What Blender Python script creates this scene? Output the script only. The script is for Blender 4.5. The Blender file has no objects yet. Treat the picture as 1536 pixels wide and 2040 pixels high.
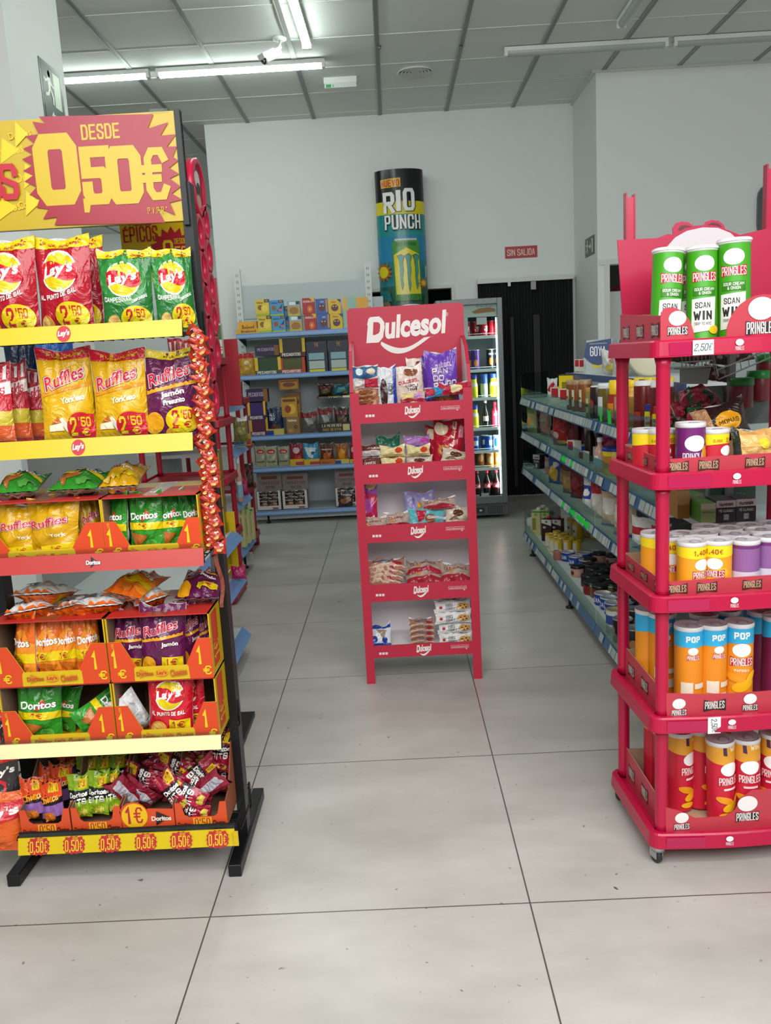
import bpy, math, random
from mathutils import Vector, Matrix
from mathutils.geometry import tessellate_polygon
sc = bpy.context.scene
COL = sc.collection
# ---------------------------------------------------------------- camera
FPX, PITCH, ROLL, YAW, EYE = 1698.09, .17913, -.05453, .01631, 1.3534
CF = Vector((-math.sin(YAW)*math.cos(PITCH), math.cos(YAW)*math.cos(PITCH), -math.sin(PITCH)))
_r = Vector((math.cos(YAW), math.sin(YAW), 0)); _u = _r.cross(CF)
CA = _r*math.cos(ROLL) + _u*math.sin(ROLL)
CB = -_r*math.sin(ROLL) + _u*math.cos(ROLL)
EYEP = Vector((0, 0, EYE))
cd = bpy.data.cameras.new('camera'); cam = bpy.data.objects.new('camera', cd); COL.objects.link(cam)
cam.matrix_world = Matrix(((CA.x, CB.x, -CF.x, 0), (CA.y, CB.y, -CF.y, 0), (CA.z, CB.z, -CF.z, EYE), (0, 0, 0, 1)))
cd.sensor_fit = 'HORIZONTAL'; cd.sensor_width = 36; cd.lens = FPX*36/1536; cd.clip_start = .02; cd.clip_end = 100
sc.camera = cam
# ---------------------------------------------------------------- world, lights, exposure
sc.view_settings.view_transform = 'Standard'; sc.view_settings.look = 'None'
sc.view_settings.gamma = 1; sc.view_settings.use_curve_mapping = False
sc.view_settings.exposure = 0.0
W = bpy.data.worlds.new('world'); sc.world = W; W.use_nodes = True
W.node_tree.nodes['Background'].inputs[0].default_value = (.93, 1, .985, 1)
W.node_tree.nodes['Background'].inputs[1].default_value = .4
def area(name, loc, rot, sx, sy, power, col):
    l = bpy.data.lights.new(name, 'AREA'); l.shape = 'RECTANGLE'; l.size = sx; l.size_y = sy
    l.energy = power; l.color = col
    o = bpy.data.objects.new(name, l); o.location = loc; o.rotation_euler = rot; COL.objects.link(o)
    return o
CEIL = 3.442
area('shopfront_daylight', (.3, -.75, 2.75), (math.radians(40), 0, 0), 4.6, 1.6, 150, (1, .99, .985))
area('front_overhead_fill', (.3, .35, 3.3), (0, 0, 0), 3.2, .5, 62, (.98, 1, .985))  # unseen fill light added overhead to brighten the near floor
TUBES = [((-2.86, 6.46), (-1.60, 6.46)), ((-1.55, 6.46), (-.36, 6.46)), ((-.47, 4.75), (-.45, 6.08)), ((-.49, 3.35), (-.47, 4.70))]
for _a, _b in TUBES:
    _m = ((_a[0]+_b[0])/2, (_a[1]+_b[1])/2, 3.36)
    _h = abs(_a[0]-_b[0]) > abs(_a[1]-_b[1])
    area('tube_light', _m, (0, 0, 0 if _h else math.pi/2), 1.2, .05, 2, (.86, 1, .93))
area('tube_light', (-3.6, 12.0, 3.36), (0, 0, 0), 1.2, .05, 14, (.93, 1, .97))
# ---------------------------------------------------------------- pixel rays to world points
def ray(x, y): return CF + CA*(x-768)/FPX - CB*(y-1020)/FPX
def atY(x, y, Y): d = ray(x, y); return EYEP + d*(Y/d.y)
def atX(x, y, X): d = ray(x, y); return EYEP + d*(X/d.x)
def atZ(x, y, Z): d = ray(x, y); return EYEP + d*((Z-EYE)/d.z)
def proj(p):
    q = Vector(p)-EYEP; z = q.dot(CF)
    return 768+FPX*q.dot(CA)/z, 1020-FPX*q.dot(CB)/z
# ---------------------------------------------------------------- materials
def lin(h):
    if not isinstance(h, str): return tuple(h)
    h = h.lstrip('#'); o = []
    if len(h) == 3: h = ''.join(c*2 for c in h)
    for i in (0, 2, 4):
        c = int(h[i:i+2], 16)/255
        o.append(c/12.92 if c <= .04045 else ((c+.055)/1.055)**2.4)
    return (*o, 1)
_M = {}
def mat(col, rough=.45, metal=0., kind=None, emit=0.):
    k = (col, rough, metal, kind, emit)
    if k in _M: return _M[k]
    m = bpy.data.materials.new('surface_%d' % len(_M)); m.use_nodes = True
    nt = m.node_tree; b = nt.nodes['Principled BSDF']; N = nt.nodes.new; L = nt.links.new
    b.inputs['Base Color'].default_value = lin(col); b.inputs['Roughness'].default_value = rough
    b.inputs['Metallic'].default_value = metal
    if emit:
        b.inputs['Emission Color'].default_value = lin(col); b.inputs['Emission Strength'].default_value = emit
    tc = N('ShaderNodeTexCoord')
    nz = N('ShaderNodeTexNoise'); L(tc.outputs['Object'], nz.inputs['Vector'])
    if kind == 'film':
        nz.inputs['Scale'].default_value = 22; nz.inputs['Detail'].default_value = 3; nz.inputs['Distortion'].default_value = 1.4
        bp = N('ShaderNodeBump'); bp.inputs['Strength'].default_value = .9; bp.inputs['Distance'].default_value = .010
        L(nz.outputs['Fac'], bp.inputs['Height']); L(bp.outputs['Normal'], b.inputs['Normal'])
    elif kind == 'clear':
        nt.nodes.remove(b)
        t = N('ShaderNodeBsdfTransparent'); t.inputs[0].default_value = lin(col)
        g = N('ShaderNodeBsdfGlossy'); g.inputs['Roughness'].default_value = rough
        fr = N('ShaderNodeLayerWeight'); fr.inputs[0].default_value = .35; mm = N('ShaderNodeMath'); mm.operation = 'MULTIPLY'; mm.inputs[1].default_value = .32
        L(fr.outputs['Facing'], mm.inputs[0]); mx = N('ShaderNodeMixShader'); L(mm.outputs[0], mx.inputs[0]); L(t.outputs[0], mx.inputs[1]); L(g.outputs[0], mx.inputs[2])
        L(mx.outputs[0], nt.nodes['Material Output'].inputs['Surface'])
    else:
        nz.inputs['Scale'].default_value = 60; nz.inputs['Detail'].default_value = 2
        mr = N('ShaderNodeMapRange'); mr.inputs['To Min'].default_value = max(0, rough-.02); mr.inputs['To Max'].default_value = min(1, rough+.03)
        L(nz.outputs['Fac'], mr.inputs['Value']); L(mr.outputs[0], b.inputs['Roughness'])
    _M[k] = m
    return m
def film(c): return mat(c, .2, 0, 'film')
def ink(c): return mat(c, .4)
# ---------------------------------------------------------------- flat shapes used for print
def ell(cx, cy, rx, ry, n=28, a0=0):
    ca, sa = math.cos(a0), math.sin(a0); v = []
    for i in range(n):
        t = 2*math.pi*i/n; x, y = rx*math.cos(t), ry*math.sin(t)
        v.append((cx+x*ca-y*sa, cy+x*sa+y*ca))
    return v, [tuple(range(n))]
def rect(x0, y0, x1, y1): return [(x0, y0), (x1, y0), (x1, y1), (x0, y1)], [(0, 1, 2, 3)]
def poly(p):
    return list(p), [tuple(t) for t in tessellate_polygon([[Vector((x, y, 0)) for x, y in p]])]
def burst(cx, cy, rx, ry, n=18, k=.8, sq=.0):
    p = []
    for i in range(2*n):
        t = math.pi*i/n; r = 1 if i % 2 == 0 else k
        c, s = math.cos(t), math.sin(t)
        if sq: m = max(abs(c), abs(s)); c, s = c*(1-sq)+c/m*sq, s*(1-sq)+s/m*sq
        p.append((cx+rx*r*c, cy+ry*r*s))
    v = [(cx, cy)]+p; n2 = 2*n
    return v, [(0, 1+i, 1+(i+1) % n2) for i in range(n2)]
def band(pts_top, pts_bot):
    n = len(pts_top); v = list(pts_top)+list(pts_bot)
    return v, [(i, i+n, i+1+n, i+1) for i in range(n-1)]
_T = {}
_ts = bpy.data.scenes.new('lettering')
def glyphs(s, bold):
    if (s, bold) in _T: return _T[(s, bold)]
    c = bpy.data.curves.new('t', 'FONT'); c.body = s; c.size = 1; c.offset = bold; c.resolution_u = 3
    o = bpy.data.objects.new('t', c); _ts.collection.objects.link(o)
    _ts.view_layers[0].update(); dg = _ts.view_layers[0].depsgraph
    me = o.evaluated_get(dg).to_mesh()
    v = [(p.co.x, p.co.y) for p in me.vertices]; f = [tuple(p.vertices) for p in me.polygons]
    o.evaluated_get(dg).to_mesh_clear()
    bpy.data.objects.remove(o); bpy.data.curves.remove(c)
    x0 = min(a for a, b in v); x1 = max(a for a, b in v); y0 = min(b for a, b in v); y1 = max(b for a, b in v)
    v = [((a-x0)/(x1-x0), (b-y0)/(y1-y0)) for a, b in v]
    _T[(s, bold)] = (v, f)
    return v, f
_o = [(0, .14), (0, .86), (.16, 1), (.84, 1), (1, .86), (1, .14), (.84, 0), (.16, 0), (0, .14)]
_c = [(1, .72), (1, .86), (.84, 1), (.16, 1), (0, .86), (0, .14), (.16, 0), (.84, 0), (1, .14), (1, .30)]
_p = [(0, 0), (0, 1), (.84, 1), (1, .88), (1, .57), (.84, .45), (0, .45)]
BLK_ = {'0': [_o], 'O': [_o], '1': [[(.1, .78), (.6, 1), (.6, 0)]], '2': [[(0, .74), (0, .88), (.16, 1), (.84, 1), (1, .88), (1, .66), (0, .14), (0, 0), (1, 0)]],
 '3': [[(0, .88), (.16, 1), (.84, 1), (1, .88), (1, .62), (.8, .52), (.3, .52)], [(.8, .52), (1, .42), (1, .12), (.84, 0), (.16, 0), (0, .12)]], '4': [[(.75, 0), (.75, 1), (0, .3), (1, .3)]],
 '5': [[(1, 1), (0, 1), (0, .56), (.8, .56), (1, .45), (1, .13), (.84, 0), (.16, 0), (0, .13), (0, .26)]], '8': [_o, [(0, .52), (1, .52)]],
 '€': [[(1.05, .84), (.9, 1), (.45, 1), (.26, .84), (.26, .16), (.45, 0), (.9, 0), (1.05, .16)], [(-.05, .62), (.75, .62)], [(-.05, .40), (.7, .40)]],
 ',': [[(.6, .08), (.3, -.12)]], "'": [[(.55, 1), (.45, .76)]], '.': [[(.4, .02), (.6, .02)]], ' ': [], '?': [[(0, .8), (.16, 1), (.84, 1), (1, .8), (.5, .45), (.5, .3)], [(.5, .02), (.5, .06)]], '&': [[(1, 0), (.2, .8), (.4, 1), (.7, .8), (0, .3), (.2, 0), (.6, 0), (1, .4)]],
 'A': [[(0, 0), (.45, 1)], [(.55, 1), (1, 0)], [(.2, .3), (.8, .3)]], 'B': [_p, [(.84, .5), (1, .4), (1, .12), (.84, 0), (0, 0)]], 'C': [_c], 'D': [[(0, 0), (0, 1), (.75, 1), (1, .82), (1, .18), (.75, 0), (0, 0)]],
 'E': [[(1, 1), (0, 1), (0, 0), (1, 0)], [(0, .5), (.85, .5)]], 'F': [[(1, 1), (0, 1), (0, 0)], [(0, .5), (.85, .5)]], 'G': [_c+[(1, .48), (.55, .48)]], 'H': [[(0, 0), (0, 1)], [(1, 0), (1, 1)], [(0, .5), (1, .5)]],
 'I': [[(.5, 0), (.5, 1)]], 'J': [[(1, 1), (1, .14), (.84, 0), (.16, 0), (0, .2)]], 'K': [[(0, 0), (0, 1)], [(1, 1), (0, .42), (1, 0)]], 'L': [[(0, 1), (0, 0), (1, 0)]], 'M': [[(0, 0), (0, 1)], [(0, 1), (.5, .35)], [(.5, .35), (1, 1)], [(1, 1), (1, 0)]],
 'N': [[(0, 0), (0, 1)], [(0, .97), (1, .03)], [(1, 0), (1, 1)]], 'P': [_p], 'Q': [_o], 'R': [_p, [(.45, .45), (1, 0)]], 'S': [[(1, .76), (1, .86), (.84, 1), (.16, 1), (0, .86), (0, .62), (1, .38), (1, .14), (.84, 0), (.16, 0), (0, .14), (0, .26)]],
 'T': [[(0, 1), (1, 1)], [(.5, 1), (.5, 0)]], 'U': [[(0, 1), (0, .14), (.16, 0), (.84, 0), (1, .14), (1, 1)]], 'V': [[(0, 1), (.5, 0)], [(.5, 0), (1, 1)]], 'W': [[(0, 1), (.25, 0)], [(.25, 0), (.5, .7)], [(.5, .7), (.75, 0)], [(.75, 0), (1, 1)]],
 'X': [[(0, 0), (1, 1)], [(0, 1), (1, 0)]], 'Y': [[(0, 1), (.5, .5), (1, 1)], [(.5, .5), (.5, 0)]], 'Z': [[(0, 1), (1, 1), (0, 0), (1, 0)]], 'É': [[(1, .84), (0, .84), (0, 0), (1, 0)], [(0, .42), (.85, .42)], [(.4, .98), (.6, 1.04)]],
 'Í': [[(.5, 0), (.5, .84)], [(.45, .98), (.6, 1.04)]], '*': [[(.3, .8), (.7, 1)], [(.3, 1), (.7, .8)]]}
NARROW = {'I': .45, ',': .5, "'": .5, '.': .5, '1': .7, ' ': .5, 'Í': .45, '*': .6, 'M': 1.25, 'W': 1.3}
def blk(s, w, h, bold):
    """condensed block capitals drawn as straight strokes, centred in a w x h box"""
    adv = [NARROW.get(c, 1.) for c in s]; gap = .16; tot = sum(adv)+gap*(len(s)-1); u = w/tot
    t = min(u*(.22+max(0, bold-.03)*1.9), h*.22, u*.46); V = []; Fc = []; Ly = []; x = -w/2; r = t/2
    for c, a in zip(s, adv):
        cw = a*u-t; ch = h-t
        for li, pl in enumerate(BLK_[c]):
            r = t/2*(.62 if c in '€8' else .8 if c in 'NMWAV' else 1); q_ = [(x+t/2+p[0]*cw, -h/2+t/2+p[1]*ch) for p in pl]; n = len(q_); cl = pl[0] == pl[-1]; L_ = []
            def dr(i, j):
                dx, dy = q_[j][0]-q_[i][0], q_[j][1]-q_[i][1]; d = math.hypot(dx, dy) or 1; return dx/d, dy/d
            for i in range(n):
                d0 = dr(i-1, i) if i else (dr(n-2, n-1) if cl else None); d1 = dr(i, i+1) if i < n-1 else (dr(0, 1) if cl else None)
                px_, py_ = q_[i]
                if d0 is None or d1 is None:
                    d = d1 or d0; sg = -1 if d0 is None else 1; px_ += d[0]*r*sg; py_ += d[1]*r*sg; nx, ny = -d[1]*r, d[0]*r
                else:
                    mx, my = -(d0[1]+d1[1]), d0[0]+d1[0]; m2 = math.hypot(mx, my) or 1; mx, my = mx/m2, my/m2
                    k = r/max(.5, mx*-d1[1]+my*d1[0]); nx, ny = mx*k, my*k
                L_.append(((px_+nx, py_+ny), (px_-nx, py_-ny)))
            k = len(V)
            for A_, B_ in L_: V += [A_, B_]
            for i in range(n-1): Fc.append((k+2*i, k+2*i+1, k+2*i+3, k+2*i+2)); Ly.append(li)
        x += (a+gap)*u
    return V, Fc, Ly
def txt(s, x0, y0, x1, y1, bold=.03, rot=0, shear=0, arc=0, asp=1):
    """text stretched into the box; rot about the centre; arc bends it"""
    if all(c in BLK_ for c in s) and (bold >= .03 or '€' in s):
        w, h = x1-x0, y1-y0; V, Fc, Ly = blk(s, w, h, bold); cx, cy = (x0+x1)/2, (y0+y1)/2; ca, sa = math.cos(rot), math.sin(rot); o = []
        for a, b in V:
            X = a+b*shear; Yv = b+arc*(2*a/w)**2; o.append((cx+X*ca-Yv*sa*asp, cy+X*sa/asp+Yv*ca))
        return o, Fc, Ly
    bold = min(bold, .035) if any(c in 'éóáÁÓ' for c in s) else min(bold, .04)
    v, f = glyphs(s, bold); cx, cy, w, h = (x0+x1)/2, (y0+y1)/2, x1-x0, y1-y0
    ca, sa = math.cos(rot), math.sin(rot); o = []
    for a, b in v:
        x = (a-.5)*w+(b-.5)*h*shear; y = (b-.5)*h + arc*((a-.5)*2)**2
        o.append((cx+x*ca-y*sa*asp, cy+x*sa/asp+y*ca))
    return o, f
def slice2(vs, fs, sx, sy):
    def cut(pl, ax, c, keep_lo):
        out = []
        for i in range(len(pl)):
            a, b = pl[i], pl[(i+1) % len(pl)]
            ia = (a[ax] <= c) == keep_lo or a[ax] == c; ib = (b[ax] <= c) == keep_lo or b[ax] == c
            if ia: out.append(a)
            if ia != ib:
                t = (c-a[ax])/(b[ax]-a[ax]); out.append((a[0]+t*(b[0]-a[0]), a[1]+t*(b[1]-a[1])))
        return out
    polys = [[vs[i] for i in f] for f in fs]
    for ax, st in ((0, sx), (1, sy)):
        if not st: continue
        res = []
        for pl in polys:
            k0 = math.floor(min(p[ax] for p in pl)/st+1e-9); k1 = math.ceil(max(p[ax] for p in pl)/st-1e-9)
            cur = pl
            for k in range(k0+1, k1):
                a = cut(cur, ax, k*st, True); cur = cut(cur, ax, k*st, False)
                if len(a) > 2: res.append(a)
                if len(cur) < 3: break
            if len(cur) > 2: res.append(cur)
        polys = res
    V = {}; vo = []; fo = []
    for pl in polys:
        ids = []
        for p in pl:
            k = (round(p[0], 5), round(p[1], 5))
            if k not in V: V[k] = len(vo); vo.append(p)
            if not ids or ids[-1] != V[k]: ids.append(V[k])
        if len(ids) > 2 and ids[0] == ids[-1]: ids.pop()
        if len(set(ids)) == len(ids) and len(ids) > 2: fo.append(tuple(ids))
    return vo, fo
# ---------------------------------------------------------------- mesh builder
class MB:
    def __init__(s): s.v = []; s.f = []; s.m = []; s.mats = []; s.sm = []
    def mi(s, m):
        if m not in s.mats: s.mats.append(m)
        return s.mats.index(m)
    def add(s, vs, fs, m, smooth=False):
        o = len(s.v); k = s.mi(m); s.v += [tuple(p) for p in vs]
        for f in fs: s.f.append(tuple(i+o for i in f)); s.m.append(k); s.sm.append(smooth)
        return s
    def box(s, a, b, m):
        x0, y0, z0 = [min(p, q) for p, q in zip(a, b)]; x1, y1, z1 = [max(p, q) for p, q in zip(a, b)]
        v = [(x0, y0, z0), (x1, y0, z0), (x1, y1, z0), (x0, y1, z0), (x0, y0, z1), (x1, y0, z1), (x1, y1, z1), (x0, y1, z1)]
        return s.add(v, [(0, 3, 2, 1), (4, 5, 6, 7), (0, 1, 5, 4), (1, 2, 6, 5), (2, 3, 7, 6), (3, 0, 4, 7)], m)
    def prism(s, p, y0, y1, m, ax='y'):
        """2D outline (x,z) extruded along y; ax='x' means outline (y,z) along x; ax='z' outline (x,y) along z"""
        P = {'y': lambda a, b, c: (a, c, b), 'x': lambda a, b, c: (c, a, b), 'z': lambda a, b, c: (a, b, c)}[ax]
        n = len(p); v = [P(a, b, y0) for a, b in p]+[P(a, b, y1) for a, b in p]
        tr = [tuple(t) for t in tessellate_polygon([[Vector((a, b, 0)) for a, b in p]])]
        return s.add(v, tr+[tuple(i+n for i in reversed(t)) for t in tr]+[(i, (i+1) % n, (i+1) % n+n, i+n) for i in range(n)], m)
    def lathe(s, pr, m, n=20, o=(0, 0, 0), sx=1, sy=1, smooth=True, caps=(True, True)):
        v = []; f = []
        for r, z in pr:
            for i in range(n):
                t = 2*math.pi*i/n; v.append((o[0]+r*sx*math.sin(t), o[1]-r*sy*math.cos(t), o[2]+z))
        for j in range(len(pr)-1):
            for i in range(n):
                k = (i+1) % n; f.append((j*n+i, j*n+k, (j+1)*n+k, (j+1)*n+i))
        if caps[0] and pr[0][0] > 1e-5: f.append(tuple(reversed(range(n))))
        if caps[1] and pr[-1][0] > 1e-5: f.append(tuple((len(pr)-1)*n+i for i in range(n)))
        return s.add(v, f, m, smooth)
    def tube(s, pts, r, m, n=6, closed=False):
        pts = [Vector(p) for p in pts]; v = []; f = []; N = len(pts)
        for i, p in enumerate(pts):
            a = pts[(i-1) % N] if (closed or i > 0) else p; b = pts[(i+1) % N] if (closed or i < N-1) else p
            d = (b-a).normalized(); u = d.cross(Vector((0, 0, 1)) if abs(d.z) < .9 else Vector((1, 0, 0))).normalized(); w = d.cross(u)
            for k in range(n):
                t = 2*math.pi*k/n; v.append(p+u*r*math.cos(t)+w*r*math.sin(t))
        for i in range(N if closed else N-1):
            j = (i+1) % N
            for k in range(n): f.append((i*n+k, i*n+(k+1) % n, j*n+(k+1) % n, j*n+k))
        if not closed: f += [tuple(range(n)), tuple((N-1)*n+k for k in reversed(range(n)))]
        return s.add(v, f, m, True)
    def deco(s, fn, items, step=(0, 0), e0=.0008, de=.0003, mk=ink, smooth=True):
        for i, (sh, c) in enumerate(items):
            lays = [(sh[0], sh[1])] if len(sh) == 2 else [(sh[0], [f for f, q in zip(sh[1], sh[2]) if q == k]) for k in sorted(set(sh[2]))]
            for k, (v, f) in enumerate(lays):
                if step[0] or step[1]: v, f = slice2(v, f, *step)
                elif k or len(lays) > 1:
                    u_ = sorted({i_ for g in f for i_ in g}); mp = {q: n_ for n_, q in enumerate(u_)}; v = [v[q] for q in u_]; f = [tuple(mp[q] for q in g) for g in f]
                e = e0+de*(i+.3*k); s.add([fn(a, b, e) for a, b in v], f, mk(c) if isinstance(c, str) else c, smooth)
        return s
    def mesh(s, name='mesh'):
        me = bpy.data.meshes.new(name); me.from_pydata(s.v, [], s.f)
        for m in s.mats: me.materials.append(m)
        me.polygons.foreach_set('material_index', s.m); me.polygons.foreach_set('use_smooth', s.sm); me.update()
        return me
    def build(s, name, parent=None, bev=0, label=None):
        o = bpy.data.objects.new(name, s.mesh(name)); COL.objects.link(o)
        if parent: o.parent = parent
        if label: o['label'] = label
        if bev:
            md = o.modifiers.new('bevel', 'BEVEL'); md.width = bev; md.segments = 3; md.limit_method = 'ANGLE'; md.harden_normals = False
        return o
def flatmap(y=0., o=(0, 0), sx=1., sz=1.):
    return lambda a, b, e: (o[0]+a*sx, y-e, o[1]+b*sz)
THINGS = []
def reg(o, label, cat, group=None):
    o['label'] = label; o['category'] = cat
    if group: o['group'] = group
    THINGS.append(o); return o
def thing(name, label, cat, loc=(0, 0, 0), rz=0, group=None):
    o = bpy.data.objects.new(name, None); o.empty_display_size = .05; COL.objects.link(o)
    o.location = loc; o.rotation_euler = (0, 0, rz)
    return reg(o, label, cat, group)
def struct(mb, name, parent=None, bev=0):
    o = mb.build(name, parent, bev)
    if not parent: o['kind'] = 'structure'
    return o
# kinds: built once, then copied
KB = {}; KP = {}; KN = {}
def copytree(o, parent=None):
    c = o.copy(); COL.objects.link(c); c.parent = parent
    for ch in o.children: copytree(ch, c)
    return c
def put(kind, loc, rot=(0, 0, 0), scale=(1, 1, 1), label='', cat='', group=None):
    if kind not in KP:
        KP[kind] = o = KB[kind][0]()
    else: o = copytree(KP[kind])
    o.location = loc; o.rotation_euler = rot; o.scale = scale
    for k in ('label', 'category', 'group'):
        if k in o: del o[k]
    return reg(o, label, cat, group)
def putpx(kind, box, Y, zb=None, rot=(0, 0, 0), label='', cat='', group=None, dscale=None):
    """stand a copy of a kind where the picture shows it: box = left, top, right, bottom pixels at depth Y"""
    x0, y0, x1, y1 = box; w, d, h = KB[kind][1]
    c = atY((x0+x1)/2, y1, Y); t = atY((x0+x1)/2, y0, Y); ww = (atY(x1, y1, Y)-atY(x0, y1, Y)).x
    z0 = c.z if zb is None else zb
    sx = ww/w; sz = (t.z-z0)/h
    return put(kind, ((c.x+atY((x0+x1)/2, y0, Y).x)/2, Y, z0), rot, (sx, dscale or min(sx, sz)*.5+max(sx, sz)*.5, sz), label, cat, group)
def single(name, mb, label, cat, group=None, loc=None, rot=None, bev=0):
    o = mb.build(name, None, bev)
    if loc: o.location = loc
    if rot: o.rotation_euler = rot
    return reg(o, label, cat, group)
# ================================================================ the room
WY = 7.95; FY = 7.09
def nodes(m):
    nt = m.node_tree; return nt, nt.nodes.new, nt.links.new, nt.nodes['Principled BSDF']
def mathn(N, L, op, a, b=None):
    n = N('ShaderNodeMath'); n.operation = op
    for i, x in enumerate((a, b)):
        if x is None: continue
        if isinstance(x, (int, float)): n.inputs[i].default_value = x
        else: L(x, n.inputs[i])
    return n.outputs[0]
def floor_mat():
    m = bpy.data.materials.new('grey_stone_tiles'); m.use_nodes = True; nt, N, L, b = nodes(m)
    g = N('ShaderNodeNewGeometry'); sp = N('ShaderNodeSeparateXYZ'); L(g.outputs['Position'], sp.inputs[0])
    def d(o, off):
        q = mathn(N, L, 'FRACT', mathn(N, L, 'DIVIDE', mathn(N, L, 'SUBTRACT', o, off), .8))
        return mathn(N, L, 'MINIMUM', q, mathn(N, L, 'SUBTRACT', 1., q))
    dm = mathn(N, L, 'MINIMUM', d(sp.outputs[0], -.525-8), d(sp.outputs[1], 1.916-8))
    gr = N('ShaderNodeMapRange'); L(dm, gr.inputs['Value']); gr.inputs['From Min'].default_value = .0017; gr.inputs['From Max'].default_value = .0032
    n1 = N('ShaderNodeTexNoise'); n1.inputs['Scale'].default_value = 2.2; n1.inputs['Detail'].default_value = 9; n1.inputs['Roughness'].default_value = .62; n1.inputs['Distortion'].default_value = .15
    mp = N('ShaderNodeMapping'); mp.inputs['Scale'].default_value = (.8, 1.7, 1); L(g.outputs['Position'], mp.inputs[0]); L(mp.outputs[0], n1.inputs['Vector'])
    cr = N('ShaderNodeValToRGB'); L(n1.outputs['Fac'], cr.inputs[0])
    cr.color_ramp.elements[0].position = .3; cr.color_ramp.elements[0].color = lin('#a5a19b')
    cr.color_ramp.elements[1].position = .7; cr.color_ramp.elements[1].color = lin('#bfbbb6')
    n2 = N('ShaderNodeTexNoise'); n2.inputs['Scale'].default_value = 42; n2.inputs['Detail'].default_value = 3; L(g.outputs['Position'], n2.inputs['Vector'])
    sr = N('ShaderNodeMapRange'); L(n2.outputs['Fac'], sr.inputs['Value']); sr.inputs['From Min'].default_value = .24; sr.inputs['From Max'].default_value = .30
    m1 = N('ShaderNodeMix'); m1.data_type = 'RGBA'; L(sr.outputs[0], m1.inputs[0]); m1.inputs[6].default_value = lin('#6f6a66'); L(cr.outputs[0], m1.inputs[7])
    m2 = N('ShaderNodeMix'); m2.data_type = 'RGBA'; L(gr.outputs[0], m2.inputs[0]); m2.inputs[6].default_value = lin('#4b4843'); L(m1.outputs[2], m2.inputs[7])
    L(m2.outputs[2], b.inputs['Base Color'])
    rr = N('ShaderNodeMapRange'); L(n1.outputs['Fac'], rr.inputs['Value']); rr.inputs['To Min'].default_value = .24; rr.inputs['To Max'].default_value = .36
    L(rr.outputs[0], b.inputs['Roughness'])
    return m
def wall_mat(c):
    m = bpy.data.materials.new('painted_wall'); m.use_nodes = True; nt, N, L, b = nodes(m)
    b.inputs['Base Color'].default_value = lin(c); b.inputs['Roughness'].default_value = .8
    n = N('ShaderNodeTexNoise'); n.inputs['Scale'].default_value = 160; bp = N('ShaderNodeBump'); bp.inputs['Strength'].default_value = .12; bp.inputs['Distance'].default_value = .003
    L(n.outputs['Fac'], bp.inputs['Height']); L(bp.outputs[0], b.inputs['Normal'])
    return m
WALL = wall_mat('#e6eae8'); CEILM = wall_mat('#e0e6e1')
struct(MB().box((-7, -2.2, -.1), (5, 14.2, 0), floor_mat()), 'floor')
# ceiling: tiles with metal runners and cross tees
cm = MB().box((-7, -2.2, CEIL), (5, 14.2, CEIL+.1), CEILM)
RUN = mat('#8b908c', .5, .3); TEE = mat('#d8dcd6', .5); RUNW = mat('#b3b7b2', .5, .2)
TP = .5796
for i in range(-10, 10):
    x = -1.727+TP*i
    if -7 < x < 5:
        cm.box((x-.017, -2, CEIL-.006), (x+.017, 14, CEIL), RUN)
        cm.box((x-.017, -2, CEIL-.008), (x-.011, 14, CEIL-.0055), RUNW)
for j in range(-13, 15):
    y = 5.495+TP*j
    cm.box((-7, y-.007, CEIL-.004), (5, y+.007, CEIL), TEE)
struct(cm, 'ceiling')
# walls
def wallbox(a, b, mb=None): return (mb or MB()).box(a, b, WALL)
w = MB(); DX0, DX1, DZ = -.20, .575, 1.94
w.box((-1.534, WY, 0), (DX0, WY+.12, CEIL), WALL); w.box((DX0, WY, DZ), (DX1, WY+.12, CEIL), WALL); w.box((DX1, WY, 0), (1.71, WY+.12, CEIL), WALL)
w.box((-1.534, WY+.12, 0), (-1.414, 13.6, CEIL), WALL); w.box((-1.414, WY+1.6, 0), (3, WY+1.7, CEIL), mat('#2b2d2e', .8))
struct(w, 'wall_back')
struct(wallbox((-7, 13.6, 0), (-1.4, 13.72, CEIL)), 'wall_far')
struct(wallbox((-7.1, -2.2, 0), (-7, 13.7, CEIL)), 'wall_left')
w = MB(); w.box((1.69, FY, 0), (1.785, WY+.12, CEIL), WALL)
w.box((1.785, FY, 1.99), (2.62, FY+.1, CEIL), WALL); w.box((2.62, FY, 0), (5, FY+.1, CEIL), WALL)
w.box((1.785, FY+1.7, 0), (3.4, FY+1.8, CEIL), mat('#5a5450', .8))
struct(w, 'wall_right')
struct(wallbox((4.9, -2.2, 0), (5, FY, CEIL)), 'wall_side')
struct(wallbox((-2.6, 4.25, 0), (-1.7, 4.98, CEIL)), 'wall_pillar')
w = MB(); w.box((1.700, FY-.012, 1.99), (2.66, FY, 2.03), TEE); w.box((1.745, FY-.012, 0), (1.785, FY, 1.99), TEE); w.box((2.62, FY-.012, 0), (2.66, FY, 1.99), TEE)
struct(w, 'door_1')
w = MB(); w.box((DX0-.04, WY-.015, DZ), (DX1+.025, WY, DZ+.03), TEE); w.box((DX1, WY-.015, 0), (DX1+.025, WY, DZ), TEE); w.box((DX0-.04, WY-.015, 0), (DX0, WY, DZ), TEE)
struct(w, 'door_2')
struct(MB().box((1.672, FY, CEIL-.02), (1.70, WY, CEIL), TEE).box((1.66, FY-.02, CEIL-.02), (5, FY, CEIL), TEE), 'trim_1')
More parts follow.
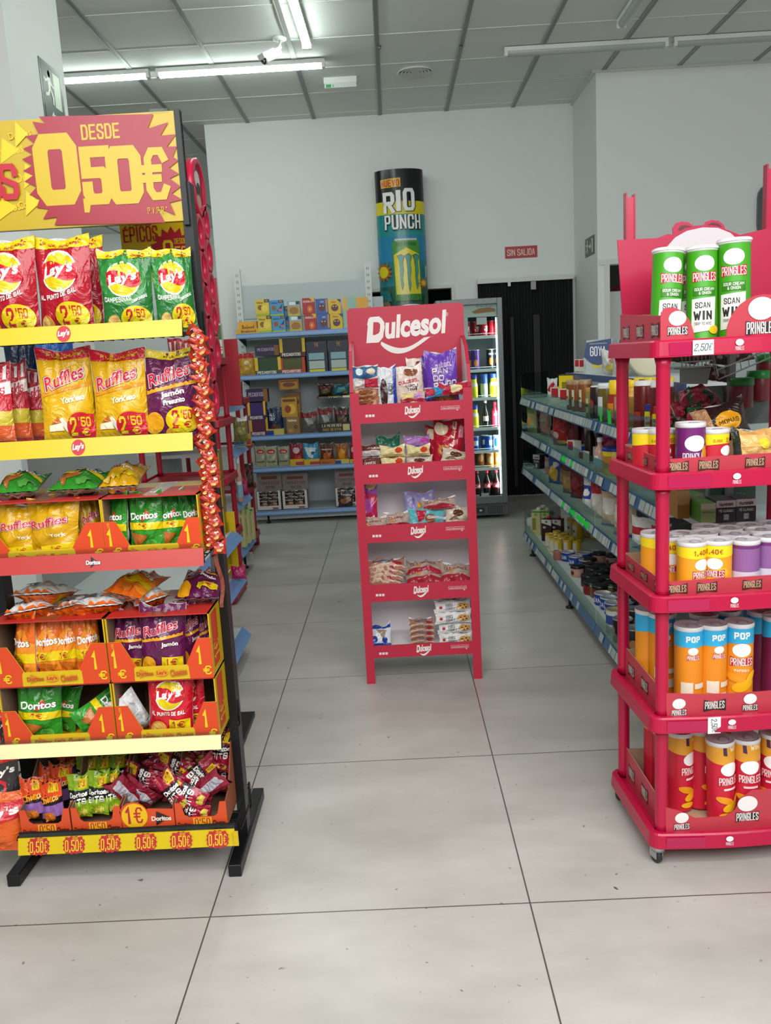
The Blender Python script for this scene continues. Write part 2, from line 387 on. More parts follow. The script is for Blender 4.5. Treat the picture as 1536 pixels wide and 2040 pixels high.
# ---------------------------------------------------------------- signs on the walls
SG = mat('#16482f', .35); SGW = mat('#cfe0c8', .4)
def runner(mb, fn, s, x0, z0, c='#dfe9d6', flip=1):
    """running figure on an exit sign, unit box scaled by s"""
    def q(p): return poly([(x0+flip*a*s, z0+b*s) for a, b in p])
    it = [(ell(x0+flip*.50*s, z0+.88*s, .10*s, .10*s), c), (q([(.36, .76), (.60, .78), (.56, .42), (.36, .42)]), c),
          (q([(.40, .74), (.36, .66), (.16, .56), (.06, .66), (.10, .72), (.20, .66)]), c), (q([(.58, .76), (.62, .66), (.80, .56), (.78, .50), (.56, .60)]), c),
          (q([(.38, .46), (.50, .42), (.36, .22), (.10, .16), (.08, .24), (.28, .30)]), c), (q([(.46, .46), (.58, .44), (.74, .24), (.70, .02), (.60, .04), (.62, .22)]), c)]
    mb.deco(fn, it)
b = MB().box((0, 0, 0), (.003, .30, .30), SG)
fx = lambda a, c, e: (.003+e, a, c)
b.deco(fx, [(rect(.02, .09, .28, .285), '#123c27'), (rect(.17, .10, .26, .27), '#cfe0c8'), (rect(.02, .01, .28, .08), '#123c27'), (poly([(.1, .045), (.13, .07), (.13, .055), (.19, .055), (.19, .035), (.13, .035), (.13, .02)]), '#dfe9d6')])
runner(b, fx, .17, .03, .10)
single('exit_sign', b, 'square green exit sign with running figure on side of the white pillar', 'sign', loc=(-1.7, 4.62, 2.64))
b = MB().box((-.003, 0, 0), (0, .33, .15), SG)
fx = lambda a, c, e: (-.003-e, .33-a, c)
b.deco(fx, [(rect(.235, .02, .285, .13), '#c9d6be'), (poly([(.22, .075), (.185, .11), (.185, .085), (.14, .085), (.14, .065), (.185, .065), (.185, .04)]), '#dfe9d6')])
runner(b, fx, .12, .03, .015)
single('exit_sign', b, 'small green exit sign with figure and arrow beside the doorway', 'sign', loc=(1.69, 7.18, 2.09))
b = MB().box((1.068, WY-.004, 2.166), (1.357, WY, 2.268), mat('#b01c2e', .4))
b.deco(lambda a, c, e: (a, WY-.004-e, c), [(txt('SIN SALIDA', 1.088, 2.188, 1.335, 2.244, .03), '#f0e6c8')])
single('no_exit_sign', b, 'red wall sign with pale lettering above the dark curtain', 'sign')
b = MB(); pts = []
for i in range(40):
    t = 2*math.pi*i/40; c, s = math.cos(t), math.sin(t); k = (abs(c)**6+abs(s)**6)**(-1/6); pts.append((3.22+.27*c*k, 2.33+.2*s*k))
b.prism(pts, FY-.03, FY, mat('#5b6266', .3, .3)); b.prism([(3.22+(x-3.22)*.86, 2.33+(z-2.33)*.82) for x, z in pts], FY-.034, FY-.03, mat('#d8dedd', .35))
b.deco(lambda a, c, e: (a, FY-.034-e, c), [(txt('Teclado', 3.02, 2.39, 3.2, 2.43), '#7f8a8c'), (txt('Total', 3.02, 2.31, 3.14, 2.35), '#7f8a8c'), (txt('Caja', 3.02, 2.24, 3.12, 2.28), '#7f8a8c')])
single('wall_plaque', b, 'grey framed rounded white notice on the right wall, mostly behind the red stand', 'sign')
# ---------------------------------------------------------------- ceiling fittings
TL = mat('#f4fff8', .5, 0, None, 26.); HOUS = mat('#dfe3df', .45)
def tube_lamp(name, a, b, lit, label):
    o = thing(name, label, 'ceiling light', ((a[0]+b[0])/2, (a[1]+b[1])/2, CEIL))
    L_ = math.hypot(b[0]-a[0], b[1]-a[1]); o.rotation_euler[2] = math.atan2(b[1]-a[1], b[0]-a[0])
    h = MB().box((-L_/2, -.028, -.035), (L_/2, .028, -.006), HOUS)
    h.box((-L_/2, -.03, -.065), (-L_/2+.022, .03, -.03), HOUS).box((L_/2-.022, -.03, -.065), (L_/2, .03, -.03), HOUS)
    h.build('housing', o)
    d = MB(); v = []
    for x in (-L_/2+.022, L_/2-.022):
        for k in range(11):
            t = math.pi*k/10; v.append((x, .026*math.cos(t), -.036-.03*math.sin(t)))
    d.add(v, [(k, k+1, k+12, k+11) for k in range(10)], TL if lit else mat('#a9afac', .25), True)
    d.build('tube', o)
    return o
tube_lamp('tube_lamp', *TUBES[0], True, 'lit tube lamp across the ceiling, partly behind the white pillar')
tube_lamp('tube_lamp', *TUBES[1], True, 'lit tube lamp across the ceiling, ending near the emergency light')
tube_lamp('tube_lamp', *TUBES[2], True, 'lit tube lamp running away from the viewer beside the camera')
tube_lamp('tube_lamp', TUBES[3][0], TUBES[3][1], True, 'lit tube lamp at the top edge of the picture, nearest the viewer')
tube_lamp('tube_lamp', (.90, 6.46), (2.04, 6.46), False, 'unlit tube lamp across the ceiling above the right wall corner')
tube_lamp('tube_lamp', (2.08, 6.46), (3.25, 6.46), False, 'unlit tube lamp across the ceiling at the far right')
tube_lamp('tube_lamp', (1.60, 4.8), (1.61, 6.05), False, 'unlit tube lamp running away from the viewer at top right')
tube_lamp('tube_lamp', (-4.3, 12.0), (-3.0, 12.0), True, 'lit tube lamp far back over the rear room')
o = thing('security_camera', 'small white bullet security camera under the ceiling beside the tube lamps', 'security camera', (-.62, 6.02, CEIL))
MB().lathe([(.0, 0), (.045, -.001), (.045, -.014), (.03, -.022), (0, -.022)][::-1], HOUS, 20).build('mount', o)
MB().tube([(0, 0, -.02), (0, -.0, -.06), (-.03, -.02, -.085)], .013, HOUS, 10).build('arm', o)
c = MB().lathe([(0, 0), (.028, 0), (.03, .01), (.03, .12), (.034, .125), (.034, .14)], HOUS, 20)
bo = c.build('camera_body', o); bo.location = (-.01, -.0, -.085); bo.rotation_euler = (math.radians(52), math.radians(-28), 0); bo.rotation_euler = (math.radians(118), 0, math.radians(-52))
l = MB().lathe([(0, .139), (.031, .139), (.031, .143), (.012, .143), (.012, .135), (0, .135)], mat('#15181a', .25), 20).build('lens', bo)
MB().box((-.036, -.0, .05), (.036, .034, .15), HOUS).build('sun_shield', bo, .004)
o = thing('emergency_light', 'flat white emergency light box with a small green strip on the ceiling', 'ceiling light', (-.275, 6.92, CEIL))
MB().box((-.125, -.05, -.045), (.125, .05, 0), HOUS).build('housing', o, .004)
MB().box((-.12, -.045, -.075), (.12, .045, -.045), mat('#cfd6d2', .3)).deco(lambda a, c, e: (a, -.045-e, c), [(rect(-.11, -.072, -.07, -.05), '#2f9a4f'), (rect(-.06, -.07, -.05, -.052), '#57b56e')]).build('diffuser', o)
b = MB()
for r in (.135, .108, .082, .056, .03):
    b.lathe([(r-.018, -.004), (r, -.016), (r+.006, -.012), (r-.008, 0)], HOUS, 40, caps=(False, False))
    b.lathe([(r-.024, -.0035), (r-.012, -.0035)], mat('#3a3d3b', .6), 40, caps=(False, False))
single('ceiling_vent', b, 'round white ringed air vent in the ceiling', 'vent', loc=(.29, 6.86, CEIL))
b = MB().lathe([(0, -.02), (.008, -.02), (.012, 0)], mat('#7a7c7c', .3, .6), 12)
single('sprinkler', b, 'tiny metal sprinkler head on the middle ceiling runner', 'sprinkler', loc=(.03, 6.27, CEIL-.006))
single('sprinkler', b, 'tiny metal sprinkler head on the runner right of the air vent', 'sprinkler', loc=(.59, 6.36, CEIL-.006))
# ---------------------------------------------------------------- dark strip curtain over the back door
o = thing('door_curtain', 'tall black strip curtain hanging over the back doorway', 'curtain', (1.235, WY-.05, 0))
n = 120; v = []; f = []
for i in range(n+1):
    x = -.425+.85*i/n; y = .012*math.sin(i*math.pi*.5)+.008*math.sin(i*.37); z0 = .02
    v += [(x, y, z0), (x, y+.004, 1.0), (x, y, 1.965)]
for i in range(n): f += [(3*i, 3*i+3, 3*i+4, 3*i+1), (3*i+1, 3*i+4, 3*i+5, 3*i+2)]
MB().add(v, f, mat('#222426', .6)).box((-.425, .02, .02), (.425, .03, 1.96), mat('#141517', .8)).build('strips', o)
MB().box((-.43, -.03, 1.955), (.43, .03, 1.995), TEE).box((-.16, -.035, 1.92), (-.135, -.02, 1.956), TEE).box((.045, -.035, 1.88), (.09, -.02, 1.95), mat('#9a9d9c', .4)).build('curtain_rail', o)
MB().box((-.145, -.02, .1), (-.115, .0, 1.65), mat('#0d0e0f', .6)).box((.06, -.02, .1), (.12, .0, 1.66), mat('#0d0e0f', .6)).build('dark_strip', o)
# things seen in the doorway on the right
b = MB().box((1.80, FY+.35, 0), (1.98, FY+.75, 1.80), mat('#cdd2cd', .4)).box((1.985, FY+.35, 0), (2.3, FY+.75, 1.55), mat('#c4c9c4', .4)).box((1.975, FY+.34, .05), (1.99, FY+.36, 1.5), mat('#111', .4))
single('storage_cabinet', b, 'white cabinet standing inside the doorway on the right', 'cabinet', bev=.012)
b = MB().box((1.99, FY+.42, 1.56), (2.2, FY+.7, 1.86), mat('#8e1b26', .5)).box((1.99, FY+.4, 1.55), (2.2, FY+.42, 1.62), mat('#d5d8d5', .5))
b.v = [(x, y, z+.002) for x, y, z in b.v]
single('cardboard_box', b, 'dark red box on top of the white cabinet in the doorway', 'box')
# leaf crumb on the floor
p = atZ(1227, 1770, 0)
single('leaf_scrap', MB().lathe([(0, 0), (.006, .001), (.004, .002), (0, .003)], mat('#5b4a3c', .8), 8, sx=.5, sy=1.3), 'tiny dark leaf scrap on the floor in front of the red stand on wheels', 'leaf', loc=p, rot=(0, 0, .5))
# ================================================================ kinds of goods
SILV = '#dedede'
def bagmap(w, h, t, seed=0, cr=.07, front=True, plump=1.):
    R = random.Random(seed); ph = [R.uniform(0, 6) for _ in range(8)]; k1, k2 = R.uniform(9, 15), R.uniform(16, 26)
    def fn(u, v, e):
        s = max(0., min(1., (v-cr*.6)/(1-1.2*cr))); g = max(0., math.sin(math.pi*s))**.55
        g *= 1+.18*math.cos(math.pi*s)                      # fuller towards the base
        a = min(1., abs(2*u)); p = (1-a**2.3)**.75
        edge = (1-g)*min(1, g*4+.15)
        wr = 1.25*(.0035*math.sin(k1*u*2+ph[0]+3*v)+.0025*math.sin(k2*u*2+ph[1]-4*v))*edge*p*2.2
        wr += .0045*math.sin(7*v+ph[2]+5*u)*math.sin(9*u+ph[3])*p*g+.003*math.sin(17*v+ph[4]-9*u)*p*g
        if v < cr*.5 or v > 1-cr*.5: wr = .0012*math.sin(60*u+ph[5])
        th = t/2*g*p*plump + max(-t*.3*g*p, wr) + .0006
        x = u*w*(1-.085*g+.012*math.sin(5*v+ph[6])); z = v*h
        z += (.010*a**3*(1 if v > .5 else -0.2)*abs(2*v-1)**3)+.004*math.sin(9*u+ph[7])*(v > .9)
        y = -th-e if front else th+e
        return (x, y, z)
    return fn
def bag_mb(base, items, w=.16, h=.25, t=.055, seed=0, back=SILV, nu=16, nv=22, st=(.0625, .0455), mk=film, plump=1., bitems=None):
    mb = MB(); ff = bagmap(w, h, t, seed, plump=plump); fb = bagmap(w, h, t, seed+50, front=False, plump=plump)
    for fn, col in ((ff, base), (fb, back)):
        v = [fn(-.5+i/nu, j/nv, 0) for j in range(nv+1) for i in range(nu+1)]
        f = []
        for j in range(nv):
            for i in range(nu):
                a = j*(nu+1)+i; q = (a, a+1, a+nu+2, a+nu+1); f.append(q if fn is ff else tuple(reversed(q)))
        mb.add(v, f, mk(col) if isinstance(col, str) else col, True)
    mb.deco(ff, items, st, e0=.0011, de=.00035, mk=mk)
    if bitems is None: bitems = [(rect(-.32, .56+.035*k, .30-.05*(k % 3), .575+.035*k), '#9c9ca2') for k in range(7)]+[(rect(-.3, .2, .0, .42), '#c2c2c8'), (rect(.08, .22, .32, .40), '#55555c'), (rect(-.5, .0, .5, .05), base if isinstance(base, str) else '#888888')]
    mb.deco(fb, bitems, st, e0=.0011, de=.00035, mk=mk)
    return mb
def bagkind(name, base, items, w=.16, h=.25, t=.055, seed=0, oname='snack_bag', **kw):
    KB[name] = (lambda: bag_mb(base, items, w, h, t, seed, **kw).build(oname), (w, t, h))
Y_, R_, WH, GR = '#dcbf10', '#b3122a', '#f3f0ea', '#2c7a2a'
def price(x, y, s=1., col=R_, disc=Y_, dx=.30, dy=.14):
    o = [(ell(x, y, dx*s, dy*s), disc)] if disc else []
    return o+[(txt('2', x-.19*s, y-.09*s, x-.06*s, y+.10*s, .05), col), (txt("'50", x-.03*s, y+.0*s, x+.17*s, y+.10*s, .03), col), (txt('€', x+.02*s, y-.09*s, x+.13*s, y-.02*s, .05), col)]
def lays(cx=-.02, cy=.66, s=1.):
    E = ell(cx, cy, .31*s, .20*s)
    rib = band([(cx-.33*s+.66*s*i/8, cy+.085*s+.03*s*math.sin(i/8*6.3)) for i in range(9)], [(cx-.33*s+.66*s*i/8, cy-.075*s+.03*s*math.sin(i/8*6.3)) for i in range(9)])
    return [(ell(cx, cy, .335*s, .218*s), WH), (E, Y_), (rib, '#c2152b'), (txt("Lay's", cx-.29*s, cy-.075*s, cx+.27*s, cy+.09*s, .045, .12, .25), WH)]
def potato(x, y, r=.13): return [(ell(x, y, r, r*.75), '#c98d3a'), (ell(x-.02, y+.02, r*.7, r*.5), '#e0b062')]
top = [(rect(-.5, .90, .5, 1.0), Y_), (txt('PACK AHORRO', -.32, .925, .36, .965, .04), R_)]
bagkind('lays_red', '#a50f24', top+lays()+[(txt('AL PUNTO DE SAL', -.40, .38, .30, .43, .04, .10, 0, .03), WH)]+potato(-.32, .12)+price(.17, .20), seed=1)
bagkind('lays_green', '#1f6b2b', top+[(ell(-.05, .62, .46, .31), '#2c7f34')]+lays(-.03, .64)+[(txt('CAMPESINAS', -.44, .36, .10, .42, .04, 0, 0, .02), WH), (txt('CAMPONESAS', .10, .38, .42, .42, .02, .25), WH)]+potato(-.28, .12)+price(.17, .17), seed=2)
def ruff(cx, cy, s=1.):
    return [(txt('Ruffles', cx-.40*s, cy-.075*s, cx+.40*s, cy+.095*s, .12, .18, .1), '#2a2030'), (txt('Ruffles', cx-.39*s, cy-.07*s, cx+.39*s, cy+.09*s, .085, .18, .1), WH), (txt('Ruffles', cx-.38*s, cy-.065*s, cx+.38*s, cy+.085*s, .02, .18, .1), '#c3203f')]
def chipband(cy, c='#d98a1c'):
    return [(band([(-.46+.92*i/20, cy+.02+.10*(i/20)+.008*(-1)**i) for i in range(21)], [(-.46+.92*i/20, cy-.02+.10*(i/20)) for i in range(21)]), c)]
bagkind('ruffles_york', '#d2a30e', [(rect(-.5, .90, .5, 1), '#c01a2c'), (txt('PACK AHORRO', -.3, .925, .38, .965, .04), Y_)]+chipband(.54)+ruff(-.02, .70)+
        [(txt("York'eso", -.12, .45, .34, .52, .05, .1), '#efe9c8'), (poly([(-.38, .16), (-.10, .16), (-.14, .24), (-.38, .22)]), '#eee3c4'), (poly([(-.2, .27), (-.12, .30), (.04, .18), (-.04, .14)]), '#efe6cf'), (poly([(-.34, .24), (-.2, .31), (-.14, .24)]), '#b8651c'),
         (ell(.22, .19, .26, .15), '#c01a2c'), (rect(.22, .05, .47, .32), '#c01a2c'), (txt('2', .02, .10, .14, .29, .05), Y_), (txt("'50", .17, .19, .40, .29, .03), Y_), (txt('€', .22, .09, .36, .17, .05), Y_)], seed=3)
bagkind('ruffles_jamon', '#5d1647', [(rect(-.5, .91, .5, 1), Y_), (txt('PACK AHORRO', -.1, .93, .4, .97, .04), '#3c1a30')]+chipband(.54, '#dc9a18')+ruff(-.03, .72)+
        [(txt('Jamón', -.20, .47, .24, .55, .05, .1), WH), (txt('Presunto', -.16, .40, .24, .46, .05, .1), WH), (ell(-.36, .2, .18, .12), '#dc9a18'), (ell(.0, .08, .16, .07), '#dc9a18')]+price(.17, .22, 1.05), seed=4)
bagkind('corn_bag', '#b7202f', [(poly([(-.5, .55), (.5, .66), (.5, .80), (-.5, .70)]), '#e6d9d4'), (txt('Chaskis', -.4, .60, .40, .74, .08, .12, .2), '#c51f38'), (rect(-.5, .28, .5, .45), '#c5b23c'), (rect(-.5, .1, .5, .28), '#cf5a2a')]+[(rect(-.45+.2*i, .82, -.36+.2*i, .97), '#eadfdc') for i in range(5)], seed=5)
bagkind('ruffles_small', '#cb990d', ruff(-.04, .64, .98)+[(txt('York', .0, .40, .3, .47, .04, .1), '#efe9c8'), (poly([(-.2, .10), (.46, .18), (.46, .31), (-.2, .23)]), Y_), (txt('1€', -.02, .15, .22, .24, .05, .1), R_), (ell(-.25, .12, .18, .07), '#e9c25a')], w=.105, h=.155, t=.04, seed=6)
def dori(cy, out='#1a1418', s=1., word='Doritos'):
    return [(poly([(-.06, cy-.10*s), (.22, cy+.02), (.1, cy+.12*s)]), '#c9351c'), (txt(word, -.42*s, cy-.055*s, .42*s, cy+.075*s, .12, .04), out), (txt(word, -.41*s, cy-.05*s, .41*s, cy+.07*s, .03, .04), WH)]
bagkind('doritos_green', '#2f8a26', [(rect(-.5, .70, .5, 1), '#2a7a22')]+dori(.62)+[(rect(-.5, .40, .5, .52), Y_), (txt('1€', -.15, .42, .12, .505, .06), R_), (poly([(-.42, .36), (.15, .30), (-.22, .08)]), '#b5652a'), (ell(.2, .16, .16, .08), '#5aa542')], w=.10, h=.155, t=.042, seed=7)
bagkind('doritos_orange', '#d9641a', [(poly([(-.5, .5), (.1, .8), (.5, .55), (.5, .1), (-.5, .25)]), '#e58a25')]+dori(.56)+[(rect(-.5, .28, .5, .42), Y_), (txt('1€', -.30, .30, -.02, .40, .06), R_), (poly([(-.4, .26), (.35, .22), (.05, .04)]), '#c46a20')], w=.10, h=.155, t=.042, seed=8)
bagkind('ruffles_purple_small', '#5d1647', chipband(.5, '#dc9a18')+ruff(-.02, .68, 1.)+[(txt('Jamón', .02, .42, .36, .50, .05), WH), (ell(-.30, .14, .16, .16), '#dc9a18'), (rect(.0, .14, .46, .28), Y_), (txt('1€', .08, .16, .34, .26, .05), R_)], w=.11, h=.155, t=.042, seed=9)
bagkind('lays_small', '#c41528', lays(0, .66, 1.)+[(txt('AL PUNTO DE SAL', -.40, .36, .36, .42, .05, 0, 0, .02), WH)]+potato(-.25, .13, .2)+[(rect(.0, .14, .46, .30), Y_), (txt('1€', .06, .16, .34, .28, .05), R_)], w=.11, h=.155, t=.042, seed=10)
def bits(base, top, name, seed, word):
    bagkind(name, base, [(rect(-.5, .66, .5, 1), top), (rect(.0, .70, .42, .94), Y_), (txt("0'50", .04, .74, .38, .90, .03), R_), (txt(word, -.42, .50, .42, .62, .04, .05), WH), (poly([(-.5, .36), (.5, .42), (.5, .0), (-.5, .0)]), top), (txt('BITS', -.40, .30, .36, .46, .08, .08), WH), (ell(.1, .12, .26, .09), '#d0c04a')], w=.062, h=.115, t=.026, seed=seed, back='#8a1a30' if 'maroon' in name else '#6a8a2a', bitems=[(rect(-.22, .08, .22, .92), '#b8b4bc')]+[(rect(-.18, .2+.09*k, .18, .23+.09*k), '#8e8a94') for k in range(7)], nu=10, nv=14, st=(.1, .0715))
bits('#15201a', '#86a81c', 'bits_green', 11, 'Doritos'); bits('#2a1018', '#a31c38', 'bits_maroon', 12, 'Doritos')
bagkind('cheetos_small', '#1d1518', [(rect(-.5, .62, .5, 1), '#d9471a'), (rect(.0, .74, .42, .95), Y_), (txt("0'50", .04, .77, .38, .92, .05), R_), (txt('Cheetos', -.42, .50, .40, .68, .10, .14), '#f09a1a'), (poly([(-.5, .40), (.5, .48), (.5, .2), (-.5, .1)]), '#8b5fa0'), (ell(-.1, .16, .30, .12), '#e2802a')], w=.072, h=.115, t=.03, seed=13, nu=10, nv=14, st=(.1, .0715))
bagkind('salt_crisps_bag', '#3a3433', [(rect(-.5, .86, .5, 1), '#c52a22'), (txt("Lay's", -.05, .70, .45, .80, .05, .1, .2), WH), (txt('3D', -.45, .50, .3, .68, .1), '#cf2233'), (ell(.05, .30, .34, .16), '#565358'), (txt('32', -.15, .22, .28, .38, .06), '#dfdcd8'), (ell(.25, .07, .25, .08), Y_)], seed=14)
bagkind('orange_bag', '#d55b1c', [(poly([(-.5, .3), (.5, .6), (.5, .9), (-.5, .7)]), '#c1222c'), (txt("Lay's", -.4, .5, .4, .7, .06, .3), WH)], seed=15)
# --- generic wrapped goods: bright film with print
def wrap(name, base, items, w, h, t, seed, **kw): bagkind(name, base, items, w, h, t, seed, **kw)
wrap('purple_ring_bag', '#6a3bb0', [(txt('DULCESOL', -.18, .72, .34, .80, .05, .08), '#f2d6e6'), (txt('PAN', -.30, .60, .20, .71, .1), '#e9e0cc'), (txt('DO', -.28, .47, .06, .58, .1), '#e9e0cc'), (txt('RINGO', -.28, .34, .46, .46, .1, .06), '#e9e0cc'), (ell(.05, .16, .38, .12), '#7a3f22'), (ell(.05, .14, .2, .05), '#b96a3a'), (ell(.32, .28, .13, .06), '#e9a01c')], .12, .17, .045, 20)
wrap('cream_cake_bag', '#e2cdc2', [(rect(-.5, .84, .5, 1), '#eee0d8'), (ell(.1, .86, .25, .10), '#8a4a30'), (txt('DULCESOL', -.38, .60, .36, .68, .06, .06), '#b2203a'), (txt('NAPOLI', -.16, .49, .30, .56, .08), '#2c211f'), (txt('TANAS', -.10, .41, .26, .48, .08), '#2c211f'), (ell(.02, .12, .4, .11), '#c98f62'), (ell(.34, .32, .10, .06), '#e9a01c')], .10, .15, .04, 21)
wrap('silver_bar_bag', '#cfd2d6', [(ell(-.1, .40, .18, .34), '#3a1f1c'), (rect(.34, .0, .5, 1), '#2038a0'), (txt('Cacao', .02, .3, .3, .7, .05, 1.4), '#55606a')], .075, .15, .03, 22)
wrap('blue_roll_pack', '#3f6f9c', [(ell(-.2, .5, .14, .3), '#dfe8ee'), (ell(.25, .5, .18, .26), '#e6d7c4'), (rect(-.5, .9, .5, 1), '#d8dde0')], .09, .06, .03, 23)
wrap('pink_roll_pack', '#cfc6c4', [(rect(.0, .1, .5, .9), '#b8233f'), (ell(-.25, .5, .16, .3), '#f0ece6')], .09, .05, .035, 24)
wrap('brown_roll_pack', '#b47a56', [(rect(-.4, .2, .4, .75), '#d3a07a'), (ell(0, .5, .3, .25), '#8f5232')], .09, .055, .04, 25)
wrap('bar_red_pack', '#b81f3a', [(rect(-.1, .1, .2, .9), '#e8dba8'), (ell(.2, .5, .12, .3), '#e8dba8')], .08, .03, .02, 26)
wrap('bar_blue_pack', '#2b8fc0', [(rect(-.5, .1, -.1, .9), '#b81f3a')], .08, .03, .018, 27)
wrap('bar_yellow_pack', '#e6cf8a', [(rect(.0, .1, .42, .9), '#c99ad0'), (rect(-.5, 0, .5, .25), '#a82a44')], .09, .03, .02, 28)
wrap('red_roll_bag', '#b5152f', [(ell(-.25, .80, .22, .14), '#eadbb8'), (txt('BOLLS', -.25, .42, .45, .58, .09, 1.35, 0, 0, .75), '#f0e6d0'), (ell(-.15, .33, .2, .12), '#c97a3a'), (ell(-.15, .33, .08, .05), '#5a2c1c'), (rect(.3, .62, .45, .86), '#d8889a')], .12, .16, .045, 29)
wrap('green_donut_bag', '#2f7d62', [(ell(.05, .35, .36, .26), '#b5703c'), (ell(.05, .40, .22, .18), '#2a1a1a'), (ell(.05, .40, .1, .08), '#e6dcd0')], .10, .075, .035, 30)
wrap('cream_roll_pack', '#e3d6a0', [(ell(.25, .55, .16, .30), '#d2431f'), (rect(-.5, 0, .5, .18), '#cbb878')], .10, .045, .03, 31)
wrap('lilac_roll_pack', '#b07fc0', [(ell(.3, .4, .18, .3), '#c24aa8'), (rect(-.4, .6, .0, .75), '#d9bfe2')], .10, .045, .03, 32)
wrap('chocolate_white_pack', '#6d3a30', [(rect(-.5, .0, .5, .35), '#d8d0cc'), (txt('CHOCO', -.2, .5, .3, .68, .05, .1), '#efe3d6')], .10, .055, .035, 33)
wrap('marble_cake_pack', '#d7ccb8', [(ell(.0, .6, .22, .2), '#5b3422'), (poly([(-.4, .2), (-.1, .45), (.1, .2)]), '#8a6a50'), (poly([(.1, .25), (.35, .5), (.45, .15)]), '#b9a58a')], .11, .06, .035, 34)
wrap('pink_tall_pack', '#b81c4c', [(poly([(-.5, .85), (.5, .7), (.5, 1), (-.5, 1)]), '#a04ab0'), (ell(.2, .9, .28, .09), '#d9c08a'), (txt('PINKY', -.3, .70, .36, .77, .05, 3.14), '#a24ab8'), (ell(.0, .48, .32, .15), '#b04a9a'), (ell(-.25, .33, .14, .05), '#e09a1c'), (txt('pan', -.34, .18, .36, .28, .08, 3.14), '#e8ddc4'), (txt('bolo', -.34, .05, .36, .15, .08, 3.14), '#e8ddc4')], .06, .125, .02, 35)
wrap('lavender_bag', '#a9a0d4', [(ell(.1, .5, .2, .2), '#d39a5a'), (ell(.0, .6, .1, .1), '#e9a92a'), (poly([(-.4, .3), (-.2, .9), (-.1, .3)]), '#8f86c6')], .12, .10, .05, 36, back='#a9a0d4')
wrap('teal_cookie_pack', '#5fb0b8', [(poly([(-.3, .9), (0, .9), (-.1, .3), (-.25, .2)]), '#c0213c'), (ell(.1, .4, .16, .26), '#8a5030'), (txt('ABE', .22, .2, .40, .75, .08, 1.5), '#eef2ee')], .11, .05, .03, 37)
wrap('clear_bun_pack', '#b9a294', [(rect(-.5, .0, .5, .3), '#a8283a'), (txt('DULCESOL', -.4, .6, .4, .75, .03), '#8c2f3a'), (ell(-.2, .5, .14, .12), '#c98f62')], .12, .05, .03, 38)
wrap('tan_bun_pack', '#b07a62', [(rect(-.3, .5, .2, .8), '#5f6878'), (rect(-.5, .1, .5, .3), '#d6b7a4'), (ell(.3, .4, .14, .2), '#a3283a')], .10, .035, .03, 39)
wrap('white_cookie_pack', '#e6e6e4', [(txt('BIG', -.22, .50, -.02, .78, .05), '#59606a'), (txt('COOKIES', -.22, .22, .12, .46, .05), '#59606a'), (ell(-.36, .45, .05, .12), '#c2283a'), (ell(.28, .5, .18, .28), '#d0a05a'), (ell(.2, .55, .03, .06), '#5a3420'), (ell(.32, .6, .03, .06), '#5a3420'), (ell(.36, .4, .03, .06), '#5a3420'), (ell(.26, .35, .03, .06), '#5a3420')], .10, .035, .03, 40)
wrap('blue_white_pack', '#dfe3ea', [(rect(-.5, .0, .5, .18), '#23449c'), (rect(-.5, .86, .5, 1), '#23449c'), (poly([(-.1, .85), (.35, .75), (.2, .35)]), '#a48a78'), (ell(-.2, .35, .14, .16), '#23449c'), (ell(.25, .3, .12, .14), '#23449c')], .075, .055, .03, 41)
# back shelf and gondola bags
wrap('red_gold_bag', '#b98a2a', [(rect(-.5, .78, .5, 1), '#a81c26'), (ell(.05, .58, .16, .1), '#d9cf98'), (ell(-.1, .25, .3, .2), '#c79a3c')], .14, .19, .05, 42)
wrap('dark_snack_bag', '#33261f', [(ell(0, .4, .34, .24), '#5a4630'), (rect(-.5, .7, .5, .85), '#6a1c22')], .12, .12, .05, 43)
wrap('teal_snack_bag', '#1f5f6a', [(poly([(-.2, .8), (.3, .7), (.1, .2), (-.3, .3)]), '#3a8f9a'), (ell(.2, .3, .2, .18), '#7a6a3a')], .12, .12, .05, 44)
wrap('navy_rice_bag', '#1d2a4a', [(txt('ALL', -.35, .68, .0, .80, .08), '#cfd6e0'), (txt('DEY', -.35, .53, .0, .65, .08), '#cfd6e0'), (ell(.0, .25, .3, .16), '#5a3a2a'), (rect(-.2, .0, .5, .16), '#9cc02a')], .16, .20, .05, 45)
wrap('grey_red_bag', '#5a5a58', [(rect(-.5, .72, .5, .95), '#7a1c22'), (poly([(-.3, .7), (.1, .7), (.3, .4), (-.1, .4)]), '#8a9088')], .14, .19, .05, 46)
wrap('beige_nut_bag', '#a9a98a', [(ell(0, .76, .38, .11), '#b8242e'), (txt('Nuts', -.25, .72, .25, .80, .05), WH), (ell(-.2, .55, .16, .07), '#7fa6b4'), (rect(-.4, .22, .4, .30), '#6b6a4a')], .11, .17, .03, 47)
wrap('crimson_sweet_bag', '#8a1626', [(ell(0, .7, .28, .14), '#c9b0b0'), (ell(.1, .35, .3, .14), '#c2303a')], .12, .16, .04, 48)
wrap('sky_sweet_bag', '#2f93c4', [(poly([(-.45, .85), (.4, .8), (.1, .3), (-.2, .4)]), '#cfe0e6'), (ell(.15, .55, .14, .1), '#2a5a8c')], .13, .17, .04, 49)
wrap('brown_sweet_bag', '#5a2616', [(txt('Hojaldrinas', -.4, .68, .4, .76, .04), '#efe3d6'), (ell(0, .40, .3, .2), '#a85a1c')], .13, .17, .04, 50)
wrap('amber_sweet_bag', '#9a5a16', [(ell(0, .45, .26, .3), '#d9941c')], .11, .17, .04, 51)
